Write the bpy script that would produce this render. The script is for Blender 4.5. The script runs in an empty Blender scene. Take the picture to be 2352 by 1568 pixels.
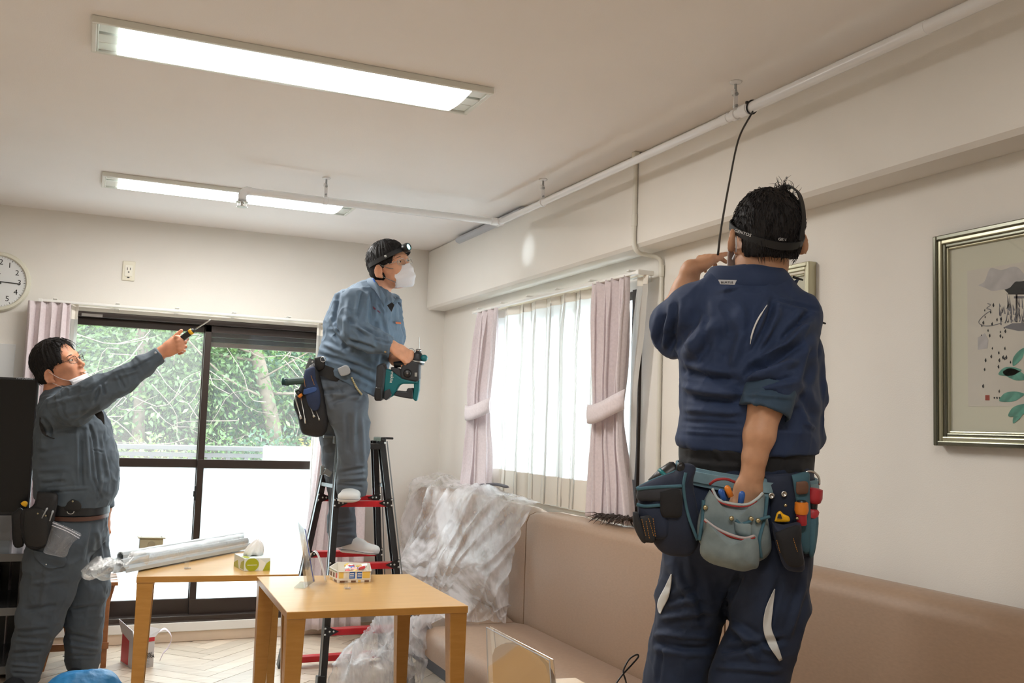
import bpy, bmesh, math, random
import numpy as np
from mathutils import Vector, Matrix, Euler
random.seed(7); np.random.seed(7)
SC = bpy.context.scene
COL = SC.collection
# ------------------------------------------------------------------ camera
W_, H_, F_ = 2352.0, 1568.0, 2235.43
RM = np.array([[0.9153, -0.0650, -0.3975], [-0.4014, -0.0661, -0.9136], [0.0331, 0.9957, -0.0866]])
_u, _s, _v = np.linalg.svd(RM); RM = _u @ _v
CAM = np.array([0.0, 0.0, 1.36])
cd = bpy.data.cameras.new('camera'); cam = bpy.data.objects.new('camera', cd); COL.objects.link(cam)
cd.sensor_width = 36.0; cd.lens = 36.0 * F_ / W_; cd.clip_start = 0.05; cd.clip_end = 200
m4 = Matrix.Identity(4)
for i in range(3):
    for j in range(3): m4[i][j] = RM[i][j]
    m4[i][3] = CAM[i]
cam.matrix_world = m4
SC.camera = cam
cd.dof.use_dof = False
# ------------------------------------------------------------------ world, exposure
SC.view_settings.view_transform = 'Standard'; SC.view_settings.look = 'None'
SC.view_settings.gamma = 1.0; SC.view_settings.exposure = 0.14
try: SC.view_settings.use_curve_mapping = False
except Exception: pass
w = bpy.data.worlds.new('world'); SC.world = w; w.use_nodes = True
bg = w.node_tree.nodes['Background']; bg.inputs[0].default_value = (0.86, 0.95, 1.0, 1); bg.inputs[1].default_value = 11.5
SC.cycles.max_bounces = 10; SC.cycles.diffuse_bounces = 5; SC.cycles.transparent_max_bounces = 24
SC.cycles.sample_clamp_indirect = 6.0
try: SC.cycles.caustics_reflective = False; SC.cycles.caustics_refractive = False
except Exception: pass
def area(name, loc, rot, sx, sy, power, col=(1, 1, 1), portal=False):
    l = bpy.data.lights.new(name, 'AREA'); l.shape = 'RECTANGLE'; l.size = sx; l.size_y = sy
    l.energy = power; l.color = col
    o = bpy.data.objects.new(name, l); COL.objects.link(o); o.location = loc; o.rotation_euler = rot
    if portal: l.cycles.is_portal = True
    return o
# tubes of the two ceiling fittings (just under each diffuser), then added fill lamps
LAMPW = 23.0
LAMPC = (1.0, 0.975, 0.94)
for nm, x, y in (('lamp_near', .594, 3.225), ('lamp_far', .65, 5.26)):
    area(nm, (x, y, 2.505), (0, 0, 0), 1.12, .2, LAMPW, LAMPC)
area('added_fill', (.594, .6, 2.505), (0, 0, 0), 1.12, .2, 17, LAMPC)  # this and the next: unseen lamps added to brighten the room
area('added_fill_left', (-1.6, .6, 2.505), (0, 0, 0), 1.12, .2, 10, LAMPC)
area('portal_patio', (.62, 6.47, 1.05), (math.radians(-90), 0, 0), 1.6, 1.9, 1, portal=True)
# ------------------------------------------------------------------ pixel helpers (pixel + real depth -> world point)
def ray(px, py): return RM @ np.array([px - W_ / 2, -(py - H_ / 2), -F_])
def at(px, py, x=None, y=None, z=None):
    r = ray(px, py)
    if x is not None: s = (x - CAM[0]) / r[0]
    elif y is not None: s = (y - CAM[1]) / r[1]
    else: s = (z - CAM[2]) / r[2]
    return CAM + s * r
def fp(px, py, d): return CAM + ray(px, py) * (d / F_)
def pj(p):
    v = (np.asarray(p, float) - CAM) @ RM
    d = -v[..., 2]
    return np.stack([W_ / 2 + v[..., 0] / d * F_, H_ / 2 - v[..., 1] / d * F_, d], -1)
VD = RM @ np.array([0, 0, -1.0])     # view axis
# ------------------------------------------------------------------ materials
def nm_(m): return m.node_tree.nodes, m.node_tree.links
def mat(name, col, rough=.6, metal=0, spec=.5, var=0, vscale=8, bump=0, bscale=200, bdist=.002, stretch=None, sheen=0, coat=0, trans=0, alpha=1, emit=None, estr=0, sss=0, bdetail=3):
    m = bpy.data.materials.new(name); m.use_nodes = True
    N, L = nm_(m); b = N['Principled BSDF']
    b.inputs['Base Color'].default_value = (*col, 1); b.inputs['Roughness'].default_value = rough
    b.inputs['Metallic'].default_value = metal; b.inputs['Specular IOR Level'].default_value = spec
    if sheen: b.inputs['Sheen Weight'].default_value = sheen; b.inputs['Sheen Roughness'].default_value = .5
    if coat: b.inputs['Coat Weight'].default_value = coat; b.inputs['Coat Roughness'].default_value = .15
    if trans: b.inputs['Transmission Weight'].default_value = trans
    if sss: b.inputs['Subsurface Weight'].default_value = sss; b.inputs['Subsurface Radius'].default_value = (.012, .005, .003)
    b.inputs['Alpha'].default_value = alpha
    if emit: b.inputs['Emission Color'].default_value = (*emit, 1); b.inputs['Emission Strength'].default_value = estr
    tc = N.new('ShaderNodeTexCoord'); mp = N.new('ShaderNodeMapping'); L.new(tc.outputs['Object'], mp.inputs[0])
    if stretch: mp.inputs['Scale'].default_value = stretch
    if var:
        n = N.new('ShaderNodeTexNoise'); n.inputs['Scale'].default_value = vscale; n.inputs['Detail'].default_value = 5
        L.new(mp.outputs[0], n.inputs['Vector'])
        r = N.new('ShaderNodeMapRange'); r.inputs[1].default_value = .3; r.inputs[2].default_value = .7
        r.inputs[3].default_value = 1 - var; r.inputs[4].default_value = 1 + var; L.new(n.outputs[0], r.inputs[0])
        mx = N.new('ShaderNodeVectorMath'); mx.operation = 'SCALE'; mx.inputs[0].default_value = col
        L.new(r.outputs[0], mx.inputs['Scale']); L.new(mx.outputs[0], b.inputs['Base Color'])
    if bump:
        n = N.new('ShaderNodeTexNoise'); n.inputs['Scale'].default_value = bscale; n.inputs['Detail'].default_value = bdetail
        L.new(mp.outputs[0], n.inputs['Vector'])
        bu = N.new('ShaderNodeBump'); bu.inputs['Strength'].default_value = bump; bu.inputs['Distance'].default_value = bdist
        L.new(n.outputs[0], bu.inputs['Height']); L.new(bu.outputs[0], b.inputs['Normal'])
    return m
def film(name, col=(.9, .92, .93), opac=.35, rough=.25, gloss=.25, nscale=6, bump=.6, stretch=None, contrast=.15):
    """clear plastic / glass: partly clear, partly glossy, partly milky"""
    m = bpy.data.materials.new(name); m.use_nodes = True
    N, L = nm_(m); N.remove(N['Principled BSDF']); out = N['Material Output']
    t = N.new('ShaderNodeBsdfTransparent'); t.inputs[0].default_value = (.97, .98, .98, 1)
    g = N.new('ShaderNodeBsdfGlossy'); g.inputs['Roughness'].default_value = rough; g.inputs[0].default_value = (1, 1, 1, 1)
    d = N.new('ShaderNodeBsdfDiffuse'); d.inputs[0].default_value = (*col, 1)
    tr = N.new('ShaderNodeBsdfTranslucent'); tr.inputs[0].default_value = (*col, 1)
    a = N.new('ShaderNodeAddShader'); mx0 = N.new('ShaderNodeMixShader'); mx0.inputs[0].default_value = .4
    L.new(d.outputs[0], mx0.inputs[1]); L.new(tr.outputs[0], mx0.inputs[2])
    mx = N.new('ShaderNodeMixShader'); L.new(t.outputs[0], mx.inputs[1]); L.new(mx0.outputs[0], mx.inputs[2])
    tc = N.new('ShaderNodeTexCoord'); n = N.new('ShaderNodeTexNoise'); n.inputs['Scale'].default_value = nscale; n.inputs['Detail'].default_value = 6
    mp = N.new('ShaderNodeMapping'); mp.inputs['Scale'].default_value = stretch or (1, 1, 1); mp.inputs['Rotation'].default_value = (.6, 0, 0) if stretch else (0, 0, 0)
    L.new(tc.outputs['Object'], mp.inputs[0]); L.new(mp.outputs[0], n.inputs['Vector'])
    r = N.new('ShaderNodeMapRange'); r.inputs[1].default_value = .5 - contrast; r.inputs[2].default_value = .5 + contrast
    r.inputs[3].default_value = opac * (.6 if not stretch else .25); r.inputs[4].default_value = min(opac * (1.4 if not stretch else 1.9), 1); L.new(n.outputs[0], r.inputs[0]); L.new(r.outputs[0], mx.inputs[0])
    lw = N.new('ShaderNodeLayerWeight'); lw.inputs[0].default_value = .35
    ml = N.new('ShaderNodeMath'); ml.operation = 'MULTIPLY_ADD'; ml.inputs[1].default_value = gloss; ml.inputs[2].default_value = gloss * .25; L.new(lw.outputs['Fresnel'], ml.inputs[0])
    m2 = N.new('ShaderNodeMixShader'); L.new(ml.outputs[0], m2.inputs[0]); L.new(mx.outputs[0], m2.inputs[1]); L.new(g.outputs[0], m2.inputs[2])
    if bump:
        n2 = N.new('ShaderNodeTexNoise'); n2.inputs['Scale'].default_value = nscale * 6; n2.inputs['Detail'].default_value = 4; n2.inputs['Distortion'].default_value = 1.5
        L.new(tc.outputs['Object'], n2.inputs['Vector'])
        bu = N.new('ShaderNodeBump'); bu.inputs['Strength'].default_value = bump; bu.inputs['Distance'].default_value = .01
        L.new(n2.outputs[0], bu.inputs['Height']); L.new(bu.outputs[0], g.inputs['Normal']); L.new(bu.outputs[0], d.inputs['Normal'])
    L.new(m2.outputs[0], out.inputs[0])
    return m
def wood(name, c1, c2, rough=.4, scale=3, stretch=(1, 12, 12), coat=.0):
    m = bpy.data.materials.new(name); m.use_nodes = True
    N, L = nm_(m); b = N['Principled BSDF']; b.inputs['Roughness'].default_value = rough
    if coat: b.inputs['Coat Weight'].default_value = coat; b.inputs['Coat Roughness'].default_value = .2
    tc = N.new('ShaderNodeTexCoord'); mp = N.new('ShaderNodeMapping'); mp.inputs['Scale'].default_value = stretch
    L.new(tc.outputs['Object'], mp.inputs[0])
    n = N.new('ShaderNodeTexNoise'); n.inputs['Scale'].default_value = scale; n.inputs['Detail'].default_value = 8; n.inputs['Roughness'].default_value = .65
    L.new(mp.outputs[0], n.inputs['Vector'])
    cr = N.new('ShaderNodeValToRGB'); cr.color_ramp.elements[0].position = .3; cr.color_ramp.elements[1].position = .7
    cr.color_ramp.elements[0].color = (*c1, 1); cr.color_ramp.elements[1].color = (*c2, 1)
    L.new(n.outputs[0], cr.inputs[0]); L.new(cr.outputs[0], b.inputs['Base Color'])
    bu = N.new('ShaderNodeBump'); bu.inputs['Strength'].default_value = .08; bu.inputs['Distance'].default_value = .001
    L.new(n.outputs[0], bu.inputs['Height']); L.new(bu.outputs[0], b.inputs['Normal'])
    return m
# ------------------------------------------------------------------ mesh builder
class MB:
    def __init__(s): s.v = []; s.f = []; s.n = 0
    def add(s, v, f):
        v = np.asarray(v, float).reshape(-1, 3); s.v.append(v); s.f += [tuple(int(i) + s.n for i in q) for q in f]; s.n += len(v); return s
    def box(s, c, size, R=None, taper=None):
        hx, hy, hz = [q / 2 for q in size]
        v = np.array([[x * hx, y * hy, z * hz] for z in (-1, 1) for y in (-1, 1) for x in (-1, 1)], float)
        if taper: v[4:, :2] *= taper
        if R is not None: v = v @ np.asarray(R, float).T
        return s.add(v + np.asarray(c, float), [(0, 2, 3, 1), (4, 5, 7, 6), (0, 1, 5, 4), (2, 6, 7, 3), (0, 4, 6, 2), (1, 3, 7, 5)])
    def bb(s, x0, x1, y0, y1, z0, z1): return s.box(((x0 + x1) / 2, (y0 + y1) / 2, (z0 + z1) / 2), (abs(x1 - x0), abs(y1 - y0), abs(z1 - z0)))
    def bar(s, a, b, w, h, up=(0, 0, 1)):
        a = np.asarray(a, float); b = np.asarray(b, float); t = b - a; l = np.linalg.norm(t); t /= l
        u = np.cross(np.asarray(up, float), t); u /= np.linalg.norm(u); v = np.cross(t, u)
        return s.box((a + b) / 2, (w, h, l), np.stack([u, v, t], 1))
    def loft(s, rings, cap=True, closed=True):
        n = len(rings[0]); V = np.concatenate(rings); F = []
        for i in range(len(rings) - 1):
            for j in range(n if closed else n - 1):
                k = (j + 1) % n; F.append((i * n + j, i * n + k, (i + 1) * n + k, (i + 1) * n + j))
        if cap: F.append(tuple(range(n))[::-1]); F.append(tuple((len(rings) - 1) * n + j for j in range(n)))
        return s.add(V, F)
    def tube(s, pts, r, n=10, cap=True, flat=None, up=None):
        pts = [np.asarray(p, float) for p in pts]; rr = r if hasattr(r, '__len__') else [r] * len(pts)
        T = []
        for i in range(len(pts)):
            t = pts[min(i + 1, len(pts) - 1)] - pts[max(i - 1, 0)]; T.append(t / (np.linalg.norm(t) + 1e-12))
        u = np.cross(T[0], up if up is not None else ((0, 0, 1) if abs(T[0][2]) < .9 else (1, 0, 0))); u = u / np.linalg.norm(u)
        rings = []
        for p, t, q in zip(pts, T, rr):
            if up is not None: u = np.cross(t, up)
            u = u - t * (u @ t); u /= np.linalg.norm(u); v = np.cross(t, u)
            a = np.linspace(0, 2 * math.pi, n, endpoint=False)
            rings.append(p + np.outer(np.cos(a) * q, u) + np.outer(np.sin(a) * q * (flat or 1), v))
        return s.loft(rings, cap)
    def lathe(s, c, axis, prof, n=24, cap=True):
        """prof: (distance along axis, radius)"""
        c = np.asarray(c, float); t = np.asarray(axis, float); t = t / np.linalg.norm(t)
        u = np.cross(t, (0, 0, 1) if abs(t[2]) < .9 else (1, 0, 0)); u /= np.linalg.norm(u); v = np.cross(t, u)
        a = np.linspace(0, 2 * math.pi, n, endpoint=False)
        return s.loft([c + t * h + np.outer(np.cos(a) * max(r, 1e-5), u) + np.outer(np.sin(a) * max(r, 1e-5), v) for h, r in prof], cap)
    def poly(s, pts, thick, nrm):
        """flat outline with thickness along nrm"""
        p = np.asarray(pts, float); q = p + np.asarray(nrm, float) * thick; n = len(p)
        return s.add(np.concatenate([p, q]), [tuple(range(n))[::-1], tuple(range(n, 2 * n))] + [(i, (i + 1) % n, n + (i + 1) % n, n + i) for i in range(n)])
    def grid(s, P):
        """P: (nu,nv,3) surface"""
        nu, nv = P.shape[:2]
        return s.add(P.reshape(-1, 3), [(i * nv + j, i * nv + j + 1, (i + 1) * nv + j + 1, (i + 1) * nv + j) for i in range(nu - 1) for j in range(nv - 1)])
    def ell(s, c, r, R=None, n=16, m=10):
        th = np.linspace(0, math.pi, m + 1)[1:-1]; a = np.linspace(0, 2 * math.pi, n, endpoint=False)
        R = np.eye(3) if R is None else np.asarray(R, float)
        V = [np.array([0, 0, 1.0])] + [np.array([math.sin(t) * math.cos(b), math.sin(t) * math.sin(b), math.cos(t)]) for t in th for b in a] + [np.array([0, 0, -1.0])]
        V = (np.array(V) * np.asarray(r, float)) @ R.T + np.asarray(c, float); F = []
        for j in range(n): F.append((0, 1 + j, 1 + (j + 1) % n))
        for i in range(m - 2):
            for j in range(n):
                k = (j + 1) % n; F.append((1 + i * n + j, 1 + (i + 1) * n + j, 1 + (i + 1) * n + k, 1 + i * n + k))
        b0 = 1 + (m - 2) * n
        for j in range(n): F.append((b0 + j, len(V) - 1, b0 + (j + 1) % n))
        return s.add(V, F)
    def build(s, name, material, parent=None, bevel=0, smooth=False, solid=0, angle=None, seg=2):
        V = np.concatenate(s.v); return mesh_obj(name, V, s.f, material, parent, bevel, smooth, solid, angle, seg)
WLOC = {}
def mesh_obj(name, V, F, material, parent=None, bevel=0, smooth=False, solid=0, angle=None, seg=2):
    V = np.asarray(V, float); lo = V.min(0); hi = V.max(0); c = (lo + hi) / 2
    if parent is None: c[2] = lo[2]
    me = bpy.data.meshes.new(name)
    me.from_pydata((V - c).tolist(), [], F) if not isinstance(F, np.ndarray) else fast_mesh(me, V - c, F)
    me.update()
    o = bpy.data.objects.new(name, me); COL.objects.link(o)
    if material is not None:
        for mm in (material if isinstance(material, (list, tuple)) else [material]): me.materials.append(mm)
    if smooth or angle:
        me.polygons.foreach_set('use_smooth', [True] * len(me.polygons))
        if angle: me.set_sharp_from_angle(angle=math.radians(angle))
    if parent is not None: o.parent = parent; o.location = c - WLOC[parent.name]
    else: o.location = c
    WLOC[o.name] = c
    if bevel:
        b = o.modifiers.new('bevel', 'BEVEL'); b.width = bevel; b.segments = seg; b.limit_method = 'ANGLE'; b.angle_limit = math.radians(40)
    if solid:
        b = o.modifiers.new('solid', 'SOLIDIFY'); b.thickness = solid; b.offset = 0
    return o
def fast_mesh(me, V, F):
    k = F.shape[1]
    me.vertices.add(len(V)); me.vertices.foreach_set('co', np.ascontiguousarray(V, dtype=np.float32).ravel())
    me.loops.add(F.size); me.loops.foreach_set('vertex_index', F.astype(np.int32).ravel())
    me.polygons.add(len(F)); me.polygons.foreach_set('loop_start', np.arange(0, F.size, k, dtype=np.int32))
    me.update(calc_edges=True); me.validate()
def thing(name, loc, label, cat, group=None):
    o = bpy.data.objects.new(name, None); COL.objects.link(o); o.location = tuple(loc); o.empty_display_size = .05
    WLOC[o.name] = np.array(loc, float); tag(o, label, cat, group); return o
def tag(o, label=None, cat=None, group=None, kind=None):
    if label: o['label'] = label
    if cat: o['category'] = cat
    if group: o['group'] = group
    if kind: o['kind'] = kind
    return o
def struct(o): o['kind'] = 'structure'; return o
def crom(P, n):
    """Catmull-Rom resample of rows of P to n rows"""
    P = np.asarray(P, float); m = len(P); Q = np.vstack([2 * P[0] - P[1], P, 2 * P[-1] - P[-2]]); out = []
    for t in np.linspace(0, m - 1, n):
        i = min(int(t), m - 2); u = t - i; a, b, c, d = Q[i], Q[i + 1], Q[i + 2], Q[i + 3]
        out.append(.5 * ((2 * b) + (c - a) * u + (2 * a - 5 * b + 4 * c - d) * u * u + (3 * b - a - 3 * c + d) * u ** 3))
    return np.array(out)
def rz(a): a = math.radians(a); return np.array([[math.cos(a), -math.sin(a), 0], [math.sin(a), math.cos(a), 0], [0, 0, 1.0]])
_perm = np.random.RandomState(3).rand(64, 64, 64).astype(np.float32)
def vnoise(P, s):
    """smooth value noise in [-1,1], vectorised"""
    p = np.asarray(P) * s; i = np.floor(p).astype(int); f = p - i; f = f * f * (3 - 2 * f); r = 0
    for dx in (0, 1):
        for dy in (0, 1):
            for dz in (0, 1):
                w = (f[:, 0] if dx else 1 - f[:, 0]) * (f[:, 1] if dy else 1 - f[:, 1]) * (f[:, 2] if dz else 1 - f[:, 2])
                r = r + w * _perm[(i[:, 0] + dx) & 63, (i[:, 1] + dy) & 63, (i[:, 2] + dz) & 63]
    return r * 2 - 1
def text(name, body, size, R, loc, material, parent=None, ext=.0004, sx=1.0):
    """lettering as real thin geometry: R columns = text right, text up, facing"""
    cu = bpy.data.curves.new(name, 'FONT'); cu.body = body; cu.size = size; cu.extrude = ext; cu.align_x = 'CENTER'; cu.align_y = 'CENTER'; cu.resolution_u = 3
    o = bpy.data.objects.new(name, cu); COL.objects.link(o); dg = bpy.context.evaluated_depsgraph_get(); dg.update()
    me = bpy.data.meshes.new_from_object(o.evaluated_get(dg)); bpy.data.objects.remove(o)
    V = np.array([v.co[:] for v in me.vertices]); F = [tuple(p.vertices) for p in me.polygons]; bpy.data.meshes.remove(me)
    V[:, 0] *= sx
    return mesh_obj(name, V @ np.asarray(R, float).T + np.asarray(loc, float), F, material, parent)
# ------------------------------------------------------------------ distance-field modelling (bodies and clothing)
class SDF:
    def __init__(s, lo, hi, h):
        s.lo = np.array(lo, float); s.h = h; s.n = np.ceil((np.array(hi) - s.lo) / h).astype(int) + 1
        s.D = np.full(s.n, .12, np.float32)
    def _sl(s, lo, hi):
        a = np.clip(np.floor((lo - s.lo) / s.h).astype(int), 0, s.n); b = np.clip(np.ceil((hi - s.lo) / s.h).astype(int) + 1, 0, s.n)
        if np.any(b - a < 1): return None, None
        g = [(s.lo[k] + s.h * np.arange(a[k], b[k])).astype(np.float32) for k in range(3)]
        return tuple(slice(a[k], b[k]) for k in range(3)), (g[0][:, None, None], g[1][None, :, None], g[2][None, None, :])
    def _put(s, sl, d, k, op):
        D = s.D[sl]; d = d.astype(np.float32)
        if op == 'add':
            if k: h = np.clip(.5 + .5 * (D - d) / k, 0, 1); s.D[sl] = D * (1 - h) + d * h - k * h * (1 - h)
            else: s.D[sl] = np.minimum(D, d)
        else:
            d = -d
            if k: h = np.clip(.5 - .5 * (D - d) / k, 0, 1); s.D[sl] = D * (1 - h) + d * h + k * h * (1 - h)
            else: s.D[sl] = np.maximum(D, d)
    def cone(s, A, B, ra, rb, k=.015, u=None, clip=(None, None), op='add', e=2.0):
        """tapered capsule from A to B; ra, rb = (radius along u, radius across)"""
        A = np.asarray(A, float); B = np.asarray(B, float); ra = np.array(ra if hasattr(ra, '__len__') else (ra, ra), float); rb = np.array(rb if hasattr(rb, '__len__') else (rb, rb), float)
        t = B - A; L = np.linalg.norm(t) + 1e-9; t = t / L
        if u is None: u = np.cross(t, VD)
        u = np.asarray(u, float); u = u - t * (u @ t); u /= np.linalg.norm(u) + 1e-12; w = np.cross(t, u)
        M = max(ra.max(), rb.max()) + max(k, .0) + .03
        sl, g = s._sl(np.minimum(A, B) - M, np.maximum(A, B) + M)
        if sl is None: return
        x, y, z = g[0] - A[0], g[1] - A[1], g[2] - A[2]
        pt = x * t[0] + y * t[1] + z * t[2]; pu = x * u[0] + y * u[1] + z * u[2]; pw = x * w[0] + y * w[1] + z * w[2]
        q = np.clip(pt / L, 0, 1); ex = pt - q * L
        ru = ra[0] + (rb[0] - ra[0]) * q; rw = ra[1] + (rb[1] - ra[1]) * q; rt = (ru + rw) * .5 if e == 2.0 else np.minimum(ru, rw)
        a, b, c = pu / ru, pw / rw, ex / rt
        if e == 2.0: k0 = np.sqrt(a * a + b * b + c * c) + 1e-6
        else: k0 = (np.abs(a) ** e + np.abs(b) ** e + np.abs(c) ** e) ** (1 / e) + 1e-6
        k1 = np.sqrt((a / ru) ** 2 + (b / rw) ** 2 + (c / rt) ** 2) + 1e-6
        d = k0 * (k0 - 1) / k1 if e == 2.0 else (k0 - 1) * np.minimum(ru, rw)
        if clip[0] is not None: d = np.maximum(d, -(pt + clip[0]))
        if clip[1] is not None: d = np.maximum(d, pt - L - clip[1])
        s._put(sl, d, k, op)
    def ell(s, c, r, R=None, k=.01, op='add'):
        c = np.asarray(c, float); R = np.eye(3) if R is None else np.asarray(R, float); r = np.array(r, float)
        M = r.max() + k + .02; sl, g = s._sl(c - M, c + M)
        if sl is None: return
        x, y, z = g[0] - c[0], g[1] - c[1], g[2] - c[2]; q = [x * R[0, j] + y * R[1, j] + z * R[2, j] for j in range(3)]
        a = [q[j] / r[j] for j in range(3)]
        k0 = np.sqrt(sum(i * i for i in a)) + 1e-6; k1 = np.sqrt(sum((a[j] / r[j]) ** 2 for j in range(3))) + 1e-6
        s._put(sl, k0 * (k0 - 1) / k1, k, op)
    def chain(s, secs, k=.02, clip0=None, clip1=None, op='add', e=2.0):
        """secs: list of (point, r_u, r_w)"""
        for i in range(len(secs) - 1):
            a, b = secs[i], secs[i + 1]
            s.cone(a[0], b[0], (a[1], a[2]), (b[1], b[2]), k, clip=(clip0 if i == 0 else None, clip1 if i == len(secs) - 2 else None), op=op, e=e)
    def plane(s, p, n):
        """keep the side the normal points away from"""
        g = [(s.lo[k] + s.h * np.arange(s.n[k])).astype(np.float32) for k in range(3)]
        d = (g[0] - p[0])[:, None, None] * n[0] + (g[1] - p[1])[None, :, None] * n[1] + (g[2] - p[2])[None, None, :] * n[2]
        s.D = np.maximum(s.D, d.astype(np.float32))
    def like(s):
        q = SDF.__new__(SDF); q.lo, q.h, q.n = s.lo, s.h, s.n; q.D = np.full(s.n, .12, np.float32); return q
    def union(s, Q, k):
        h = np.clip(.5 + .5 * (s.D - Q.D) / k, 0, 1); s.D = s.D * (1 - h) + Q.D * h - k * h * (1 - h)
    def mesh(s):
        D = s.D; D[0] = D[-1] = .1; D[:, 0] = D[:, -1] = .1; D[:, :, 0] = D[:, :, -1] = .1
        ins = D < 0; n = D.shape
        c = np.zeros((n[0] - 1, n[1] - 1, n[2] - 1), np.int8)
        for i in (0, 1):
            for j in (0, 1):
                for k in (0, 1): c += ins[i:n[0] - 1 + i, j:n[1] - 1 + j, k:n[2] - 1 + k]
        cell = np.argwhere((c > 0) & (c < 8)); idx = np.full(c.shape, -1, np.int64); idx[tuple(cell.T)] = np.arange(len(cell))
        acc = np.zeros((len(cell), 3)); cnt = np.zeros(len(cell))
        cor = [(0, 0, 0), (1, 0, 0), (0, 1, 0), (1, 1, 0), (0, 0, 1), (1, 0, 1), (0, 1, 1), (1, 1, 1)]
        val = {q: D[cell[:, 0] + q[0], cell[:, 1] + q[1], cell[:, 2] + q[2]].astype(float) for q in cor}
        for a in cor:
            for ax in range(3):
                if a[ax] == 0:
                    b = list(a); b[ax] = 1; b = tuple(b); va, vb = val[a], val[b]; m = (va < 0) != (vb < 0)
                    t = np.where(m, va / np.where(m, va - vb, 1), 0); P = np.tile(np.array(a, float), (len(cell), 1)); P[:, ax] += t
                    acc += P * m[:, None]; cnt += m
        V = (cell + acc / cnt[:, None]) * s.h + s.lo
        F = []
        for ax in range(3):
            o1, o2 = [(1, 2), (2, 0), (0, 1)][ax]
            A = np.moveaxis(ins, ax, 0); df = A[:-1] != A[1:]; e = np.argwhere(df)
            E_ = np.zeros_like(e); od = [ax] + [q for q in range(3) if q != ax]
            for q in range(3): E_[:, od[q]] = e[:, q]
            ok = (E_[:, o1] > 0) & (E_[:, o2] > 0); E_ = E_[ok]; fl = ins[tuple(E_.T)]
            def g(d1, d2):
                Q = E_.copy(); Q[:, o1] += d1; Q[:, o2] += d2; return idx[tuple(Q.T)]
            q = np.stack([g(-1, -1), g(0, -1), g(0, 0), g(-1, 0)], 1); q[~fl] = q[~fl][:, ::-1]
            F.append(q)
        F = np.concatenate(F); F = F[(F >= 0).all(1)]
        return V, F
def vnormals(V, F):
    a = np.cross(V[F[:, 2]] - V[F[:, 0]], V[F[:, 3]] - V[F[:, 1]]); N = np.zeros_like(V)
    for j in range(4): np.add.at(N, F[:, j], a)
    return N / (np.linalg.norm(N, axis=1)[:, None] + 1e-12)
def relax(V, F, it=1, lam=.5):
    for _ in range(it):
        S = np.zeros_like(V); C = np.zeros(len(V))
        for j in range(4):
            k = (j + 1) % 4; np.add.at(S, F[:, j], V[F[:, k]]); np.add.at(C, F[:, j], 1); np.add.at(S, F[:, k], V[F[:, j]]); np.add.at(C, F[:, k], 1)
        V = V * (1 - lam) + S / C[:, None] * lam
    return V
def folds(V, N, strokes, side=1):
    """sculpt cloth folds on the side that faces the viewer's half of the room: strokes of (x0,y0,x1,y1,width px,depth m) [+ ridge / - groove]"""
    q = pj(V); face = np.clip(-(N @ VD) * 2.5, 0, 1) if side else 1; off = np.zeros(len(V))
    for st in strokes:
        x0, y0, x1, y1, w, dp = st[:6]; bow = st[6] if len(st) > 6 else 0
        dx, dy = x1 - x0, y1 - y0; L = math.hypot(dx, dy); t = ((q[:, 0] - x0) * dx + (q[:, 1] - y0) * dy) / L / L
        c = ((q[:, 0] - x0) * -dy + (q[:, 1] - y0) * dx) / L - bow * 4 * t * (1 - t)
        end = np.clip(np.minimum((t + .12) / .3, (1.12 - t) / .3), 0, 1); end = end * end * (3 - 2 * end)
        prof = np.exp(-(c / w) ** 2) - .45 * np.exp(-((c - 1.7 * w) / w) ** 2) - .45 * np.exp(-((c + 1.7 * w) / w) ** 2)
        off += dp * prof * end
    return V + N * (off * face)[:, None]
# ================================================================== THE ROOM
YB, XR, XBEAM, ZC = 6.29, 2.225, 2.09, 2.54
m_wall = mat('wallpaper', (.81, .78, .725), rough=.85, bump=.25, bscale=260, bdist=.0015, var=.015, vscale=3)
m_ceil = mat('ceiling_paper', (.92, .89, .87), rough=.9, bump=.3, bscale=220, bdist=.0015, var=.01, vscale=3)
m_trim = mat('sill_white', (.80, .78, .74), rough=.5)
m_base = mat('baseboard_beige', (.66, .53, .40), rough=.5, var=.04)
m_brown = mat('brown_aluminium', (.045, .032, .026), rough=.35, metal=.3, spec=.5)
m_white = mat('white_plastic', (.82, .81, .77), rough=.35)
m_offw = mat('ivory_plastic', (.74, .70, .56), rough=.35)
m_grey = mat('grey_plastic', (.36, .38, .40), rough=.4)
m_black = mat('black_plastic', (.012, .012, .013), rough=.35)
m_dark = mat('dark_ink', (.02, .02, .02), rough=.6)
m_metal = mat('bright_metal', (.62, .62, .6), rough=.28, metal=1)
m_pipe = mat('painted_pipe', (.84, .85, .865), rough=.22, coat=.3)
WX0, WX1, WZ0, WZ1 = -.15, 1.50, .117, 1.957
b = MB(); T = .16
b.bb(-2.76, WX0, YB, YB + T, -.1, 2.6); b.bb(WX1, XR + .16, YB, YB + T, -.1, 2.6)
b.bb(WX0, WX1, YB, YB + T, WZ1, 2.6); b.bb(WX0, WX1, YB, YB + T, -.1, WZ0)
struct(b.build('wall_back', m_wall))
SY0, SY1, SZ0, SZ1 = 3.72, 5.36, .985, 1.985
b = MB(); b.bb(XR, XR + T, -2.7, SY0, -.1, 2.6); b.bb(XR, XR + T, SY1, YB + .0, -.1, 2.6); b.bb(XR, XR + T, SY0, SY1, SZ1, 2.6); b.bb(XR, XR + T, SY0, SY1, -.1, SZ0)
struct(b.build('wall_right', m_wall))
struct(MB().bb(-2.76, -2.6, -2.7, YB, -.1, 2.6).build('wall_left', m_wall))
struct(MB().bb(-2.76, XR + .16, -2.86, -2.7, -.1, 2.6).build('wall_rear', m_wall))
struct(MB().bb(-2.76, XR + .16, -2.86, YB + .16, ZC, ZC + .12).build('ceiling', m_ceil))
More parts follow.
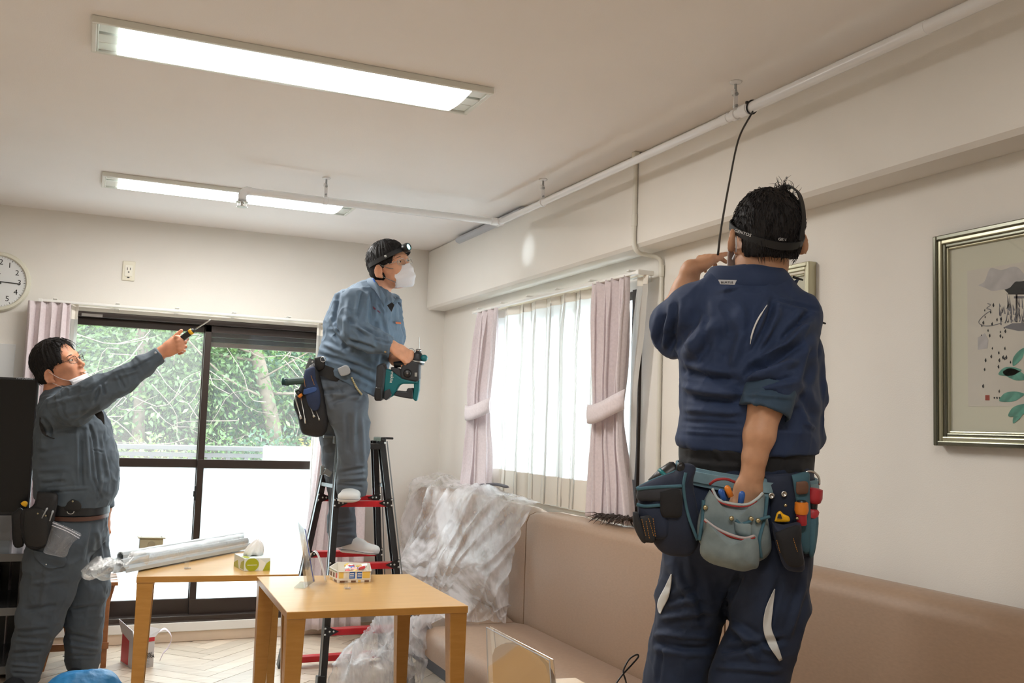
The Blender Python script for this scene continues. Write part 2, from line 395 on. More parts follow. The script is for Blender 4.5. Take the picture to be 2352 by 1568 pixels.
struct(MB().bb(XBEAM, XR + .01, -2.7, YB, 2.13, ZC).build('trim_1', m_wall, bevel=.014, seg=1))      # beam along the right wall
struct(MB().bb(-2.6, XR, YB - .012, YB, 0, .062).build('baseboard_back', m_base, bevel=.003))
struct(MB().bb(-2.6, XR, YB - .02, YB + .002, .062, .117).build('trim_2', m_trim, bevel=.004))
# floor: a slab, and oak planks laid in a herringbone where the photograph shows them
m_plank = [wood('oak_plank_%s' % c, tuple(.92 * k * q for q in (.56, .44, .33)), tuple(1.05 * k * q for q in (.64, .53, .42)), rough=.38, scale=4, stretch=(1.5, 14, 14)) for c, k in zip('abcd', (.9, 1, 1.08, 1.16))]
m_floor = wood('oak_floor', (.58, .47, .36), (.66, .55, .44), rough=.4, scale=2)
floor = struct(MB().bb(-2.76, XR + .16, -2.86, YB + .1, -.1, -.008).build('floor', m_floor))
def clip_poly(P, x0, x1, y0, y1):
    for ax, v, sg in ((0, x0, 1), (0, x1, -1), (1, y0, 1), (1, y1, -1)):
        Q = []
        for i in range(len(P)):
            a, c = P[i], P[(i + 1) % len(P)]; da, dc = sg * (a[ax] - v), sg * (c[ax] - v)
            if da >= 0: Q.append(a)
            if (da < 0) != (dc < 0): t = da / (da - dc); Q.append((a[0] + t * (c[0] - a[0]), a[1] + t * (c[1] - a[1])))
        P = Q
        if len(P) < 3: return None
    return P
PL, PW = .60, .10; n = 0
cs = math.cos(math.radians(45)); R45 = np.array([[cs, -cs], [cs, cs]])
shared = {}
for i in range(-22, 23):
    for j in range(-4, 5):
        for kind in (0, 1):
            # herringbone cell: staircase of L pairs
            ox = i * PW + j * PL * 2 * .5 * 2 / 2; oy = i * PW - j * PL
            r = [(ox, oy), (ox + PL, oy), (ox + PL, oy + PW), (ox, oy + PW)] if kind == 0 else [(ox - PW + PL + PW, oy - PL + PW), (ox + PL + PW, oy - PL + PW), (ox + PL + PW, oy + PW), (ox + PL, oy + PW)]
            g = .0012
            cx0 = sum(p[0] for p in r) / 4; cy0 = sum(p[1] for p in r) / 4
            q = [(p[0] + (g if p[0] < cx0 else -g), p[1] + (g if p[1] < cy0 else -g)) for p in r]
            q = [tuple(R45 @ np.array(p) + np.array([.75, 5.2])) for p in q]
            full = q; q = clip_poly(q, -.75, 2.0, 3.95, YB - .014)
            if q is None or n >= 300: continue
            area_ = abs(sum(q[k][0] * q[(k + 1) % len(q)][1] - q[(k + 1) % len(q)][0] * q[k][1] for k in range(len(q)))) / 2
            if area_ < .002: continue
            z = random.uniform(-.0006, .0006); c = np.mean(np.array(full), 0); mi = random.randrange(4)
            whole = len(q) == 4 and np.allclose(sorted(q), sorted(full))
            if whole and (kind, mi) in shared:
                o = bpy.data.objects.new('plank', shared[(kind, mi)]); COL.objects.link(o); o.parent = floor
                o.location = np.array([c[0], c[1], -.004 + z]) - WLOC['floor']
            else:
                o = MB().poly([(p[0], p[1], -.008 + z) for p in q], .008, (0, 0, 1)).build('plank', m_plank[mi], floor)
                if whole: shared[(kind, mi)] = o.data
            n += 1
# ------------------------------------------------------------------ window_1: the sliding patio window in the back wall
m_frost = bpy.data.materials.new('frosted_glass'); m_frost.use_nodes = True
N, L = nm_(m_frost); N.remove(N['Principled BSDF'])
d_ = N.new('ShaderNodeBsdfTranslucent'); d_.inputs[0].default_value = (.93, .97, .98, 1); g_ = N.new('ShaderNodeBsdfGlossy'); g_.inputs['Roughness'].default_value = .3
x_ = N.new('ShaderNodeMixShader'); x_.inputs[0].default_value = .06; L.new(d_.outputs[0], x_.inputs[1]); L.new(g_.outputs[0], x_.inputs[2]); L.new(x_.outputs[0], N['Material Output'].inputs[0])
def clear_glass(name, haze, col=(.9, .92, .9)):
    m = bpy.data.materials.new(name); m.use_nodes = True; N, L = nm_(m); N.remove(N['Principled BSDF'])
    t = N.new('ShaderNodeBsdfTransparent'); t.inputs[0].default_value = (.97, .98, .97, 1); g = N.new('ShaderNodeBsdfGlossy'); g.inputs['Roughness'].default_value = .02
    d = N.new('ShaderNodeBsdfTranslucent'); d.inputs[0].default_value = (*col, 1)
    a = N.new('ShaderNodeMixShader'); a.inputs[0].default_value = haze; L.new(t.outputs[0], a.inputs[1]); L.new(d.outputs[0], a.inputs[2])
    f = N.new('ShaderNodeLayerWeight'); f.inputs[0].default_value = .5; q = N.new('ShaderNodeMath'); q.operation = 'POWER'; q.inputs[1].default_value = 4.0; L.new(f.outputs['Facing'], q.inputs[0])
    q2 = N.new('ShaderNodeMath'); q2.operation = 'MULTIPLY_ADD'; q2.inputs[1].default_value = .6; q2.inputs[2].default_value = .025; L.new(q.outputs[0], q2.inputs[0])
    b = N.new('ShaderNodeMixShader'); L.new(q2.outputs[0], b.inputs[0]); L.new(a.outputs[0], b.inputs[1]); L.new(g.outputs[0], b.inputs[2]); L.new(b.outputs[0], N['Material Output'].inputs[0])
    return m
m_glass = clear_glass('window_glass', .03); m_glass_haze = clear_glass('milky_glass', .055, (.92, .88, .86))  # left pane mixes in a little more milky translucency
win = MB()
yf = YB + .03
for a in ((WX0, WX0 + .035, yf - .03, yf + .09, WZ0, WZ1), (WX1 - .035, WX1, yf - .03, yf + .09, WZ0, WZ1), (WX0, WX1, yf - .03, yf + .09, WZ1 - .03, WZ1), (WX0, WX1, yf - .04, yf + .09, WZ0, WZ0 + .035)): win.bb(*a)
win.bb(WX0, WX1, yf - .045, yf - .02, WZ0 - .012, WZ0 + .008)
win1 = struct(win.build('window_1', m_brown, bevel=.003))
XM = .678
def sash(x0, x1, y, hazy):
    s = MB(); s.bb(x0, x0 + .04, y - .012, y + .012, WZ0 + .03, WZ1 - .03); s.bb(x1 - .04, x1, y - .012, y + .012, WZ0 + .03, WZ1 - .03)
    s.bb(x0, x1, y - .012, y + .012, WZ1 - .075, WZ1 - .03); s.bb(x0, x1, y - .0125, y + .0125, WZ0 + .03, WZ0 + .125); s.bb(x0, x1, y - .0125, y + .0125, 1.038, 1.092)
    f = s.build('sash', m_brown, win1, bevel=.003)
    MB().bb(x0 + .03, x1 - .03, y - .003, y + .003, 1.08, WZ1 - .06).build('glass_pane', m_glass_haze if hazy else m_glass, f)
    MB().bb(x0 + .03, x1 - .03, y - .003, y + .003, WZ0 + .11, 1.05).build('frosted_pane', m_frost, f)['label'] = 'frosted lower pane'
sash(WX0 + .03, XM + .018, yf + .055, True); sash(XM - .018, WX1 - .03, yf + .02, False)
win1_lock = MB().bb(XM - .028, XM - .016, yf - .012, yf + .01, .84, .93).bb(XM - .034, XM - .022, yf - .018, yf - .004, .865, .90).build('window_latch', m_black, win1, bevel=.002)
# slatted shutter box outside, above the right sash
for k in range(5):
    MB().bb(XM + .03, WX1 - .02, yf + .10, yf + .125 + .006 * (k % 2), 1.80 + k * .031, 1.829 + k * .031).build('shutter_slat', m_brown if k % 2 else mat('brown_slat', (.10, .062, .045), rough=.45), win1, bevel=.003)
MB().box((.005, yf - .032, 1.935), (.115, .002, .017)).build('maker_plate', mat('silver_plate', (.4, .38, .36), rough=.4, metal=.6), win1)
# ------------------------------------------------------------------ window_2 in the right wall
w2 = MB()
for a in ((SY0, SY0 + .045), (SY1 - .04, SY1), ((SY0 + SY1) / 2 - .02, (SY0 + SY1) / 2 + .02)): w2.bb(XR + .012, XR + .1, a[0], a[1], SZ0, SZ1)
w2.bb(XR + .012, XR + .1, SY0, SY1, SZ1 - .04, SZ1); w2.bb(XR + .012, XR + .1, SY0, SY1, SZ0, SZ0 + .04); w2.bb(XR - .014, XR + .015, SY0 - .04, SY0 + .03, SZ0 - .02, SZ1)
win2 = struct(w2.build('window_2', m_brown, bevel=.003))
for y0, y1 in ((SY0 + .04, 4.53), (4.55, SY1 - .03)): MB().bb(XR + .05, XR + .056, y0, y1, SZ0 + .03, SZ1 - .03).build('frosted_pane', m_frost, win2)
MB().bb(XR - .012, XR + .012, SY0 - .02, SY1 + .02, SZ0 - .025, SZ0).build('window_sill', m_trim, win2, bevel=.003)
# ------------------------------------------------------------------ outside: balcony, railing, shrubs on the bank, trees
m_conc = mat('pale_concrete', (.86, .87, .87), rough=.9, var=.05)
struct(MB().bb(-3, 5, YB + .161, 7.75, -.3, -.02).build('balcony_floor', m_conc))
rl = thing('balcony_railing', (.6, 7.6, -.02), 'grey metal balcony railing outside the sliding window', 'railing')
m_rail = mat('grey_railing', (.13, .125, .13), rough=.5)
MB().bb(-3, 4.6, 7.575, 7.635, 1.105, 1.14).build('top_rail', m_rail, rl, bevel=.006)
MB().bb(-3, 4.6, 7.59, 7.62, 1.055, 1.085).build('middle_rail', m_rail, rl, bevel=.003); MB().bb(-3, 4.6, 7.59, 7.62, .08, .11).build('bottom_rail', m_rail, rl, bevel=.003)
me0 = None
for k in range(52):
    x = -2.5 + k * .135
    if me0 is None: o = MB().bb(x - .014, x + .014, 7.592, 7.618, -.02, 1.056).build('baluster', m_rail, rl, bevel=.003); me0 = o.data; z0 = o.location.z
    else:
        o = bpy.data.objects.new('baluster', me0); COL.objects.link(o); o.parent = rl; o.location = (x - .6, .005, z0)
bx = thing('outdoor_unit', (1.72, 7.25, -.02), 'white outdoor box standing on the balcony at the right', 'outdoor unit')
MB().bb(1.235, 2.2, 7.1, 7.42, .02, 1.155).build('casing', mat('white_casing', (.9, .92, .92), rough=.5), bx, bevel=.01)
MB().bb(1.3, 1.36, 7.12, 7.4, -.02, .02).build('foot', m_grey, bx); MB().bb(2.08, 2.14, 7.12, 7.4, -.02, .02).build('foot', m_grey, bx); MB().lathe((1.53, 7.098, 1.075), (0, -1, 0), [(0, .011), (.004, .009)], 10).build('screw', m_grey, bx)
m_hill = mat('leaf_litter_bank', (.075, .062, .042), rough=1, var=.5, vscale=3, bump=.6, bscale=9, bdist=.1)
xs = np.linspace(-9, 16, 60); ys = np.linspace(8.2, 21, 34)
P = np.array([[(x, y, 0) for x in xs] for y in ys])
q = P.reshape(-1, 3); q[:, 2] = -.6 + np.clip(q[:, 1] - 8.6, 0, 99) * .56 + vnoise(q, .7) * .25 + vnoise(q, 2.3) * .1
struct(MB().grid(q.reshape(P.shape)).build('ground', m_hill, smooth=True))
def leafmat(name, c, v=.35):
    c = tuple(.72 * q for q in c)
    m = mat(name, c, rough=.45, var=v, vscale=9)
    N, L = nm_(m); b = N['Principled BSDF']; t = N.new('ShaderNodeBsdfTranslucent'); t.inputs[0].default_value = (c[0] * 1.5, c[1] * 1.35, c[2] * .8, 1)
    mx = N.new('ShaderNodeMixShader'); mx.inputs[0].default_value = .35; L.new(b.outputs[0], mx.inputs[1]); L.new(t.outputs[0], mx.inputs[2]); L.new(mx.outputs[0], N['Material Output'].inputs[0]); return m
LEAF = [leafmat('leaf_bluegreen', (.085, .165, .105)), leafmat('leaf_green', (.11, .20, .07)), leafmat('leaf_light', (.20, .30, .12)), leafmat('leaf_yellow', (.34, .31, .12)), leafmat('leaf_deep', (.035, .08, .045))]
m_bark = mat('pale_bark', (.13, .10, .075), rough=.9, var=.3, vscale=14); m_bark2 = mat('grey_bark', (.12, .10, .09), rough=.9, var=.3, vscale=14)
RS = np.random.RandomState(11)
def leaves(c, r, n, size, droop=.3, shell=.5):
    """n pointed leaves (4 corners + midrib fold) spread through an ellipsoid"""
    d = RS.randn(n, 3); d /= np.linalg.norm(d, axis=1)[:, None]; rad = shell + (1 - shell) * RS.rand(n) ** .6
    p = np.array(c) + d * rad[:, None] * np.array(r) * (1 + .25 * vnoise(d * 3 + np.array(c), 1.3))[:, None]
    t = d * .6 + RS.randn(n, 3) * .6; t[:, 2] -= droop; t /= np.linalg.norm(t, axis=1)[:, None]
    u = np.cross(t, RS.randn(n, 3)); u /= np.linalg.norm(u, axis=1)[:, None]; nn = np.cross(t, u)
    s = size * (.6 + .8 * RS.rand(n))[:, None]
    V = np.stack([p, p + t * s * .5 + u * s * .22 + nn * s * .06, p + t * s, p + t * s * .5 - u * s * .22 + nn * s * .06], 1).reshape(-1, 3)
    return V, np.arange(4 * n).reshape(n, 4)
def shrub(c, r, n, size, mi, label, name='shrub', cat='shrub', stems=5, group='shrubs on the bank behind the railing'):
    t = thing(name, (c[0], c[1], c[2] - r[2]), label, cat, group)
    V, F = leaves(c, r, n, size); mesh_obj('foliage', V, F, LEAF[mi], t)['kind'] = 'stuff'
    if name == 'shrub':
        V, F = leaves(c, [q * .95 for q in r], n // 4, size * .8); mesh_obj('young_foliage', V, F, LEAF[2 if mi != 2 else 3], t)['kind'] = 'stuff'
    s = MB()
    for _ in range(stems):
        a = np.array([c[0] + RS.uniform(-.2, .2) * r[0], c[1], c[2] - r[2] - .1]); e = np.array(c) + RS.randn(3) * np.array(r) * .5; e[2] = c[2] + abs(RS.randn()) * r[2] * .3
        s.tube(crom([a, (a + e) / 2 + RS.randn(3) * .1, e], 7), np.linspace(.018, .006, 7), 6)
    s.build('stem', m_bark, t, smooth=True)
def hz(y): return -.6 + max(y - 8.6, 0) * .56
for k, (x, y, rx, rr, mi, lab) in enumerate([
    (-.35, 9.3, .8, .62, 2, 'pale feathery shrub low behind the railing, leftmost'), (.55, 9.1, .62, .50, 2, 'pale green shrub low behind the railing in the left pane'),
    (1.15, 9.5, .5, .55, 1, 'small green shrub just left of the window mullion'), (1.75, 9.6, .7, .6, 0, 'blue-green shrub seen just right of the mullion'),
    (2.5, 9.4, .6, .8, 3, 'yellowing shrub in the middle of the right pane'), (3.1, 10.0, .9, .9, 1, 'dense green shrub at the right of the right pane'),
    (2.3, 9.2, .8, .42, 2, 'low bright shrub along the railing in the right pane'), (-1.0, 11.2, 1.0, 1.0, 0, 'tall blue-green shrub behind the pointing man'),
    (.4, 12.4, 1.1, .9, 0, 'blue-green shrub high on the bank in the left pane'), (3.3, 11.6, 1.1, 1.1, 0, 'blue-green shrub high on the bank in the right pane')]):
    z = hz(y) + rr * .75
    if y < 9.7: z = max(z, .62)
    shrub((x, y, z), (rx, .45, rr), int(3600 * rx * rr / .4), .052 if k not in (1, 6) else .045, mi, lab)
for k, (x, y, lean, h, r, mb, lab) in enumerate([
    (-.2, 12.0, .15, 5, .10, m_bark2, 'slim grey trunk at the far left of the window view'), (.55, 11.0, -.1, 5, .07, m_bark, 'pale slim trunk left of the middle of the left pane'),
    (1.0, 13.0, .05, 5, .13, m_bark2, 'grey trunk in the middle of the left pane'), (1.55, 11.5, -.12, 5, .11, m_bark2, 'broad grey-brown trunk beside the mullion'),
    (2.1, 10.8, -.9, 3.6, .09, m_bark, 'leaning pale trunk under the shutter box'), (3.2, 11.2, .8, 4.2, .08, m_bark, 'forked trunk leaning right in the right pane')]):
    t = thing('tree', (x, y, hz(y) - .2), lab, 'tree', 'trees on the bank')
    a = np.array([x, y, hz(y) - .3]); pts = [a, a + [lean * .3, 0, h * .33], a + [lean * .75 + .05, .1, h * .66], a + [lean * 1.2, .1, h]]
    MB().tube(crom(pts, 12), np.linspace(r, r * .6, 12), 10).build('trunk', mb, t, smooth=True)
    c = a + [lean * 1.1, .2, h * .95]; c[2] = hz(y) + 1.3
    V, F = leaves(c, (1.3, .7, 1.0), 5000, .065, shell=.1); mesh_obj('foliage', V, F, LEAF[(0, 1, 4, 0, 1, 0)[k]], t)['kind'] = 'stuff'
    s = MB()
    for j in range(9):
        z0 = RS.uniform(.25, .8); p0 = a + np.array([lean * z0, 0, h * z0]); e = p0 + np.array([RS.uniform(-1, 1), RS.uniform(-.6, .1), RS.uniform(-.3, .7)])
        s.tube(crom([p0, (p0 + e) / 2 + RS.randn(3) * .15, e], 7), np.linspace(r * .22, .006, 7), 5)
    s.build('branch', mb, t, smooth=True)
s = MB()
for j in range(120):
    x, y = RS.uniform(-1.2, 3.6), RS.uniform(9.0, 10.6); p0 = np.array([x, y, RS.uniform(.7, 2.5)]); a = RS.uniform(0, 6.3); l = RS.uniform(.3, .9)
    P4 = [p0 + np.array([math.cos(a) * l * t, RS.uniform(-.1, .1), math.sin(a) * l * t]) + RS.randn(3) * .09 for t in (0, .33, .66, 1)]
    s.tube(crom(P4, 9), np.linspace(.005, .0018, 9), 5)
tag(s.build('dry_branches', mat('dry_twig', (.17, .135, .11), rough=.9), smooth=True), 'tangle of pale bare branches hanging in front of the bank', 'branches', kind='stuff')
def carpet(n, size, y0, y1, h):
    V, F = leaves((0, 0, 0), (1, 1, 1), n, size, shell=.0); x = RS.uniform(-6, 8, n); y = RS.uniform(y0, y1, n); g = -.6 + np.maximum(y - 8.6, 0) * .56 + h * RS.rand(n) ** .8
    W4 = V.reshape(n, 4, 3); W4 = W4 - W4[:, :1] + np.stack([x, y, g], 1)[:, None]; return W4.reshape(-1, 3), F
V, F = carpet(52000, .075, 11.0, 15.5, 1.3)
tag(mesh_obj('background_foliage', V, F, LEAF[0]), 'dense blue-green foliage of the wood climbing the bank behind', 'foliage', kind='stuff')
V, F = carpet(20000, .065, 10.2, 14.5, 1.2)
tag(mesh_obj('pale_foliage', V, F, LEAF[2]), 'paler leaves scattered through the wood on the bank', 'foliage', kind='stuff')  # second scatter of leaves in a paler green
# ================================================================== CEILING FITTINGS
m_lampbody = mat('lamp_enamel', (.78, .79, .74), rough=.3)
m_glow = mat('lamp_diffuser', (.95, .96, .95), rough=.4, emit=(.97, 1.0, .98), estr=3.2)
m_refl = mat('lamp_reflector', (.72, .76, .72), rough=.22, metal=.3)
def ceiling_light(x0, x1, y0, y1, label):
    t = thing('ceiling_light', ((x0 + x1) / 2, (y0 + y1) / 2, ZC), label, 'ceiling light', 'fluorescent ceiling lights')
    z = ZC - .022; e = .016
    MB().bb(x0, x1, y0, y0 + e, z, ZC).bb(x0, x1, y1 - e, y1, z, ZC).bb(x0, x0 + e, y0 + e, y1 - e, z, ZC).bb(x1 - e, x1, y0 + e, y1 - e, z, ZC).build('frame', m_lampbody, t, bevel=.003)
    MB().bb(x0 + e, x1 - e, y0 + e, y1 - e, ZC - .008, ZC - .002).build('back_plate', m_refl, t)
    for s in (0, 1):
        a, c = (x0 + e, x0 + .078) if s == 0 else (x1 - .078, x1 - e); m = MB()
        for k in range(3):
            ya = y0 + e + .004 + k * (y1 - y0 - 2 * e) / 3; m.bb(a, c, ya, ya + (y1 - y0 - 2 * e) / 3 - .012, ZC - .015 - .004 * (k == 1), ZC - .006)
        m.bb(a, a + .006, y0 + e, y1 - e, ZC - .02, ZC - .004).build('end_reflector', m_refl, t, bevel=.002)
    xs = np.linspace(0, 1, 9); P = []
    for u in (x0 + .078, x1 - .078):
        P.append([(u, y0 + .02 + (y1 - y0 - .04) * v, ZC - .020 - .008 * math.sin(math.pi * v)) for v in xs])
    nb = 14; rows = [[((1 - k / nb) * P[0][j][0] + k / nb * P[1][j][0], P[0][j][1], P[0][j][2]) for j in range(9)] for k in range(nb + 1)]
    MB().grid(np.array(rows)).build('diffuser', m_glow, t, smooth=True, solid=.003)
ceiling_light(-.056, 1.244, 3.085, 3.362, 'long bright ceiling light nearest the camera, clear of the pipes')
ceiling_light(.004, 1.292, 5.12, 5.40, 'long bright ceiling light at the back, half behind the branch pipe')
for x in (-1.6,): ceiling_light(x - .65, x + .65, .46, .74, 'added long ceiling light out of view behind the camera')  # this and the next: unseen fittings added around the fill lamps
ceiling_light(-.056, 1.244, .46, .74, 'added ceiling light out of view just behind the camera')
# ------------------------------------------------------------------ sprinkler pipework
PX, PZ = 1.935, 2.425
pipe = thing('sprinkler_pipe', (PX, 2.0, PZ), 'long white painted sprinkler pipe hung under the ceiling along the beam', 'pipe')
yj = at(1712, 256, x=PX)[1]; yb = 4.66; zb = PZ
MB().lathe((PX, -2.6, PZ), (0, 1, 0), [(0, .0185), (yj + 2.6, .0185)], 20).build('pipe_run', m_pipe, pipe, smooth=True, angle=40)
MB().lathe((PX, yj, PZ), (0, 1, 0), [(0, .0155), (yb - yj + .04, .0155)], 20).build('pipe_run', m_pipe, pipe, smooth=True, angle=40)
for y, r in ((at(2117, 62, x=PX)[1], .0197), (yj, .0205), (yj + .11, .0175), (yb, .0205)):
    MB().lathe((PX, y - .022, PZ), (0, 1, 0), [(0, r - .003), (.002, r), (.042, r), (.044, r - .003)], 20).build('coupling', m_pipe, pipe, smooth=True, angle=40)
xe = .625
MB().lathe((PX, yb, zb), (-1, 0, 0), [(0, .0175), (PX - xe, .0175)], 18).build('branch_run', m_pipe, pipe, smooth=True, angle=40)
MB().lathe((PX - .02, yb, zb), (-1, 0, 0), [(0, .0205), (.03, .0205), (.032, .0175)], 18).build('tee_joint', m_pipe, pipe, smooth=True, angle=40)
MB().tube(crom([(xe + .03, yb, zb), (xe + .005, yb, zb), (xe - .008, yb, zb - .02), (xe - .008, yb, zb - .05)], 9), .0195, 14).build('elbow', m_pipe, pipe, smooth=True)
sp = MB().lathe((xe - .008, yb, zb - .045), (0, 0, -1), [(0, .011), (.008, .011), (.01, .030), (.013, .030), (.015, .008), (.03, .006), (.032, .024), (.035, .025), (.037, .004)], 18)
for k in range(6):
    a = k * 1.047; sp.box((xe - .008 + .02 * math.cos(a), yb + .02 * math.sin(a), zb - .068), (.003, .003, .025))
sp.build('sprinkler_head', m_metal, pipe, smooth=True, angle=30)
def hanger(x, y, z, lab):
    t = thing('pipe_hanger', (x, y, ZC), lab, 'pipe hanger', 'pipe hangers')
    MB().lathe((x, y, ZC), (0, 0, -1), [(0, .019), (.002, .021), (.006, .019), (.009, .006)], 16).build('ceiling_plate', m_pipe, t, smooth=True, angle=40)
    MB().lathe((x, y, ZC - .006), (0, 0, -1), [(0, .0045), (.03, .0045)], 10).build('rod', m_grey, t, smooth=True, angle=40)
    MB().bb(x - .008, x + .008, y - .003, y + .003, z + .02, ZC - .03).bb(x - .01, x - .004, y - .006, y + .012, ZC - .045, ZC - .028).build('bracket', m_pipe, t, bevel=.002)
    MB().lathe((x, y - .01, ZC - .045), (0, 1, 0), [(0, .006), (.02, .006)], 6).lathe((x, y - .01, z + .03), (0, 1, 0), [(0, .005), (.02, .005)], 6).build('bolt', m_grey, t)
    a = np.linspace(-.2, 2 * math.pi - .2, 22, endpoint=False)
    return t
h = hanger(PX, yj + .055, PZ, 'pipe hanger beside the black cable tie, nearest the camera'); MB().lathe((PX, yj + .045, PZ), (0, 1, 0), [(0, .0175), (.001, .0195), (.019, .0195), (.02, .0175)], 18).build('clamp_ring', m_pipe, h, smooth=True, angle=40)
h = hanger(PX, at(1246, 470, x=PX)[1], PZ, 'pipe hanger on the long pipe just right of the tee joint'); y_ = WLOC[h.name][1]; MB().lathe((PX, y_ - .01, PZ), (0, 1, 0), [(0, .0175), (.001, .0195), (.019, .0195), (.02, .0175)], 18).build('clamp_ring', m_pipe, h, smooth=True, angle=40)
h = hanger(1.01, yb, zb, 'pipe hanger holding the branch pipe in front of the far ceiling light'); MB().lathe((1.0, yb, zb), (1, 0, 0), [(0, .0175), (.001, .0195), (.019, .0195), (.02, .0175)], 18).build('clamp_ring', m_pipe, h, smooth=True, angle=40)
# cable tie and the black cable held by the man at the right
m_cable = mat('black_cable', (.008, .008, .009), rough=.35)
a = np.linspace(0, 2 * math.pi, 20)
tie = MB(); tie.tube([(PX + .021 * math.cos(q), yj - .035 - .006 * math.sin(q), PZ + .021 * math.sin(q)) for q in a], .0028, 6, flat=1.0); tie.box((PX - .02, yj - .035, PZ + .012), (.008, .008, .008))
tag(tie.build('cable_tie', m_cable, smooth=True, angle=50), 'black cable tie looped round the long ceiling pipe', 'cable tie')
DR = 2.55   # forward distance of the man at the right
c0 = np.array([PX - .005, yj - .045, PZ - .019]); c4 = fp(1649, 584, DR - .02)
pts = [c0, None, None, None, c4]; dd0 = pj(c0)[2]; dd4 = DR - .02
for i, (x, y) in ((1, (1697, 318)), (2, (1675, 420)), (3, (1657, 520))): pts[i] = fp(x, y, dd0 + (dd4 - dd0) * (y - 262) / 322)

tag(MB().tube(crom(pts, 30), .0032, 8).build('cable', m_cable, smooth=True), 'thin black cable running from the pipe down to the raised hand', 'cable')
# half-round conduit cover on the beam near the corner
dc = MB(); y0, y1 = 4.70, 5.68; rings = []
for y in (y0, y1): rings.append([(XBEAM - .03 * math.sin(q), y, 2.512 - .022 * math.cos(q)) for q in np.linspace(0, math.pi, 10)])
tag(dc.loft([np.array(r) for r in rings]).build('conduit_cover', mat('blue_grey_plastic', (.50, .52, .56), rough=.4), smooth=True, angle=50), 'blue-grey half-round cable cover where beam meets ceiling near the corner', 'cable cover')
cn = thing('wall_conduit', (XR - .01, 3.53, 1.1), 'thin ivory conduit running down the wall right of the curtained window', 'conduit')
m_cond = mat('ivory_conduit', (.72, .70, .62), rough=.4)
yc = at(1466, 352, x=XBEAM)[1]; yw = at(1518, 700, x=XR - .012)[1]; xb = XBEAM - .011
MB().bb(XBEAM - .024, XBEAM, yc - .014, yc + .014, ZC - .045, ZC).build('junction_cap', m_cond, cn, bevel=.003)
MB().tube([(xb, yc, ZC - .04), (xb, yc, 2.235)], .0095, 12).build('conduit_length', m_cond, cn, smooth=True, angle=40)
MB().tube(crom([(xb, yc, 2.26), (xb, yc, 2.15), (xb + .012, yc - .012, 2.108), (XR - .07, yw + .02, 2.105), (XR - .022, yw, 2.09), (XR - .012, yw, 2.03)], 24), .0095, 12).build('bent_conduit', m_cond, cn, smooth=True)
for c in ((xb, yc, 2.25), (XR - .012, yw, 2.045)): MB().lathe((c[0], c[1], c[2] - .03), (0, 0, 1), [(0, .0118), (.05, .0118)], 12).build('socket_joint', m_cond, cn, smooth=True, angle=40)
MB().tube([(XR - .012, yw, 2.05), (XR - .012, yw, .95)], .0085, 12).build('conduit_length', m_cond, cn, smooth=True, angle=40)
# ================================================================== BACK WALL: clock, socket, curtain rail, curtains
ck = thing('wall_clock', (-.505, YB, 2.09), 'round white wall clock with black numerals reading a quarter past', 'clock')
CC = np.array([-.505, YB, 2.09]); CR = .158
MB().lathe(CC, (0, -1, 0), [(0, CR + .01), (.02, CR + .016), (.034, CR + .008), (.036, CR - .006), (.026, CR - .012)], 48, cap=False).build('clock_rim', mat('cream_rim', (.74, .72, .60), rough=.25), ck, smooth=True, angle=40)
MB().lathe(CC, (0, -1, 0), [(0, CR), (.024, CR - .008)], 48).build('clock_face', mat('clock_paper', (.80, .82, .82), rough=.5), ck, smooth=True, angle=40)
RT = np.array([[1, 0, 0], [0, 0, -1], [0, 1, 0]], float).T; RT = np.array([[1, 0, 0], [0, 0, -1.0], [0, 1.0, 0]])
for n_ in range(1, 13):
    a = math.radians(90 - 30 * n_); text('numeral', str(n_), .044, RT, CC + [math.cos(a) * .112, -.0248, math.sin(a) * .112], m_dark, ck)
tk = MB()
for k in range(60):
    a = math.radians(6 * k); r0 = .138 if k % 5 else .134; tk.bar(CC + [math.cos(a) * r0, -.0248, math.sin(a) * r0], CC + [math.cos(a) * .144, -.0248, math.sin(a) * .144], .0016 if k % 5 else .003, .0006, (0, 1, 0))
tk.build('minute_marks', m_dark, ck)
MB().bar(CC + [-.03, -.028, .001], CC + [.118, -.028, -.006], .005, .001, (0, 1, 0)).build('minute_hand', m_dark, ck)
MB().bar(CC + [.02, -.0265, -.012], CC + [-.07, -.0265, .04], .007, .001, (0, 1, 0)).build('hour_hand', m_dark, ck)
MB().lathe(CC, (0, -1, 0), [(.024, .007), (.030, .006)], 12).build('hub', m_dark, ck)
MB().bar(CC + [-.012, -.0248, .045], CC + [.012, -.0248, .045], .004, .0006, (0, 1, 0)).build('dash_mark', m_dark, ck)
so = thing('wall_socket', (.19, YB, 2.218), 'small ivory wall socket above the sliding window', 'wall socket')
MB().bb(.154, .226, YB - .008, YB, 2.158, 2.278).build('cover_plate', m_offw, so, bevel=.004)
MB().bb(.168, .212, YB - .011, YB - .006, 2.185, 2.252).build('socket_insert', mat('ivory_insert', (.80, .77, .66), rough=.3), so, bevel=.002)
MB().bb(.180, .1835, YB - .0118, YB - .009, 2.222, 2.238).bb(.197, .2005, YB - .0118, YB - .009, 2.224, 2.238).bb(.186, .195, YB - .0118, YB - .009, 2.208, 2.214).bb(.184, .197, YB - .0118, YB - .007, 2.176, 2.181).build('socket_slots', m_dark, so)
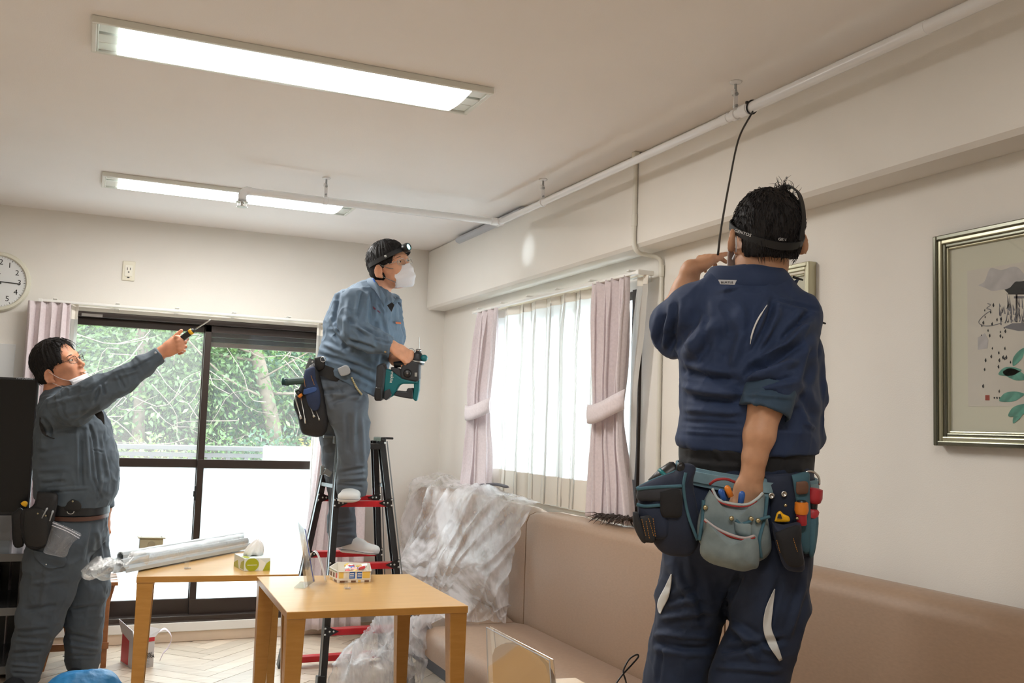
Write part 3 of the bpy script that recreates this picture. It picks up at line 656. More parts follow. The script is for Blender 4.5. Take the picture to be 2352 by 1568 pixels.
def rail(p0, p1, nrm, label, nb):
    """double curtain rail on a wall; p0,p1 ends on the wall at rail height, nrm into the room"""
    p0, p1, nrm = [np.array(q, float) for q in (p0, p1, nrm)]; t = thing('curtain_rail', (p0 + p1) / 2, label, 'curtain rail', 'double curtain rails')
    for off in (.045, .10): MB().bar(p0 + nrm * off, p1 + nrm * off, .014, .024, nrm).build('rail_track', m_offw if off < .05 else m_white, t, bevel=.003)
    d = (p1 - p0) / np.linalg.norm(p1 - p0)
    for k in range(nb):
        c = p0 + (p1 - p0) * (.04 + .92 * k / (nb - 1)); MB().bar(c + [0, 0, .016], c + nrm * .115 + [0, 0, .016], .022, .007).bar(c + [0, 0, .0], c + nrm * .004 + [0, 0, 0], .026, .05).build('bracket', m_white, t, bevel=.002)
    for q, s in ((p0, -1), (p1, 1)): MB().bar(q + nrm * .035 + d * s * .004, q + nrm * .115 + d * s * .004, .022, .02).build('end_cap', m_white, t, bevel=.003)
    return t
rail((-.27, YB, 1.992), (1.56, YB, 1.985), (0, -1, 0), 'long white double curtain rail above the sliding window', 6)
rail((XR, 3.55, 2.030), (XR, 5.46, 2.038), (-1, 0, 0), 'white double curtain rail above the window in the right wall', 6)
# curtains: pleated sheets with real folds
m_curt = mat('mauve_curtain', (.72, .635, .65), rough=.85, sheen=.3, var=.06, vscale=90, bump=.3, bscale=300, bdist=.001)
m_sheer = bpy.data.materials.new('sheer_white'); m_sheer.use_nodes = True; N, L = nm_(m_sheer); N.remove(N['Principled BSDF'])
t_ = N.new('ShaderNodeBsdfTransparent'); d_ = N.new('ShaderNodeBsdfTranslucent'); d_.inputs[0].default_value = (.74, .735, .72, 1); f_ = N.new('ShaderNodeBsdfDiffuse'); f_.inputs[0].default_value = (.86, .83, .78, 1)
a_ = N.new('ShaderNodeMixShader'); a_.inputs[0].default_value = .5; L.new(d_.outputs[0], a_.inputs[1]); L.new(f_.outputs[0], a_.inputs[2])
b_ = N.new('ShaderNodeMixShader'); b_.inputs[0].default_value = .84; L.new(t_.outputs[0], b_.inputs[1]); L.new(a_.outputs[0], b_.inputs[2]); L.new(b_.outputs[0], N['Material Output'].inputs[0])
m_sheer_hem = mat('sheer_hem', (.84, .80, .72), rough=.9)
def curtain(name, wall, a0, a1, z0, z1, off, pleats, label, material, amp=.028, tie=None, skew=0, gath=None, seed=0, hem=None, cat='curtain', group=None):
    """wall 'y' (back wall, spans x) or 'x' (right wall, spans y). tie=(z, a0, a1) narrows the curtain there"""
    nu = pleats * 10; nv = 46; U = np.linspace(0, 1, nu); Vv = np.linspace(0, 1, nv); P = np.zeros((nv, nu, 3)); rs = np.random.RandomState(seed); ph = np.cumsum(rs.uniform(.75, 1.25, pleats + 2)); ph = ph / ph[pleats] * pleats
    uu = np.interp(U * pleats, np.arange(pleats + 2), np.concatenate([[0], ph[:pleats + 1]]))
    for i, v in enumerate(Vv):
        z = z1 + (z0 - z1) * v; b0, b1 = a0, a1
        if gath: b0 = a0 + (gath[0] - a0) * min(v * 1.3, 1); b1 = a1 + (gath[1] - a1) * min(v * 1.3, 1)
        if tie:
            k = math.exp(-((z - tie[0]) / .30) ** 2); b0 = b0 * (1 - k) + tie[1] * k; b1 = b1 * (1 - k) + tie[2] * k
        am = amp * (.55 + .45 * min(v * 6, 1)) * (1 - .35 * (math.exp(-((z - tie[0]) / .12) ** 2) if tie else 0))
        top = max(0, 1 - v * 9)
        w = np.sin(uu * 2 * math.pi) * (1 - top) + np.sign(np.sin(uu * 2 * math.pi)) * np.abs(np.sin(uu * 2 * math.pi)) ** .5 * top
        w = w * am + np.sin(uu * 2 * math.pi * .5 + 3 * v + seed) * am * .35 + vnoise(np.stack([uu, np.full(nu, v * 2.2), np.full(nu, seed)], 1), 1.7) * am * .4
        s = b0 + (b1 - b0) * (U + .22 / pleats * np.sin(uu * 4 * math.pi) * (1 - top * .5)) + skew * v
        if wall == 'y': P[i] = np.stack([s, YB - off - w, np.full(nu, z)], 1)
        else: P[i] = np.stack([XR - off - w, s, np.full(nu, z)], 1)
    if name:
        t = thing(name, P[-1].mean(0), label, cat, group)
        MB().grid(P).build('curtain_cloth', material, t, smooth=True, solid=0 if material is m_sheer else .0022)
        if hem:
            k = int(nv * (1 - hem / (z1 - z0))); Q = P[k:].copy(); Q[..., 1 if wall == 'y' else 0] -= .004; MB().grid(Q).build('hem', m_sheer_hem if material is m_sheer else m_curt, t, smooth=True, solid=0)
        if material is m_sheer:
            Q = P[:3].copy(); Q[..., 1 if wall == 'y' else 0] -= .003; MB().grid(Q).build('heading_tape', m_sheer_hem, t, smooth=True)
        return t, P
tl, _ = curtain('curtain', 'y', -.335, -.115, .06, 1.985, .10, 5, 'mauve curtain gathered left of the sliding window behind the pointing man', m_curt, .026, seed=3, group='mauve curtains')
tr, _ = curtain('curtain', 'y', 1.42, 1.66, .05, 1.985, .10, 5, 'mauve curtain gathered behind the stepladder at the right of the sliding window', m_curt, .028, seed=5, gath=(1.31, 1.68), group='mauve curtains')
curtain('sheer_curtain', 'y', 1.34, 1.52, .07, 1.985, .045, 5, 'thin white curtain gathered at the right of the sliding window', m_sheer, .016, seed=8)
curtain('sheer_curtain', 'y', -.115, -.07, .07, 1.985, .05, 2, 'sliver of thin white curtain at the left of the sliding window', m_sheer, .012, seed=9)
t1, P1 = curtain('curtain', 'x', 5.08, 5.38, .975, 2.03, .10, 4, 'mauve curtain tied back at the left of the right-wall window', m_curt, .03, tie=(1.43, 5.16, 5.46), gath=(5.12, 5.50), seed=2, group='mauve curtains')
t2, P2 = curtain('curtain', 'x', 3.64, 3.94, .965, 2.03, .10, 6, 'mauve curtain tied back at the right of the right-wall window', m_curt, .03, tie=(1.43, 3.66, 3.92), gath=(3.56, 3.93), seed=6, group='mauve curtains')
def tieback(par, ya, za, yb, zb, hgt=.085):
    rows = []
    for v in np.linspace(0, 1, 14):
        y = ya + (yb - ya) * v; z = za + (zb - za) * v - .03 * math.sin(math.pi * v); x = XR - .115 - .055 * math.sin(math.pi * min(max(v, .02), .98)) ** .5
        rows.append([(x, y, z + hgt / 2), (x - .004, y, z + hgt / 6), (x - .004, y, z - hgt / 6), (x, y, z - hgt / 2)])
    MB().grid(np.array(rows)).build('tieback', m_curt, par, smooth=True, solid=.004)
tieback(t2, 3.60, 1.49, 3.93, 1.43); tieback(t1, 5.10, 1.475, 5.48, 1.44)
curtain('sheer_curtain', 'x', 3.82, 5.22, .975, 2.03, .05, 9, 'wide sheer white curtain hanging across the right-wall window', m_sheer, .020, seed=4, hem=.16)
curtain('sheer_curtain', 'x', 3.53, 3.62, 1.15, 2.02, .06, 2, 'narrow end of sheer white curtain pulled aside right of the mauve curtain', m_sheer, .018, gath=(3.62, 3.72), seed=7)
# ================================================================== FRAMED PICTURES on the right wall
m_gold = mat('champagne_frame', (.52, .50, .36), rough=.28, metal=.75); m_gdark = mat('pewter_frame', (.20, .20, .155), rough=.25, metal=.8); m_mat = mat('mount_card', (.70, .665, .56), rough=.85)
def frame(y0, y1, z0, z1, label, cat='picture', dark=True):
    t = thing('framed_picture', (XR, (y0 + y1) / 2, z0), label, cat)
    for a, b_, x, m, nm in ((0, .014, .034, m_gdark if dark else m_gold, 'outer_moulding'), (.013, .026, .028, m_gold, 'gilt_moulding'), (.025, .036, .022, m_gdark if dark else m_offw, 'inner_moulding'), (.035, .042, .018, m_gold, 'slip')):
        f = MB(); f.bb(XR - x, XR, y0 + a, y0 + b_, z0 + a, z1 - a).bb(XR - x, XR, y1 - b_, y1 - a, z0 + a, z1 - a).bb(XR - x, XR, y0 + b_, y1 - b_, z0 + a, z0 + b_).bb(XR - x, XR, y0 + b_, y1 - b_, z1 - b_, z1 - a)
        f.build(nm, m, t, bevel=.003)
    MB().bb(XR - .010, XR - .002, y0 + .03, y1 - .03, z0 + .03, z1 - .03).build('mount', m_mat, t)
    MB().bb(XR - .0165, XR - .0150, y0 + .036, y1 - .036, z0 + .036, z1 - .036).build('picture_glass', clear_glass('picture_glass', .0), t)
    return t
fr = frame(1.16, 2.045, 1.345, 1.94, 'large framed ink painting of a garden pavilion at the right edge')
frame(2.565, 3.02, 1.362, 1.945, 'framed picture half hidden behind the man in navy', dark=False)
# the ink painting: paper and painted shapes as thin layers
pz0, pz1, py0, py1 = 1.455, 1.83, 1.27, 1.945; X0 = XR - .0108
MB().bb(X0, XR - .006, py0, py1, pz0, pz1).build('painting_paper', mat('rice_paper', (.68, .62, .57), rough=.9, var=.03), fr)
def blot(name, pts, material, lay):   # pts in painting pixels (photograph) -> wall plane
    if len(pts) > 5: pts = crom([(*p, 0) for p in list(pts) + [pts[0]]], len(pts) * 5 + 1)[:-1, :2]
    V = [at(x, y, x=X0 - .0002 * lay) for x, y in pts]; MB().poly(V, .0002, (-1, 0, 0)).build(name, material, fr)
m_ink = mat('ink_black', (.03, .03, .035), rough=.8); m_inkg = mat('ink_wash', (.52, .485, .50), rough=.9, var=.12, vscale=30); m_inkm = mat('ink_grey', (.22, .21, .24), rough=.9); m_teal = mat('leaf_teal', (.13, .34, .28), rough=.9, var=.35, vscale=40); m_seal = mat('seal_red', (.36, .07, .05), rough=.8)
blot('mountain_wash', [(2247, 655), (2262, 645), (2275, 616), (2300, 620), (2330, 612), (2349, 625), (2352, 640), (2330, 660), (2300, 665), (2280, 668), (2265, 662)], m_inkg, 1)
blot('mountain_wash', [(2246, 775), (2262, 765), (2270, 780), (2268, 800), (2246, 803)], m_inkg, 1)
blot('pavilion_roof', [(2307, 665), (2320, 660), (2332, 647), (2345, 646), (2380, 640), (2420, 646), (2450, 664), (2440, 674), (2325, 676), (2316, 673)], m_ink, 2)
for x in (2333, 2371, 2409): blot('pavilion_post', [(x, 676), (x + 4, 676), (x + 4, 740), (x, 740)], m_ink, 2)
blot('pavilion_beam', [(2329, 680), (2440, 678), (2440, 684), (2329, 685)], m_inkm, 2)
blot('pavilion_base', [(2304, 752), (2325, 742), (2440, 740), (2445, 752), (2340, 760)], m_inkm, 2)
rs = np.random.RandomState(5); b = MB()
for k in range(46):
    x = rs.uniform(2296, 2352); y = rs.uniform(700, 748); h = rs.uniform(8, 34) * (1 - abs(x - 2320) / 50 * .4)
    V = [at(*q, x=X0 - .0006) for q in ((x - 1.5, y), (x + 1.5, y), (x + rs.uniform(-6, 6), y - h))]; b.poly(V, .0002, (-1, 0, 0))
b.build('reed_strokes', m_inkm, fr)
b = MB()
for k in range(34):
    x = rs.uniform(2248, 2330); y = rs.uniform(700, 900); w_ = rs.uniform(1, 2.4)
    V = [at(*q, x=X0 - .0006) for q in ((x - w_, y), (x + w_ * .5, y - w_ * 2.2), (x + w_, y + w_), (x, y + w_ * 2.4))]; b.poly(V, .0002, (-1, 0, 0))
b.build('ink_dabs', m_ink, fr)
for x, y, a, l in ((2352, 800, 235, 44), (2345, 850, 185, 52), (2360, 870, 160, 60), (2352, 905, 190, 58), (2362, 850, 80, 70), (2372, 930, 200, 60), (2350, 940, 230, 36), (2400, 860, 20, 60), (2392, 900, -25, 60), (2385, 830, 60, 60)):
    a = math.radians(a); d = np.array([math.cos(a), -math.sin(a)]); n_ = np.array([d[1], -d[0]]); c = np.array([x, y], float)
    P_ = [c + n_ * 2, c + d * l * .4 + n_ * l * .2, c + d * l * .8 + n_ * l * .17, c + d * l + [0, 4], c + d * l * .75 - n_ * l * .17, c + d * l * .35 - n_ * l * .17, c - n_ * 2]
    blot('painted_leaf', [tuple(q) for q in P_], m_teal, 3 + (int(x) % 3))
blot('leaf_vein', [(2352, 830), (2356, 830), (2366, 940), (2360, 940)], m_ink, 7)
blot('red_seal', [(2263, 907), (2273, 907), (2273, 919), (2263, 919)], m_seal, 2)
for k, x in enumerate((2282, 2288, 2294, 2302, 2309)): blot('signature_stroke', [(x, 912 - k % 2), (x + 3, 911), (x + 4, 914 + (k % 3)), (x + 1, 916)], m_ink, 2)
path = crom([at(x, y, x=X0 - .0006) for x, y in ((2268, 697), (2275, 700), (2266, 708), (2276, 712), (2262, 722), (2248, 738), (2256, 747), (2275, 748), (2300, 742))], 40); MB().tube(path, .0011, 5, flat=.3, up=(1, 0, 0)).build('path_stroke', m_inkm, fr)
# ================================================================== TELEVISION and its stand at the left
tv = thing('television', (-.72, 5.86, .62), 'large black flat television behind the pointing man at the left edge', 'television')
tx0, tx1 = -1.62, at(88, 900, y=5.85)[0]; tz0, tz1 = .80, at(40, 867, y=5.85)[2]
MB().bb(tx0, tx1, 5.85, 5.90, tz0, tz1).build('television_body', m_black, tv, bevel=.006)
MB().bb(tx0 + .012, tx1 - .012, 5.846, 5.851, tz0 + .02, tz1 - .012).build('screen', mat('dark_screen', (.004, .004, .004), rough=.12), tv)
MB().bb(-.85, -.55, 5.86, 5.89, .66, .82).bb(-1.0, -.4, 5.72, 6.0, .63, .645).build('television_foot', m_black, tv, bevel=.004)
text('maker_lettering', 'MITSUBISHI', .016, RT, np.array(at(57, 869, y=5.848)) + [0, -.001, 0], m_grey, tv)
st = thing('television_stand', (-.9, 5.95, 0), 'black television stand with open shelves behind the pointing man', 'television stand')
for z, tname, mm in ((.61, 'top_shelf', 'a'), (.34, 'middle_shelf', 'b'), (.05, 'bottom_shelf', 'c')):
    MB().bb(-1.7, -.215, 5.62, 6.2, z, z + .018).build(tname, mat('smoked_glass_' + mm, (.10, .105, .11), rough=.12), st, bevel=.003)
    MB().bb(-1.7, -.215, 5.615, 5.621, z - .02, z + .02).build('shelf_edge', mat('steel_edge_' + mm, (.16, .165, .17), rough=.3, metal=.5), st, bevel=.002)
MB().bb(-1.7, -.22, 6.18, 6.21, 0, .61).bb(-.25, -.215, 5.62, 6.2, 0, .61).bb(-1.7, -1.67, 5.62, 6.2, 0, .61).build('stand_body', m_black, st, bevel=.004)
MB().bb(-1.5, -.36, 5.70, 6.1, .36, .50).build('video_recorder', m_black, st, bevel=.004)
tag(MB().bb(-.95, -.388, YB - .02, YB - .001, 1.3, 1.735).build('white_board', mat('board_white', (.72, .73, .72), rough=.35), bevel=.003), 'plain white board on the back wall above the television', 'board')
# ================================================================== BENCH SOFA
m_sofa = mat('tan_vinyl', (.335, .215, .137), rough=.5, var=.06, vscale=60, bump=.25, bscale=500, bdist=.0008, stretch=(1, 1, 3), sheen=.1)
m_sofab = mat('dark_plinth', (.07, .065, .07), rough=.7)
sofa = thing('bench_sofa', (1.9, 3.2, 0), 'long tan vinyl bench sofa along the right wall', 'sofa')
def cushion(name, x0, x1, y0, y1, z0, z1, bev):
    b = MB(); n = 14; ys = np.linspace(y0, y1, n); rings = []
    for i, y in enumerate(ys):
        e = 0.012 * (1 if i in (0, n - 1) else 0); bulge = .006 * math.sin(math.pi * i / (n - 1))
        prof = [(x0, z0), (x0 - bulge, (z0 + z1) / 2), (x0, z1 - bev), (x0 + bev * .3, z1 - bev * .3), (x0 + bev, z1), ((x0 + x1) / 2, z1 + bulge), (x1 - bev * .5, z1), (x1, z1 - bev * .5), (x1, z0)]
        rings.append(np.array([(px + (e if px < (x0 + x1) / 2 else -e), y, pz - (e if pz > z0 else 0)) for px, pz in prof]))
    return b.loft(rings).build(name, m_sofa, sofa, smooth=True, angle=50)
secs = [(4.455, 6.24), (2.81, 4.445), (.80, 2.80), (-1.2, .79)]
for y0, y1 in secs:
    cushion('backrest', 2.035, 2.205, y0, y1, .38, .948, .05); cushion('seat', 1.52 if y0 < 4.4 else 1.76, 2.030, y0, y1, .285, .415, .045)
    MB().bb(1.70 if y0 < 4.4 else 1.84, 2.2, y0 + .01, y1 - .01, 0, .29).build('plinth', m_sofab, sofa, bevel=.005)
# dark feather duster lying on the sofa top
fd = MB(); rs = np.random.RandomState(4)
fp0, fp1 = at(1385, 1194, x=2.10), at(1452, 1200, x=2.10)
for k in range(150):
    u = rs.rand(); a = fp0 * (1 - u) + fp1 * u; a = a + np.array([0, 0, .012]); e = a + np.array([rs.uniform(-.05, .03), rs.uniform(-.02, .09), rs.uniform(-.035, .012)])
    fd.tube(crom([a, (a + e) / 2 + [0, 0, .012], e], 5), np.linspace(.0035, .0006, 5), 4)
dk = thing('feather_duster', (fp0 + fp1) / 2, 'dark brown feathery duster lying on the sofa top below the tied curtain', 'duster')
o = fd.build('feathers', mat('dark_feather', (.05, .035, .03), rough=.8), dk, smooth=True); o['kind'] = 'stuff'
MB().tube([fp0 + [.02, .04, .012], fp1 + [.03, -.25, .012]], .008, 8).build('handle', m_black, dk, smooth=True)
tag(MB().tube(crom([at(x, y, x=2.12) + np.array([0, 0, .012]) for x, y in ((1085, 1120), (1110, 1118), (1140, 1117), (1168, 1124))], 16), np.array([.004] + [.014] * 14 + [.004]), 10, flat=.6).build('grey_cloth_roll', mat('grey_cloth', (.12, .11, .12), rough=.9), smooth=True), 'dark grey rolled cloth on the sofa top under the far curtain', 'cloth')
# ------------------------------------------------------------------ protective plastic sheet over the far end of the sofa
m_film = film('clear_polythene', (.86, .84, .86), opac=.42, rough=.42, gloss=.09, nscale=3, bump=.5, stretch=(5, 1.2, 1.2), contrast=.10)
def sheet(ctrl, nu, nv, foldamp, nf, seed, skew=1.0, ca=.012):
    """ctrl: rows (top->bottom) of 3D control points (left->right)"""
    C = np.array(ctrl, float); A = np.array([crom(r, nu) for r in C]); P = np.array([crom(A[:, j], nv) for j in range(nu)]).transpose(1, 0, 2)
    du = np.gradient(P, axis=1); dv = np.gradient(P, axis=0); N = np.cross(du, dv); N /= np.linalg.norm(N, axis=2)[..., None] + 1e-9; N *= -np.sign(np.mean(N @ VD))
    U, V = np.meshgrid(np.linspace(0, 1, nu), np.linspace(0, 1, nv)); q = np.stack([U * nf + V * skew, V * 1.1, np.full_like(U, seed)], -1).reshape(-1, 3)
    h = (1 - np.abs(vnoise(q, 1.0))) ** 3 * 1.3 + (1 - np.abs(vnoise(q + 7, 2.3))) ** 4 * .7
    w = vnoise(P.reshape(-1, 3) + seed, 26) * .5 + (1 - np.abs(vnoise(P.reshape(-1, 3) + seed, 13))) ** 3
    edge = np.clip(np.minimum(V, 1 - V) * 6 + .3, 0, 1).ravel()
    P = P + (N.reshape(-1, 3) * ((h * foldamp * edge) + w * ca)[:, None]).reshape(P.shape)
    return P
X = lambda px, py, **k: at(px, py, **k)
rows = [
    [X(962, 1100, y=6.2), X(1012, 1086, y=6.16), X(1080, 1114, x=2.14), X(1150, 1130, x=2.14), X(1240, 1153, x=2.12)],
    [X(948, 1128, y=6.2), X(1000, 1126, x=2.0), X(1068, 1136, x=1.995), X(1132, 1150, x=1.995), X(1236, 1166, x=2.005)],
    [X(935, 1215, y=6.1), X(985, 1205, x=1.97), X(1050, 1210, x=1.97), X(1110, 1218, x=1.98), X(1205, 1250, x=2.005)],
    [X(922, 1290, y=5.9), X(960, 1285, x=1.86), X(1020, 1295, x=1.88), X(1080, 1305, x=1.92), X(1182, 1330, x=1.995)],
    [X(912, 1345, y=5.3), X(955, 1352, x=1.66), X(1010, 1372, x=1.72), X(1075, 1387, z=.50), X(1163, 1396, z=.46)],
    [X(880, 1395, y=4.85), X(940, 1400, z=.44), X(1000, 1414, z=.435), X(1070, 1427, z=.43), X(1162, 1433, z=.425)],
]
ps = thing('plastic_sheet', rows[0][0], 'clear plastic dust sheet draped over the far end of the sofa', 'plastic sheet')
P = sheet(rows, 170, 170, .030, 7, 3, skew=3.4, ca=.004)
MB().grid(P).build('draped_film', m_film, ps, smooth=True)
rows = [
    [X(885, 1392, y=4.8), X(935, 1415, y=4.65), X(985, 1425, y=4.5), X(1060, 1432, y=4.35)],
    [X(880, 1440, y=4.72), X(925, 1450, y=4.6), X(968, 1455, y=4.45), X(1000, 1437, y=4.38)],
    [X(845, 1490, y=4.75), X(900, 1495, y=4.6), X(945, 1495, y=4.5), X(962, 1470, y=4.46)],
    [X(800, 1520, y=4.85), X(850, 1530, y=4.65), X(925, 1540, y=4.5), X(948, 1520, y=4.48)],
    [X(788, 1560, y=4.85), X(850, 1590, y=4.6), X(915, 1590, y=4.5), X(942, 1570, y=4.48)],
    [X(800, 1600, y=4.85), X(850, 1640, y=4.6), X(910, 1640, y=4.5), X(945, 1620, y=4.5)]]
MB().grid(sheet(rows, 110, 110, .05, 4, 9, skew=1.0, ca=.012)).build('hanging_film', m_film, ps, smooth=True)
rows = [[X(838, 1488, y=5.0), X(900, 1420, y=4.95), X(965, 1465, y=4.8)], [X(800, 1512, y=4.95), X(880, 1478, y=4.7), X(958, 1500, y=4.7)], [X(790, 1560, y=4.9), X(870, 1550, y=4.5), X(955, 1560, y=4.6)], [X(795, 1600, y=4.9), X(870, 1650, y=4.5), X(955, 1640, y=4.6)]]
MB().grid(sheet(rows, 80, 80, .05, 3, 21, skew=.6, ca=.012)).build('bunched_film', m_film, ps, smooth=True)
# ================================================================== TABLES
m_tab = wood('beech_laminate', (.55, .315, .10), (.64, .38, .135), rough=.3, scale=2.2, stretch=(2, 22, 22), coat=.25)
m_tabe = wood('beech_edge', (.40, .185, .032), (.49, .24, .055), rough=.4, scale=3, stretch=(2, 18, 18))
def table(P, zt, th, lw, label, zleg=0):
    """P: four top corners (x,y): front-left, front-right, back-right, back-left"""
    c = np.mean(np.array(P), 0); t = thing('dining_table', (c[0], c[1], zleg), label, 'table', 'beech dining tables')
    MB().poly([(p[0], p[1], zt - th) for p in P], th, (0, 0, 1)).build('table_top', [m_tab], t, bevel=.0018)
    MB().poly([(c[0] + (p[0] - c[0]) * 1.0008, c[1] + (p[1] - c[1]) * 1.0008, zt - th + .0005) for p in P], th - .002, (0, 0, 1)).build('edge_band', m_tabe, t, bevel=.001)
    ins = [(c[0] + (p[0] - c[0]) * .76, c[1] + (p[1] - c[1]) * .78) for p in P]
    MB().poly([(p[0], p[1], zt - th - .012) for p in ins], .012, (0, 0, 1)).build('under_frame', m_black, t)
    for i, p in enumerate(P):
        d1 = np.array(P[(i + 1) % 4]) - p; d1 /= np.linalg.norm(d1); d2 = np.array(P[(i - 1) % 4]) - p; d2 /= np.linalg.norm(d2); p = np.array(p)
        q0 = [p + d1 * a + d2 * b_ for a, b_ in ((0.002, 0.002), (lw, .002), (lw, lw), (.002, lw))]
        q1 = [p + d1 * a + d2 * b_ for a, b_ in ((.006, .006), (lw * .62, .006), (lw * .62, lw * .62), (.006, lw * .62))]
        MB().loft([np.array([(*q, zleg) for q in q1]), np.array([(*q, zt - th) for q in q0])]).build('leg', m_tabe, t, bevel=.002)
    return t
T1 = [(.681, 3.423), (1.333, 3.386), (1.349, 4.148), (.704, 4.205)]
T2 = [(.238, 4.295), (.884, 4.232), (.955, 5.02), (.305, 5.085)]
table(T1, .70, .026, .066, 'beech table nearest the camera with the candy box on it')
table(T2, .70, .026, .066, 'beech table behind, with the tissue box and wrapped conduits')
T3 = [(.60, 1.75), (1.225, 1.72), (1.243, 2.358), (.62, 2.40)]
table(T3, .70, .026, .066, 'beech table just below the frame, carrying the tan card stand')
# ------------------------------------------------------------------ tissue box
tb = thing('tissue_box', at(585, 1305, z=.70), 'white and green patterned tissue box with a tissue pulled up', 'tissue box')
A_ = at(560, 1311.5, z=.70); B_ = at(620, 1309.5, z=.70); C_ = at(537, 1299, z=.70); D_ = B_ + (C_ - A_)
hh = .054
o_ = (A_ + B_ + C_ + D_) / 4; m_tis = mat('tissue_card', (.66, .74, .74), rough=.4); m_lime = mat('lime_print', (.36, .40, .02), rough=.4); m_lime2 = mat('white_print', (.80, .84, .82), rough=.4)
MB().poly([A_, B_, D_, C_], hh, (0, 0, 1)).build('box', m_tis, tb, bevel=.0015)
def face_shape(O, U, V, pts, nrm, material, name, par, th=.0006):
    P_ = [np.array(O) + np.array(U) * a + np.array(V) * b_ for a, b_ in pts]; MB().poly(P_, th, nrm).build(name, material, par)
U = B_ - A_; Vv = np.array([0, 0, hh]); nf = np.cross(U, Vv); nf /= np.linalg.norm(nf)
circ = lambda cx, cy, rx, ry, n=20: [(min(max(cx + rx * math.cos(a), .003), .997), min(max(cy + ry * math.sin(a), .005), .995)) for a in np.linspace(0, 2 * math.pi, n, endpoint=False)]
face_shape(A_, U, Vv, circ(.30, .5, .26, .52), nf, m_lime, 'printed_disc', tb); face_shape(A_, U, Vv, [(.56, .0), (.72, .0), (.82, .62), (.56, .98)][::1], nf, m_lime2, 'printed_triangle', tb, .0007); face_shape(A_, U, Vv, [(.72, .0), (.997, .0), (.997, .78), (.86, .6)], nf, m_lime, 'printed_arc', tb, .0007)
face_shape(A_, U, Vv, [(.12, .44), (.48, .44), (.48, .49), (.12, .49)], nf, m_lime2, 'printed_line', tb, .001)
U2 = A_ - C_; n2 = np.cross(U2, Vv); n2 /= np.linalg.norm(n2)
face_shape(C_, U2, Vv, [(.0, .3), (.35, .62), (.5, .0), (.0, .0)], n2, m_lime, 'printed_leaf', tb); face_shape(C_, U2, Vv, [(.62, .1), (.97, .1), (.97, .85), (.7, .6)], n2, m_lime, 'printed_leaf', tb)
U3 = B_ - A_; V3 = C_ - A_; T0 = A_ + [0, 0, hh]
face_shape(T0, U3, V3, circ(.14, .25, .13, .24), (0, 0, 1), m_lime, 'printed_disc', tb); face_shape(T0, U3, V3, circ(.7, .2, .2, .15), (0, 0, 1), m_lime2, 'printed_disc', tb); face_shape(T0, U3, V3, circ(.5, .5, .34, .16), (0, 0, 1), mat('slot_shadow', (.3, .32, .3)), 'opening', tb, .0008)
m_paper = mat('tissue_paper', (.86, .86, .85), rough=.9)
tc_ = o_ + [0.004, 0, hh]; ringsz = []
for k, (h, rx, ry, sx) in enumerate(((0, .036, .022, 0), (.02, .034, .020, .002), (.04, .028, .015, .008), (.056, .018, .009, .013), (.068, .006, .004, .016))):
    a = np.linspace(0, 2 * math.pi, 40, endpoint=False); r = 1 + .22 * np.sin(5 * a + k * .5) + .1 * np.sin(9 * a)
    ringsz.append(tc_ + np.stack([np.cos(a) * rx * r + sx, np.sin(a) * ry * r, np.full(40, h) + .006 * np.sin(3 * a)], 1))
MB().loft(ringsz).build('tissue', m_paper, tb, smooth=True)
# ------------------------------------------------------------------ candy-style organiser box with printed paper on table 1
cb = thing('sweets_box', at(805, 1335, z=.70), 'low clear box wrapped in colourful printed paper, full of sweets', 'box')
q = [at(776, 1339, z=.70), at(850, 1337, z=.70), at(853, 1318, z=.70), at(757, 1322, z=.70)]
q = [q[0], q[1], q[1] + (at(846, 1318, z=.70) - q[1]) * 1.0, at(775, 1316, z=.70) , at(757, 1328, z=.70)]
zb0 = .70; m_print = mat('printed_card', (.78, .74, .66), rough=.35); H1 = .048
def wallstrip(Q, z0, z1, th, name, m, par, off=0):
    c = np.mean(np.array(Q), 0); b = MB(); n = len(Q)
    for i in range(n):
        a, d = np.array(Q[i]), np.array(Q[(i + 1) % n]); a[2] = d[2] = 0; nn = np.cross(d - a, (0, 0, 1)); nn /= np.linalg.norm(nn)
        b.poly([a + [0, 0, z0] + nn * off, d + [0, 0, z0] + nn * off, d + [0, 0, z1] + nn * off, a + [0, 0, z1] + nn * off], th, nn)
    return b.build(name, m, par)
MB().poly([(p[0], p[1], .70) for p in q], .004, (0, 0, 1)).build('box_base', m_print, cb); wallstrip(q, .704, .70 + H1, .0015, 'box_wall', m_print, cb)
wallstrip(q, .70 + H1 - .003, .70 + H1, .003, 'box_rim', mat('clear_rim', (.8, .8, .78), rough=.2), cb, .0012)
wallstrip(q, .714, .7165, .001, 'shelf_line', m_white, cb, .0016)
A_, B_, Cc, Dd, Ee = [np.array([p[0], p[1], .70]) for p in q]
m_blue = mat('blue_print', (.02, .12, .45), rough=.4); m_yel = mat('yellow_print', (.75, .52, .12), rough=.4); m_red = mat('red_print', (.55, .04, .04), rough=.4); m_green = mat('green_print', (.10, .33, .10), rough=.4); m_brn = mat('brown_print', (.16, .08, .04), rough=.5)
U = B_ - A_; Vv = np.array([0, 0, H1]); nf = np.cross(U, Vv); nf /= np.linalg.norm(nf)
for x0, x1, y0, y1, m in ((.34, .52, .36, .97, m_blue), (.58, .73, .36, .97, m_blue), (.75, .98, .38, .92, m_yel), (.02, .16, .4, .9, m_yel), (.18, .32, .4, .8, m_print), (.05, .30, .05, .2, m_brn), (.40, .55, .04, .2, m_brn), (.62, .70, .05, .22, m_yel), (.82, .96, .05, .2, m_brn)):
    face_shape(A_ + nf * .0016, U, Vv, [(x0, y0), (x1, y0), (x1, y1), (x0, y1)], nf, m, 'printed_patch', cb)
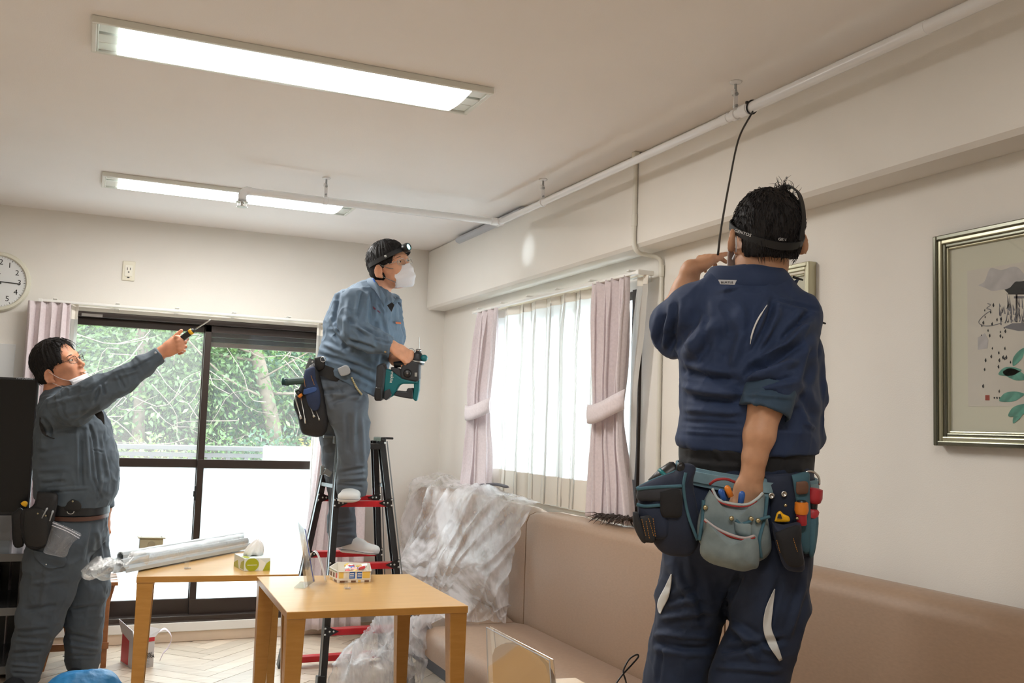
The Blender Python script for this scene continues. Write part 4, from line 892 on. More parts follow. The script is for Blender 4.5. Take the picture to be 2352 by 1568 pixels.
for x0 in (.36, .60):
    for k in range(3): face_shape(A_ + nf * .0022, U, Vv, [(x0, .48 + k * .14), (x0 + .12, .48 + k * .14), (x0 + .12, .53 + k * .14), (x0, .53 + k * .14)], nf, m_white, 'printed_bar', cb)
U2 = A_ - Ee; n2 = np.cross(U2, Vv); n2 /= np.linalg.norm(n2)
for x0, x1, y0, y1, m in ((.0, .9, .86, .95, m_green), (.1, .3, .35, .7, m_brn), (.45, .62, .35, .72, m_brn), (.75, .92, .4, .8, m_red), (.1, .4, .05, .2, m_yel), (.6, .9, .05, .2, m_brn)):
    face_shape(Ee + n2 * .0016, U2, Vv, [(x0, y0), (x1, y0), (x1, y1), (x0, y1)], n2, m, 'printed_patch', cb)
cen = (A_ + B_ + Cc + Dd + Ee) / 5; rs = np.random.RandomState(2); pk = [m_print, m_white, m_yel, m_red, m_blue, mat('pink_print', (.7, .45, .45), rough=.4)]
for k in range(22):
    u, v = rs.uniform(.14, .86), rs.uniform(.15, .85); p = A_ * (1 - u) * (1 - v) + B_ * u * (1 - v) + Cc * u * v + Dd * (1 - u) * v
    R = np.array(Euler((rs.uniform(-.5, .5), rs.uniform(-.4, .4), rs.uniform(0, 3))).to_matrix())
    o = MB().box(p + [0, 0, .036 + rs.uniform(-.006, .008)], (.026, .018, .011), R).build('wrapped_sweet', pk[rs.randint(6)], None, bevel=.003)
    tag(o, 'small wrapped sweet lying in the printed box', 'sweet', 'wrapped sweets in the printed box')
# ------------------------------------------------------------------ acrylic pieces
m_acr = film('clear_acrylic', (.8, .83, .88), opac=.08, rough=.05, gloss=.25, nscale=3, bump=0)
m_acr2 = film('cloudy_acrylic', (.72, .74, .82), opac=.24, rough=.12, gloss=.6, nscale=9, bump=0)
ms = thing('menu_stand', at(700, 1345, z=.70), 'clear upright menu stand with a curling white sheet on the near table', 'menu stand')
b0 = at(697, 1345, z=.70); b1 = at(712, 1338, z=.70) + np.array([0, .06, 0]); yv = b0[1]
Pb = [at(701, 1345, y=yv), at(717, 1335, y=yv - .06)]; tp = [at(677, 1190, y=yv + .02), at(697, 1213, y=yv - .05)]
MB().poly([Pb[0], Pb[1], tp[1], tp[0]], .002, (-1, 0, 0)).build('front_panel', m_acr, ms); MB().poly([Pb[0] + [.012, 0, 0], Pb[1] + [.012, 0, 0], tp[1] + [.012, 0, -.01], tp[0] + [.012, 0, -.01]], .002, (-1, 0, 0)).build('rear_panel', m_acr2, ms)
MB().poly([at(675, 1350, z=.702), at(700, 1352, z=.702), at(716, 1338, z=.702), at(690, 1336, z=.702)], .003, (0, 0, 1)).build('stand_base', m_acr, ms)
edge = m_blue; MB().tube([Pb[1] + [.006, 0, 0], tp[1] + [.006, 0, 0]], .0018, 6).build('blue_edge', mat('blue_edge', (.08, .10, .35), rough=.3), ms)
rows = []
for u in np.linspace(0, 1, 22):
    x, y = (707 + 40 * u, 1330 - 66 * math.sin(math.pi * (.18 + .82 * u) ** .9) * (1 if u < .5 else 1) + 8 * u); rows.append([at(x, y, y=yv - .07 + .03 * u), at(x + 4, y - 3, y=yv + .05)])
MB().grid(np.array(rows)).build('curled_sheet', mat('glossy_sheet', (.80, .82, .84), rough=.25), ms, smooth=True, solid=.0006)
def clip_holder(px, py, w_, h_, label):
    c = at(px, py, z=.70); t = thing('acrylic_clip', c, label, 'acrylic holder'); s = .0011 * 1.9
    MB().box(c + [0, 0, .003], (w_, w_ * .8, .006)).build('clip_base', m_acr2, t, bevel=.001); MB().box(c + [-.004, .0, h_ / 2], (w_ * .7, .002, h_), np.array(Euler((0, .12, .0)).to_matrix())).build('clip_plate', m_acr, t)
clip_holder(798, 1352, .022, .065, 'small clear acrylic clip in front of the printed box')
clip_holder(431, 1306, .026, .05, 'small clear acrylic clip on the far table beside the wrapped conduits')
# tan card in a clear L stand on the lowest table
cs_ = thing('card_stand', at(1200, 1600, z=.70), 'clear upright stand holding a tan card at the bottom edge', 'card stand')
ya = 2.17; A_ = at(1118, 1440, y=ya + .11); B_ = at(1263, 1516, y=ya - .11); A0 = A_ * 1; A0[2] = .703; B0 = B_ * 1; B0[2] = .703
A0[0] += .012; B0[0] += .012
nn = np.cross(B_ - A_, A0 - A_); nn /= np.linalg.norm(nn); nn = -nn if nn @ VD > 0 else nn
MB().poly([A_, B_, B0, A0], .002, nn).build('front_panel', m_acr, cs_, bevel=.0004); MB().poly([A_ - nn * .012, B_ - nn * .012, B0 - nn * .02, A0 - nn * .02], .002, nn).build('rear_panel', m_acr2, cs_, bevel=.0004)
for P0, P1 in ((A_, B_), (B_, B0), (A_, A0)): MB().tube([P0 + nn * .001, P1 + nn * .001], .0016, 6).build('bright_edge', mat('acrylic_edge', (.45, .47, .52), rough=.1), cs_)
W3 = B_ - A_; D3 = (A0 - A_); pl = [(.05, .42), (.10, .28), (.22, .16), (.35, .085), (.5, .045), (.68, .04), (.80, .07), (.90, .13), (.955, .28), (.96, 1.0), (.05, 1.0)]
MB().poly([A_ + W3 * a + D3 * b_ - nn * .006 for a, b_ in pl], .001, nn).build('tan_card', mat('tan_card', (.56, .36, .20), rough=.6), cs_)
MB().bb(min(A0[0], B0[0]) - .03, max(A0[0], B0[0]) + .03, B0[1] - .01, A0[1] + .01, .70, .704).build('stand_base', m_acr, cs_)
# black cable loop at the bottom
cl = [(1395, 1600), (1425, 1555), (1452, 1525), (1466, 1508), (1462, 1503), (1445, 1514), (1432, 1540), (1437, 1562), (1446, 1600)]
tag(MB().tube(crom([at(x, y, y=2.6 - (y - 1500) * .0004) for x, y in cl], 50), .0026, 8).build('cable_loop', m_cable, smooth=True), 'black cable loop rising at the bottom edge in front of the sofa', 'cable')
# ------------------------------------------------------------------ bundle of conduit covers in a plastic bag
bd = thing('wrapped_conduits', at(380, 1285, z=.70), 'bundle of grey conduit covers wrapped in clear plastic across the far table', 'bundle')
m_duct = mat('pale_grey_duct', (.46, .50, .52), rough=.35)
E0, E1 = at(553, 1244, z=.735), at(262, 1297, z=.735); E0b = E0; dirv = (E1 - E0) / np.linalg.norm(E1 - E0); side = np.cross(dirv, (0, 0, 1)); side /= np.linalg.norm(side)
for k, (s, h, ex) in enumerate(((-.045, .004, 0), (-.008, .003, .01), (.030, .004, -.01), (-.03, .030, .0), (.010, .031, .012), (-.008, .056, -.008))):
    r = .017; pr = [(-r, -.6 * r), (-r, .3 * r), (-.6 * r, .9 * r), (0, 1.05 * r), (.6 * r, .9 * r), (r, .3 * r), (r, -.6 * r), (.8 * r, -.6 * r), (.8 * r, .2 * r), (0, .85 * r), (-.8 * r, .2 * r), (-.8 * r, -.6 * r)]
    a = E0 + side * s + [0, 0, h - .022] - dirv * ex; b_ = E1 + side * s + [0, 0, h - .022] + dirv * ex * 3
    MB().loft([np.array([c + side * u + np.array([0, 0, v]) for u, v in pr]) for c in (a, b_)]).build('conduit_cover', m_duct, bd, bevel=.001)
m_bag = film('bag_film', (.90, .92, .94), opac=.11, rough=.18, gloss=.26, nscale=14, bump=.5)
rings = []; nR = 60
for i in range(nR):
    u = i / (nR - 1); c = E0 * (1 - u * 1.08) + E1 * u * 1.08
    s = 1.0 if u < .78 else 1.15 - .3 * ((u - .78) / .22); zz = -.002 + (-.0 if u < .8 else -.03 * (u - .8) / .2)
    a = np.linspace(0, 2 * math.pi, 36, endpoint=False); rr_ = np.stack([np.cos(a) * .064 * s, np.sin(a) * .038 * s + .018], 1)
    p = c + np.outer(rr_[:, 0], side) + np.outer(rr_[:, 1], (0, 0, 1)) + [0, 0, zz - .006]
    amp = .004 if u < .8 else .022; p = p + (p - p.mean(0)) / .05 * (vnoise(p, 30) * amp)[:, None]; p[:, 2] = np.maximum(p[:, 2], .7015 if u < .78 else .62); rings.append(p)
MB().loft(rings).build('plastic_bag', m_bag, bd, smooth=True)
tail = []
a = np.linspace(0, 2 * math.pi, 30, endpoint=False)
for i in range(16):
    u = i / 15; c = E0 * (1 - 1.07) + E1 * 1.07 + dirv * .09 * u + [0, 0, -.03 * u]; w_ = .06 * (1 - .35 * u); p = c + np.outer(np.cos(a) * w_, side) + np.outer(np.sin(a) * w_ * .6 + .01, (0, 0, 1)); p = p + vnoise(p, 45)[:, None] * .012 * np.array([1, 1, 1]); tail.append(p)
MB().loft(tail).build('bag_tail', m_bag, bd, smooth=True)
sb = thing('service_box', at(345, 1262, z=.70), 'small beige metal box behind the wrapped conduits', 'box')
c = at(346, 1262, y=5.02); c[2] = .70; m_beige = mat('beige_enamel', (.40, .38, .27), rough=.5)
MB().box(c + [0, 0, .035], (.105, .07, .07)).build('box_body', m_beige, sb, bevel=.003); MB().box(c + [0, 0, .073], (.125, .085, .006), np.array(Euler((0, .03, 0)).to_matrix())).build('box_lid', m_beige, sb, bevel=.002)
MB().lathe(c + [.0, -.036, .04], (0, -1, 0), [(0, .018), (.001, .017)], 16).build('knockout', mat('beige_dark', (.30, .28, .2), rough=.5), sb)
for s in (-1, 1): MB().lathe(c + [s * .045, -.02, .076], (0, 0, 1), [(0, .004), (.003, .003)], 8).build('screw', m_metal, sb)
# ================================================================== STEPLADDER
m_lad = mat('black_ladder', (.012, .012, .013), rough=.28, spec=.6, var=.2, vscale=30); m_lade = mat('worn_ladder_edge', (.22, .23, .23), rough=.4, metal=.5)
m_rung = mat('red_rung', (.50, .012, .018), rough=.35, var=.12, vscale=20)
lad = thing('stepladder', (1.38, 5.2, 0), 'black stepladder with red rungs that the crouching man stands on', 'stepladder')
ZT = 1.262; yF, yR = 4.885, 5.51
ft = [np.array([1.150, yF, 0]), np.array([1.625, yF, 0]), np.array([1.075, yR, 0]), np.array([1.665, yR, 0])]
tp = [at(776, 1014, y=5.12), at(880, 1014, y=5.12), at(757, 1014, y=5.23), at(864, 1020, y=5.23)]
for p in tp: p[2] = ZT - .005
def chan(a, b, s, name='rail'):
    t = (b - a) / np.linalg.norm(b - a); m = MB(); m.bar(a, b, .052, .008, (1, 0, 0)); m.bar(a + [s * .012, .022, 0], b + [s * .012, .022, 0], .006, .03, (1, 0, 0)); m.bar(a + [s * .012, -.022, 0], b + [s * .012, -.022, 0], .006, .03, (1, 0, 0))
    return m.build(name, m_lad, lad, bevel=.0015)
for i, s in ((0, 1), (1, -1), (2, 1), (3, -1)):
    u_ = (tp[i] - ft[i]) / np.linalg.norm(tp[i] - ft[i]); chan(ft[i] + u_ * .04, tp[i], s)
    MB().bar(ft[i], ft[i] + u_ * .10, .062, .036, (1, 0, 0)).build('rubber_foot', m_black, lad, bevel=.006)
    MB().bar(ft[i] + u_ * .05 + [-s * .014, -.027, 0], tp[i] + [-s * .014, -.027, 0], .003, .006, (1, 0, 0)).build('worn_edge', m_lade, lad)
def lp(i, z): return ft[i] + (tp[i] - ft[i]) * z / ZT
m_riv = mat('rivet_steel', (.6, .6, .58), rough=.3, metal=1)
for (i, j, zs, yo) in ((0, 1, (.315, .63, .945), -1), (2, 3, (.055, .33, .645, .955), 1)):
    for z in zs:
        a, b_ = lp(i, z), lp(j, z); m = MB(); m.bar(a, b_, .050, .006, (0, 0, 1)) if False else None
        d = b_ - a; m.box((a + b_) / 2 + [0, 0, .0], (d[0] - .012, .055, .004)); m.box((a + b_) / 2 + [0, -.027, -.014], (d[0] - .012, .004, .03)); m.box((a + b_) / 2 + [0, .027, -.014], (d[0] - .012, .004, .03))
        m.build('rung', m_rung, lad, bevel=.0015)
        for q, s in ((a, 1), (b_, -1)):
            br = MB().box(q + [s * .004, -.031, -.008], (.016, .004, .05)).add([q + [s * .01, -.031, .018], q + [s * .07, -.031, -.008], q + [s * .01, -.031, -.036], q + [s * .01, -.034, .018], q + [s * .07, -.034, -.008], q + [s * .01, -.034, -.036]], [(2, 1, 0), (3, 4, 5), (0, 1, 4, 3), (1, 2, 5, 4), (2, 0, 3, 5)]).build('bracket', m_lad, lad)
            rv = MB()
            for dx, dz in ((.0, .008), (.0, -.022), (.022, -.008), (.042, -.008)): rv.lathe(q + [s * dx, -.034, dz - .0], (0, -1, 0), [(0, .0055), (.002, .0045), (.003, .001)], 8)
            rv.build('rivets', m_riv, br, smooth=True)
for i, j in ((0, 1), (2, 3)): MB().bar(lp(i, ZT - .03), lp(j, ZT - .03), .05, .03).build('top_step', m_lad, lad, bevel=.004)
for s, i, j in ((1, 0, 2), (-1, 1, 3)):
    c = (tp[i] + tp[j]) / 2; MB().box(c + [0, 0, .0], (.03, .15, .04)).box(c + [-s * .035, -.03, .015], (.06, .03, .012)).build('hinge', m_lade if s > 0 else m_lad, lad, bevel=.004)
    MB().lathe(tp[i] + [0, -.03, -.01], (0, -1, 0), [(0, .008), (.005, .006)], 10).build('rivet', m_riv, lad, smooth=True)
    for z in (1.02,): MB().bar(lp(i, z), lp(j, z), .02, .006, (1, 0, 0)).build('spreader_bar', m_lade, lad, bevel=.002)
c = at(752, 1085, y=5.05); MB().box(c, (.045, .03, .03), np.array(Euler((0, .5, 0)).to_matrix())).box(c + [-.028, 0, .012], (.02, .02, .05)).build('lock_clip', m_lade, lad, bevel=.004)
# ================================================================== FLOOR THINGS: stool, blue bag, box
stl = thing('wooden_stool', (.06, 5.9, 0), 'brown folding wooden stool behind the legs of the pointing man', 'stool')
m_st = wood('brown_beech', (.30, .105, .03), (.40, .16, .055), rough=.4, scale=4)
yS0, yS1 = 5.76, 6.05
def bars(name, pts, w_, h_):
    for a, b_ in pts: MB().bar(a, b_, w_, h_, (0, 1, 0)).build(name, m_st, stl, bevel=.003)
sl = at(232, 1330, y=5.85); zs = sl[2]; xs1 = at(271, 1335, y=5.8)[0]
for k in range(4): MB().bb(-.12, xs1, 5.74 + k * .09, 5.815 + k * .09, zs - .02, zs).build('seat_slat', m_st, stl, bevel=.003)
MB().bb(-.08, xs1 - .02, 5.77, 5.79, zs - .05, zs - .02).build('seat_rail', m_st, stl, bevel=.002)
for y in (yS0, yS1):
    bars('leg', [(np.array([-.12, y, 0]), np.array([-.03, y, zs - .03])), (np.array([.18, y, 0]), np.array([xs1 - .05, y, zs - .03]))], .028, .022)
bars('leg', [(np.array([.02, 5.9, .02]), np.array([-.06, 5.9, zs - .03])), (np.array([.12, 5.9, .02]), np.array([.21, 5.9, zs - .03]))], .024, .02)
MB().bb(-.11, .20, 5.745, 5.765, .10, .135).build('stretcher', m_st, stl, bevel=.002); MB().bb(-.10, .20, 6.04, 6.06, .16, .19).build('stretcher', m_st, stl, bevel=.002)
tag(MB().tube(crom([(-.02, 6.0, .02), (.05, 5.95, .008), (.1, 6.02, .008), (.04, 6.08, .02), (0, 6.0, .03), (.06, 5.97, .012), (.1, 6.05, .01)], 40), .004, 6).build('coiled_cable', m_white, smooth=True), 'coiled white cord on the floor behind the stool', 'cord')
m_bbag = mat('blue_fabric', (.03, .24, .55), rough=.5, var=.25, vscale=10, bump=.5, bscale=14, bdist=.02)
c = at(205, 1575, y=4.95); bag = thing('blue_tool_bag', (c[0], c[1], 0), 'bright blue soft bag on the floor at the bottom left', 'bag')
f_ = SDF((c[0] - .3, c[1] - .25, -.02), (c[0] + .3, c[1] + .3, .35), .007)
zt = at(200, 1558, y=4.95)[2]
f_.cone((c[0] - .10, c[1], zt - .09), (c[0] + .03, c[1], zt - .088), (.085, .11), (.085, .11), .03); f_.cone((c[0] - .08, c[1], .08), (c[0] + .04, c[1], .08), (.10, .12), (.10, .12), .03); f_.plane((0, 0, .002), (0, 0, -1))
V, F = f_.mesh(); V = V + vnormals(V, F) * (vnoise(V, 22) * .006 + vnoise(V, 55) * .002)[:, None]; mesh_obj('bag_body', V, F, m_bbag, bag, smooth=True)
f_ = SDF((c[0] + .05, c[1] - .25, -.02), (c[0] + .35, c[1] + .3, .3), .007); f_.cone((c[0] + .12, c[1] - .02, zt - .13), (c[0] + .14, c[1] - .02, .05), (.05, .08), (.05, .08), .03); f_.plane((0, 0, .002), (0, 0, -1)); V, F = f_.mesh(); mesh_obj('side_pocket', V + vnormals(V, F) * (vnoise(V, 40) * .004)[:, None], F, mat('light_blue_fabric', (.22, .48, .75), rough=.5), bag, smooth=True)
MB().tube(crom([(c[0] - .08, c[1] - .02, zt - .02), (c[0], c[1] - .03, zt + .004), (c[0] + .10, c[1] - .02, zt - .03)], 12), .008, 8, flat=.5).build('bag_strap', mat('pale_blue_strap', (.15, .40, .72), rough=.6), bag, smooth=True)
cbx = thing('camera_carton', at(315, 1525, z=0), 'opened white and red carton on the floor under the far table', 'carton')
A_ = at(304, 1538, z=0); B_ = at(352, 1531, z=0); C_ = at(276, 1520, z=0); D_ = B_ + (C_ - A_); hh = at(304, 1468, y=A_[1])[2]; m_cart = mat('carton_white', (.62, .60, .60), rough=.5); m_cred = mat('carton_red', (.55, .03, .04), rough=.5)
MB().poly([A_, B_, D_, C_], hh, (0, 0, 1)).build('carton_body', m_cart, cbx, bevel=.002)
U = B_ - A_; Vv = np.array([0, 0, hh]); nf = np.cross(U, Vv); nf /= np.linalg.norm(nf); U2 = A_ - C_; n2 = np.cross(U2, Vv); n2 /= np.linalg.norm(n2)
face_shape(C_, U2, Vv, [(.05, .05), (.62, .05), (.62, .85), (.05, .98)], n2, m_cred, 'red_panel', cbx, .001); face_shape(A_, U, Vv, [(.02, .86), (.98, .86), (.98, .995), (.02, .995)], nf, m_cred, 'red_band', cbx, .001); face_shape(A_, U, Vv, [(.02, .2), (.2, .2), (.2, .8), (.02, .8)], nf, m_cred, 'red_panel', cbx, .001)
for k, (wd, z) in enumerate((('DOME', .44), ('CAMERA', .36))):
    e1 = U / np.linalg.norm(U); e2 = np.array([0, 0, 1.0]); text('carton_word', wd, .026, np.stack([e1, e2, np.cross(e1, e2)], 1), A_ + U * .62 + Vv * z + nf * .0012, m_dark, cbx, sx=.9)
for k in range(4): face_shape(A_, U, Vv, [(.45, .24 - .05 * k), (.8, .24 - .05 * k), (.8, .255 - .05 * k), (.45, .255 - .05 * k)], nf, m_grey, 'small_print', cbx, .001)
MB().poly([C_ + Vv, A_ + Vv, A_ + Vv + [-.01, .0, .045], C_ + Vv + [-.02, 0, .075]], .003, n2).build('open_flap', m_cart, cbx); MB().poly([A_ + Vv + U * .5, B_ + Vv, B_ + Vv + [.03, .02, .035], A_ + Vv + U * .5 + [0, .03, .06]], .002, nf).build('open_flap', mat('leaflet', (.72, .72, .74), rough=.4), cbx)
bp = crom([B_ + Vv + [.01, .02, .01], B_ + Vv + [.05, .02, .03], B_ + Vv + [.085, 0, -.01], B_ + Vv + [.07, -.02, -.06], B_ + Vv * .45 + [.045, -.03, 0], B_ + Vv * .2 + [.03, -.02, 0]], 24)
MB().grid(np.stack([bp, bp + [0.004, .05, 0]], 1)).build('paper_strap', mat('pink_paper', (.75, .62, .66), rough=.4), cbx, smooth=True, solid=.001)
# ================================================================== PEOPLE
IX, IY = RM[:, 0], RM[:, 1]      # picture right / picture up as room directions
def unit(v): v = np.asarray(v, float); return v / np.linalg.norm(v)
def dirv_(x, y, z): return unit(IX * x + IY * y - VD * z)      # right, up, towards the viewer
def sec(px, py, d, rpx, rw): return (fp(px, py, d), rpx * d / F_, rw)
def skin(name, c=(.62, .33, .21)): return mat(name, c, rough=.5, var=.10, vscale=30, sss=.08, bump=.15, bscale=350, bdist=.0006, spec=.4)
def cloth(name, c, v=.08): return mat(name, c, rough=.8, var=v, vscale=14, bump=.35, bscale=900, bdist=.0006, sheen=.05)
m_hair = mat('black_hair', (.012, .010, .010), rough=.6, spec=.25, bump=.7, bscale=260, bdist=.003, stretch=(1, 1, .18))
def frame3(F, U):
    F = unit(F); U = np.asarray(U, float); U = unit(U - F * (U @ F)); L = np.cross(U, F); return np.stack([F, L, U], 1)
def head_sdf(S, o, R, s=1.0, ear_du=0.0, open_mouth=False, eo=0.0):
    P = lambda f, l, u: o + R @ (np.array([f, l, u]) * s)
    E = lambda f, l, u, r, k=.012, op='add', RR=None: S.ell(P(f, l, u), np.array(r) * s, R if RR is None else R @ RR, k, op)
    E(-.012, 0, .035, (.095, .074, .086), .0); E(.025, 0, -.02, (.066, .064, .085), .03); E(.030, 0, -.070, (.054, .050, .040), .03)
    E(.073, 0, -.097, (.020, .024, .016), .02); E(.072, 0, .028, (.018, .050, .012), .02); E(.055, .040, -.022, (.026, .020, .022), .02); E(.055, -.040, -.022, (.026, .020, .022), .02)
    for q in (-1, 1): E(.092, q * .031, .006, (.012, .016, .010), .010, 'sub')
    for q in (-1, 1): E(.074, q * .031, .006, (.012, .015, .0115), .004); E(.082, q * .031, .0135, (.006, .016, .004), .005); E(.081, q * .031, -.002, (.005, .014, .0035), .005)
    S.cone(P(.084, 0, .010), P(.104, 0, -.028), (.007 * s, .009 * s), (.0105 * s, .012 * s), .008, u=R[:, 1])
    for q in (-1, 1): E(.096, q * .011, -.034, (.010, .0075, .007), .006)
    E(.083, 0, -.058, (.013, .022, .014), .012); E(.094, 0, -.0595, (.0065, .021, .0048), .004); E(.092, 0, -.073 if open_mouth else -.0695, (.0075, .018, .0052), .004)
    if open_mouth: E(.099, 0, -.066, (.012, .015, .0035), .002, 'sub')
    Rt = np.array(Euler((0, .25, 0)).to_matrix())
    for q in (-1, 1):
        Rz = np.array(Euler((0, 0, -q * (.35 + 25 * eo))).to_matrix())
        E(-.014, q * (.083 + eo), -.008 + ear_du, (.0190, .0065, .032), .006, 'add', Rz @ Rt); E(-.004, q * (.0905 + eo), -.003 + ear_du, (.0115, .0085, .020), .0015, 'sub', Rz @ Rt); E(-.008, q * .080, -.036 + ear_du, (.009, .006, .009), .006)
        M_ = Rz @ Rt; ec = np.array([-.014, q * (.083 + eo), -.008 + ear_du]); rim = [ec + M_ @ np.array([-.0175 * math.sin(a) * (1 if math.sin(a) > 0 else .7), q * .0055, .030 * math.cos(a)]) for a in np.linspace(-.9, 2.7, 9)]
        for a_, b_ in zip(rim[:-1], rim[1:]): S.cone(P(*a_), P(*b_), .0036 * s, .0036 * s, .002)
        E(-.012, q * (.0925 + eo), -.005 + ear_du, (.0115, .0085, .019), .001, 'sub', M_)
    return P
def face_bits(par, P, R, s, lids=True):
    m_eye = mat('eye_white', (.62, .58, .54), rough=.2); m_iris = mat('iris_dark', (.02, .012, .008), rough=.15)
    for q in (-1, 1):
        e = MB().ell(P(.0795, q * .031, .0055), np.array((.0085, .0125, .0055)) * s, R, 14, 10).build('eye', m_eye, par, smooth=True)
        MB().ell(P(.0862, q * .031 , .006), np.array((.003, .0048, .0048)) * s, R, 12, 8).build('iris', m_iris, e, smooth=True)
        b = MB(); b.tube(crom([P(.086, q * .014, .024), P(.088, q * .03, .029), P(.078, q * .05, .025)], 8), [.0015 * s, .003 * s, .0035 * s, .0035 * s, .003 * s, .003 * s, .002 * s, .001], 6, flat=.6); b.build('eyebrow', m_hair, par, smooth=True)
def hair(par, o, R, s, h=.004, nape=-.075, thick=.012, fringe=.0, strands=500, tuft=None, seed=1, spike=1.0, ear_du=0):
    P = lambda f, l, u: o + R @ (np.array([f, l, u]) * s)
    S = SDF(o - .16 * s, o + .16 * s, h); E = lambda f, l, u, r, k=.012, op='add': S.ell(P(f, l, u), np.array(r) * s, R, k, op)
    E(-.014, 0, .038, (.096 + thick, .074 + thick, .087 + thick), .0); E(-.045, 0, -.02, (.058 + thick * .6, .066 + thick * .6, .066), .03)
    E(.120, 0, -.022 - fringe, (.075, .090, .098), .01, 'sub')
    for q in (-1, 1): E(.040, q * .088, -.038, (.050, .040, .055), .008, 'sub'); E(-.008, q * .096, -.016 + ear_du, (.030, .030, .038), .004, 'sub')
    S.plane(P(-.05, 0, nape), -R[:, 2] + R[:, 0] * -.2)
    V, F = S.mesh(); N = vnormals(V, F); loc = (V - o) @ R / s
    st = np.stack([np.arctan2(loc[:, 1], loc[:, 0] - .0) * 9, loc[:, 2] * 8, loc[:, 0] * 8], 1)
    V = V + N * ((vnoise(st, 1.6) * .0028 + vnoise(st * [3, 1, 1], 1.9) * .0018) * s)[:, None]
    ho = mesh_obj('hair', V, F, m_hair, par, smooth=True)
    rs = np.random.RandomState(seed); idx = rs.choice(len(V), strands); b = MB()
    for i in idx:
        p, n = V[i], N[i]
        if loc[i, 2] < nape + .015 or (loc[i, 2] < .035 + ear_du and abs(loc[i, 1]) > .055): continue
        dwn = -R[:, 2] * .8 + R[:, 0] * (.5 if loc[i, 0] > 0 else -.25) + rs.randn(3) * .18; dwn = dwn - n * (dwn @ n) * .9; dwn = unit(dwn); l = rs.uniform(.014, .032) * s
        if (P(.06, 0, .06) - p) @ R[:, 0] < -.0 and loc[i, 2] < .05: continue
        b.tube([p - n * .001, p + dwn * l * .5 + n * .003 * spike, p + dwn * l + n * .0025 * spike * rs.rand()], [.0013, .0011, .0003], 4)
    o2 = b.build('hair_strands', m_hair, ho, smooth=True); o2['kind'] = 'stuff'
    if tuft:
        b = MB()
        for k in range(60):
            c = np.array(tuft[0]) + rs.randn(3) * .014; d = unit(np.array(tuft[1]) + rs.randn(3) * .5); l = rs.uniform(.010, .028); sd = rs.randn(3) * .01
            b.tube(crom([c - d * .012, c + d * l * .6, c + d * l + sd], 6), np.linspace(.0013, .0003, 6), 4)
        b.build('hair_tuft', m_hair, ho, smooth=True)['kind'] = 'stuff'
    return ho
def hand_sdf(S, W, f, n, side=1, s=1.0, curls=((.3, .5, .4),) * 4, thumb=(.55, .75, .5, .3), spread=.05, k=.003, e=None):
    """W wrist, f towards the fingers, n out of the palm; side=+1/-1 picks the thumb side"""
    f = unit(f); n = np.asarray(n, float); n = unit(n - f * (n @ f)); sd = np.cross(n, f) * side
    S.cone(W - f * .01, W + f * .03 * s, (.028 * s, .019 * s), (.034 * s, .016 * s), .012, u=sd); S.cone(W + f * .03 * s, W + f * .080 * s, (.036 * s, .015 * s), (.041 * s, .0125 * s), .012, u=sd)
    S.ell(W + f * .038 * s + sd * .024 * s + n * .010 * s, (.026 * s, .016 * s, .013 * s), np.stack([f, sd, n], 1), .012)
    tips = []
    for i, (o_, ln, r) in enumerate(((.030, .073, .0092), (.010, .081, .0094), (-.010, .075, .0090), (-.0290, .058, .0080))):
        p = W + f * (.082 - .006 * (i == 3) - .002 * (i == 2)) * s + sd * o_ * s; d = unit(f + sd * spread * (1.5 - i)); ax = np.cross(d, n); ax /= np.linalg.norm(ax)
        S.ell(p - n * .004 * s, (.011 * s,) * 3, None, .006)
        sg = 1 if (np.array(Matrix.Rotation(.1, 3, Vector(ax))) @ d) @ n > d @ n else -1
        for j, (fr, c) in enumerate(zip((.45, .30, .25), curls[i])):
            d1 = np.array(Matrix.Rotation(sg * c, 3, Vector(ax))) @ d
            q = p + d1 * ln * fr * s; rr = r * s * (1 - .07 * j); S.cone(p, q, rr, rr * .93, k if j else .006); p, d = q, d1
        tips.append(p)
    a, b_, c, bd = thumb; p = W + f * .022 * s + sd * .024 * s + n * .006 * s; d = unit(f * a + sd * b_ + n * c)
    for j, (ln, r) in enumerate(((.036, .0125), (.030, .0105), (.024, .0092))):
        q = p + d * ln * s; S.cone(p, q, r * s, r * .92 * s, .008 if j == 0 else .004); p = q; d = unit(d + (f * .6 + n * .5 - sd * .5) * bd)
    return tips
def person(name, S, material, label, strokes=None):
    V, F = S.mesh(); V = relax(V, F, 1, .35)
    if strokes: V = folds(V, vnormals(V, F), strokes)
    return tag(mesh_obj(name, V, F, material, None, smooth=True), label, 'person')
def garment(name, S, material, par, strokes=(), noise=((9, .004), (22, .002)), label=None, rel=1):
    V, F = S.mesh(); V = relax(V, F, rel, .5); N = vnormals(V, F); off = 0
    for sc, am in noise:
        r = vnoise(V + sc, sc); off = off + am * (r if sc > 20 else (1 - np.abs(r)) ** 2 * 1.6 - .6)
    V = V + N * np.asarray(off)[:, None]; N = vnormals(V, F)
    V = folds(V, N, [(*t[:4], t[4] * .85, t[5] * 1.35, *t[6:]) for t in strokes])
    q = V * [1.0, 1.0, .55] + .35 * np.stack([vnoise(V, 6), vnoise(V + 5, 6), vnoise(V + 9, 6)], 1) * .25; w = np.clip(vnoise(V + 3, 5) + .35, 0, 1)
    V = V + vnormals(V, F) * ((1 - np.abs(vnoise(q, 17))) ** 4 * .0045 * w - (1 - np.abs(vnoise(q + 11, 23))) ** 5 * .003 * w)[:, None]
    o = mesh_obj(name, V, F, material, par, smooth=True)
    if label: o['label'] = label
    return o
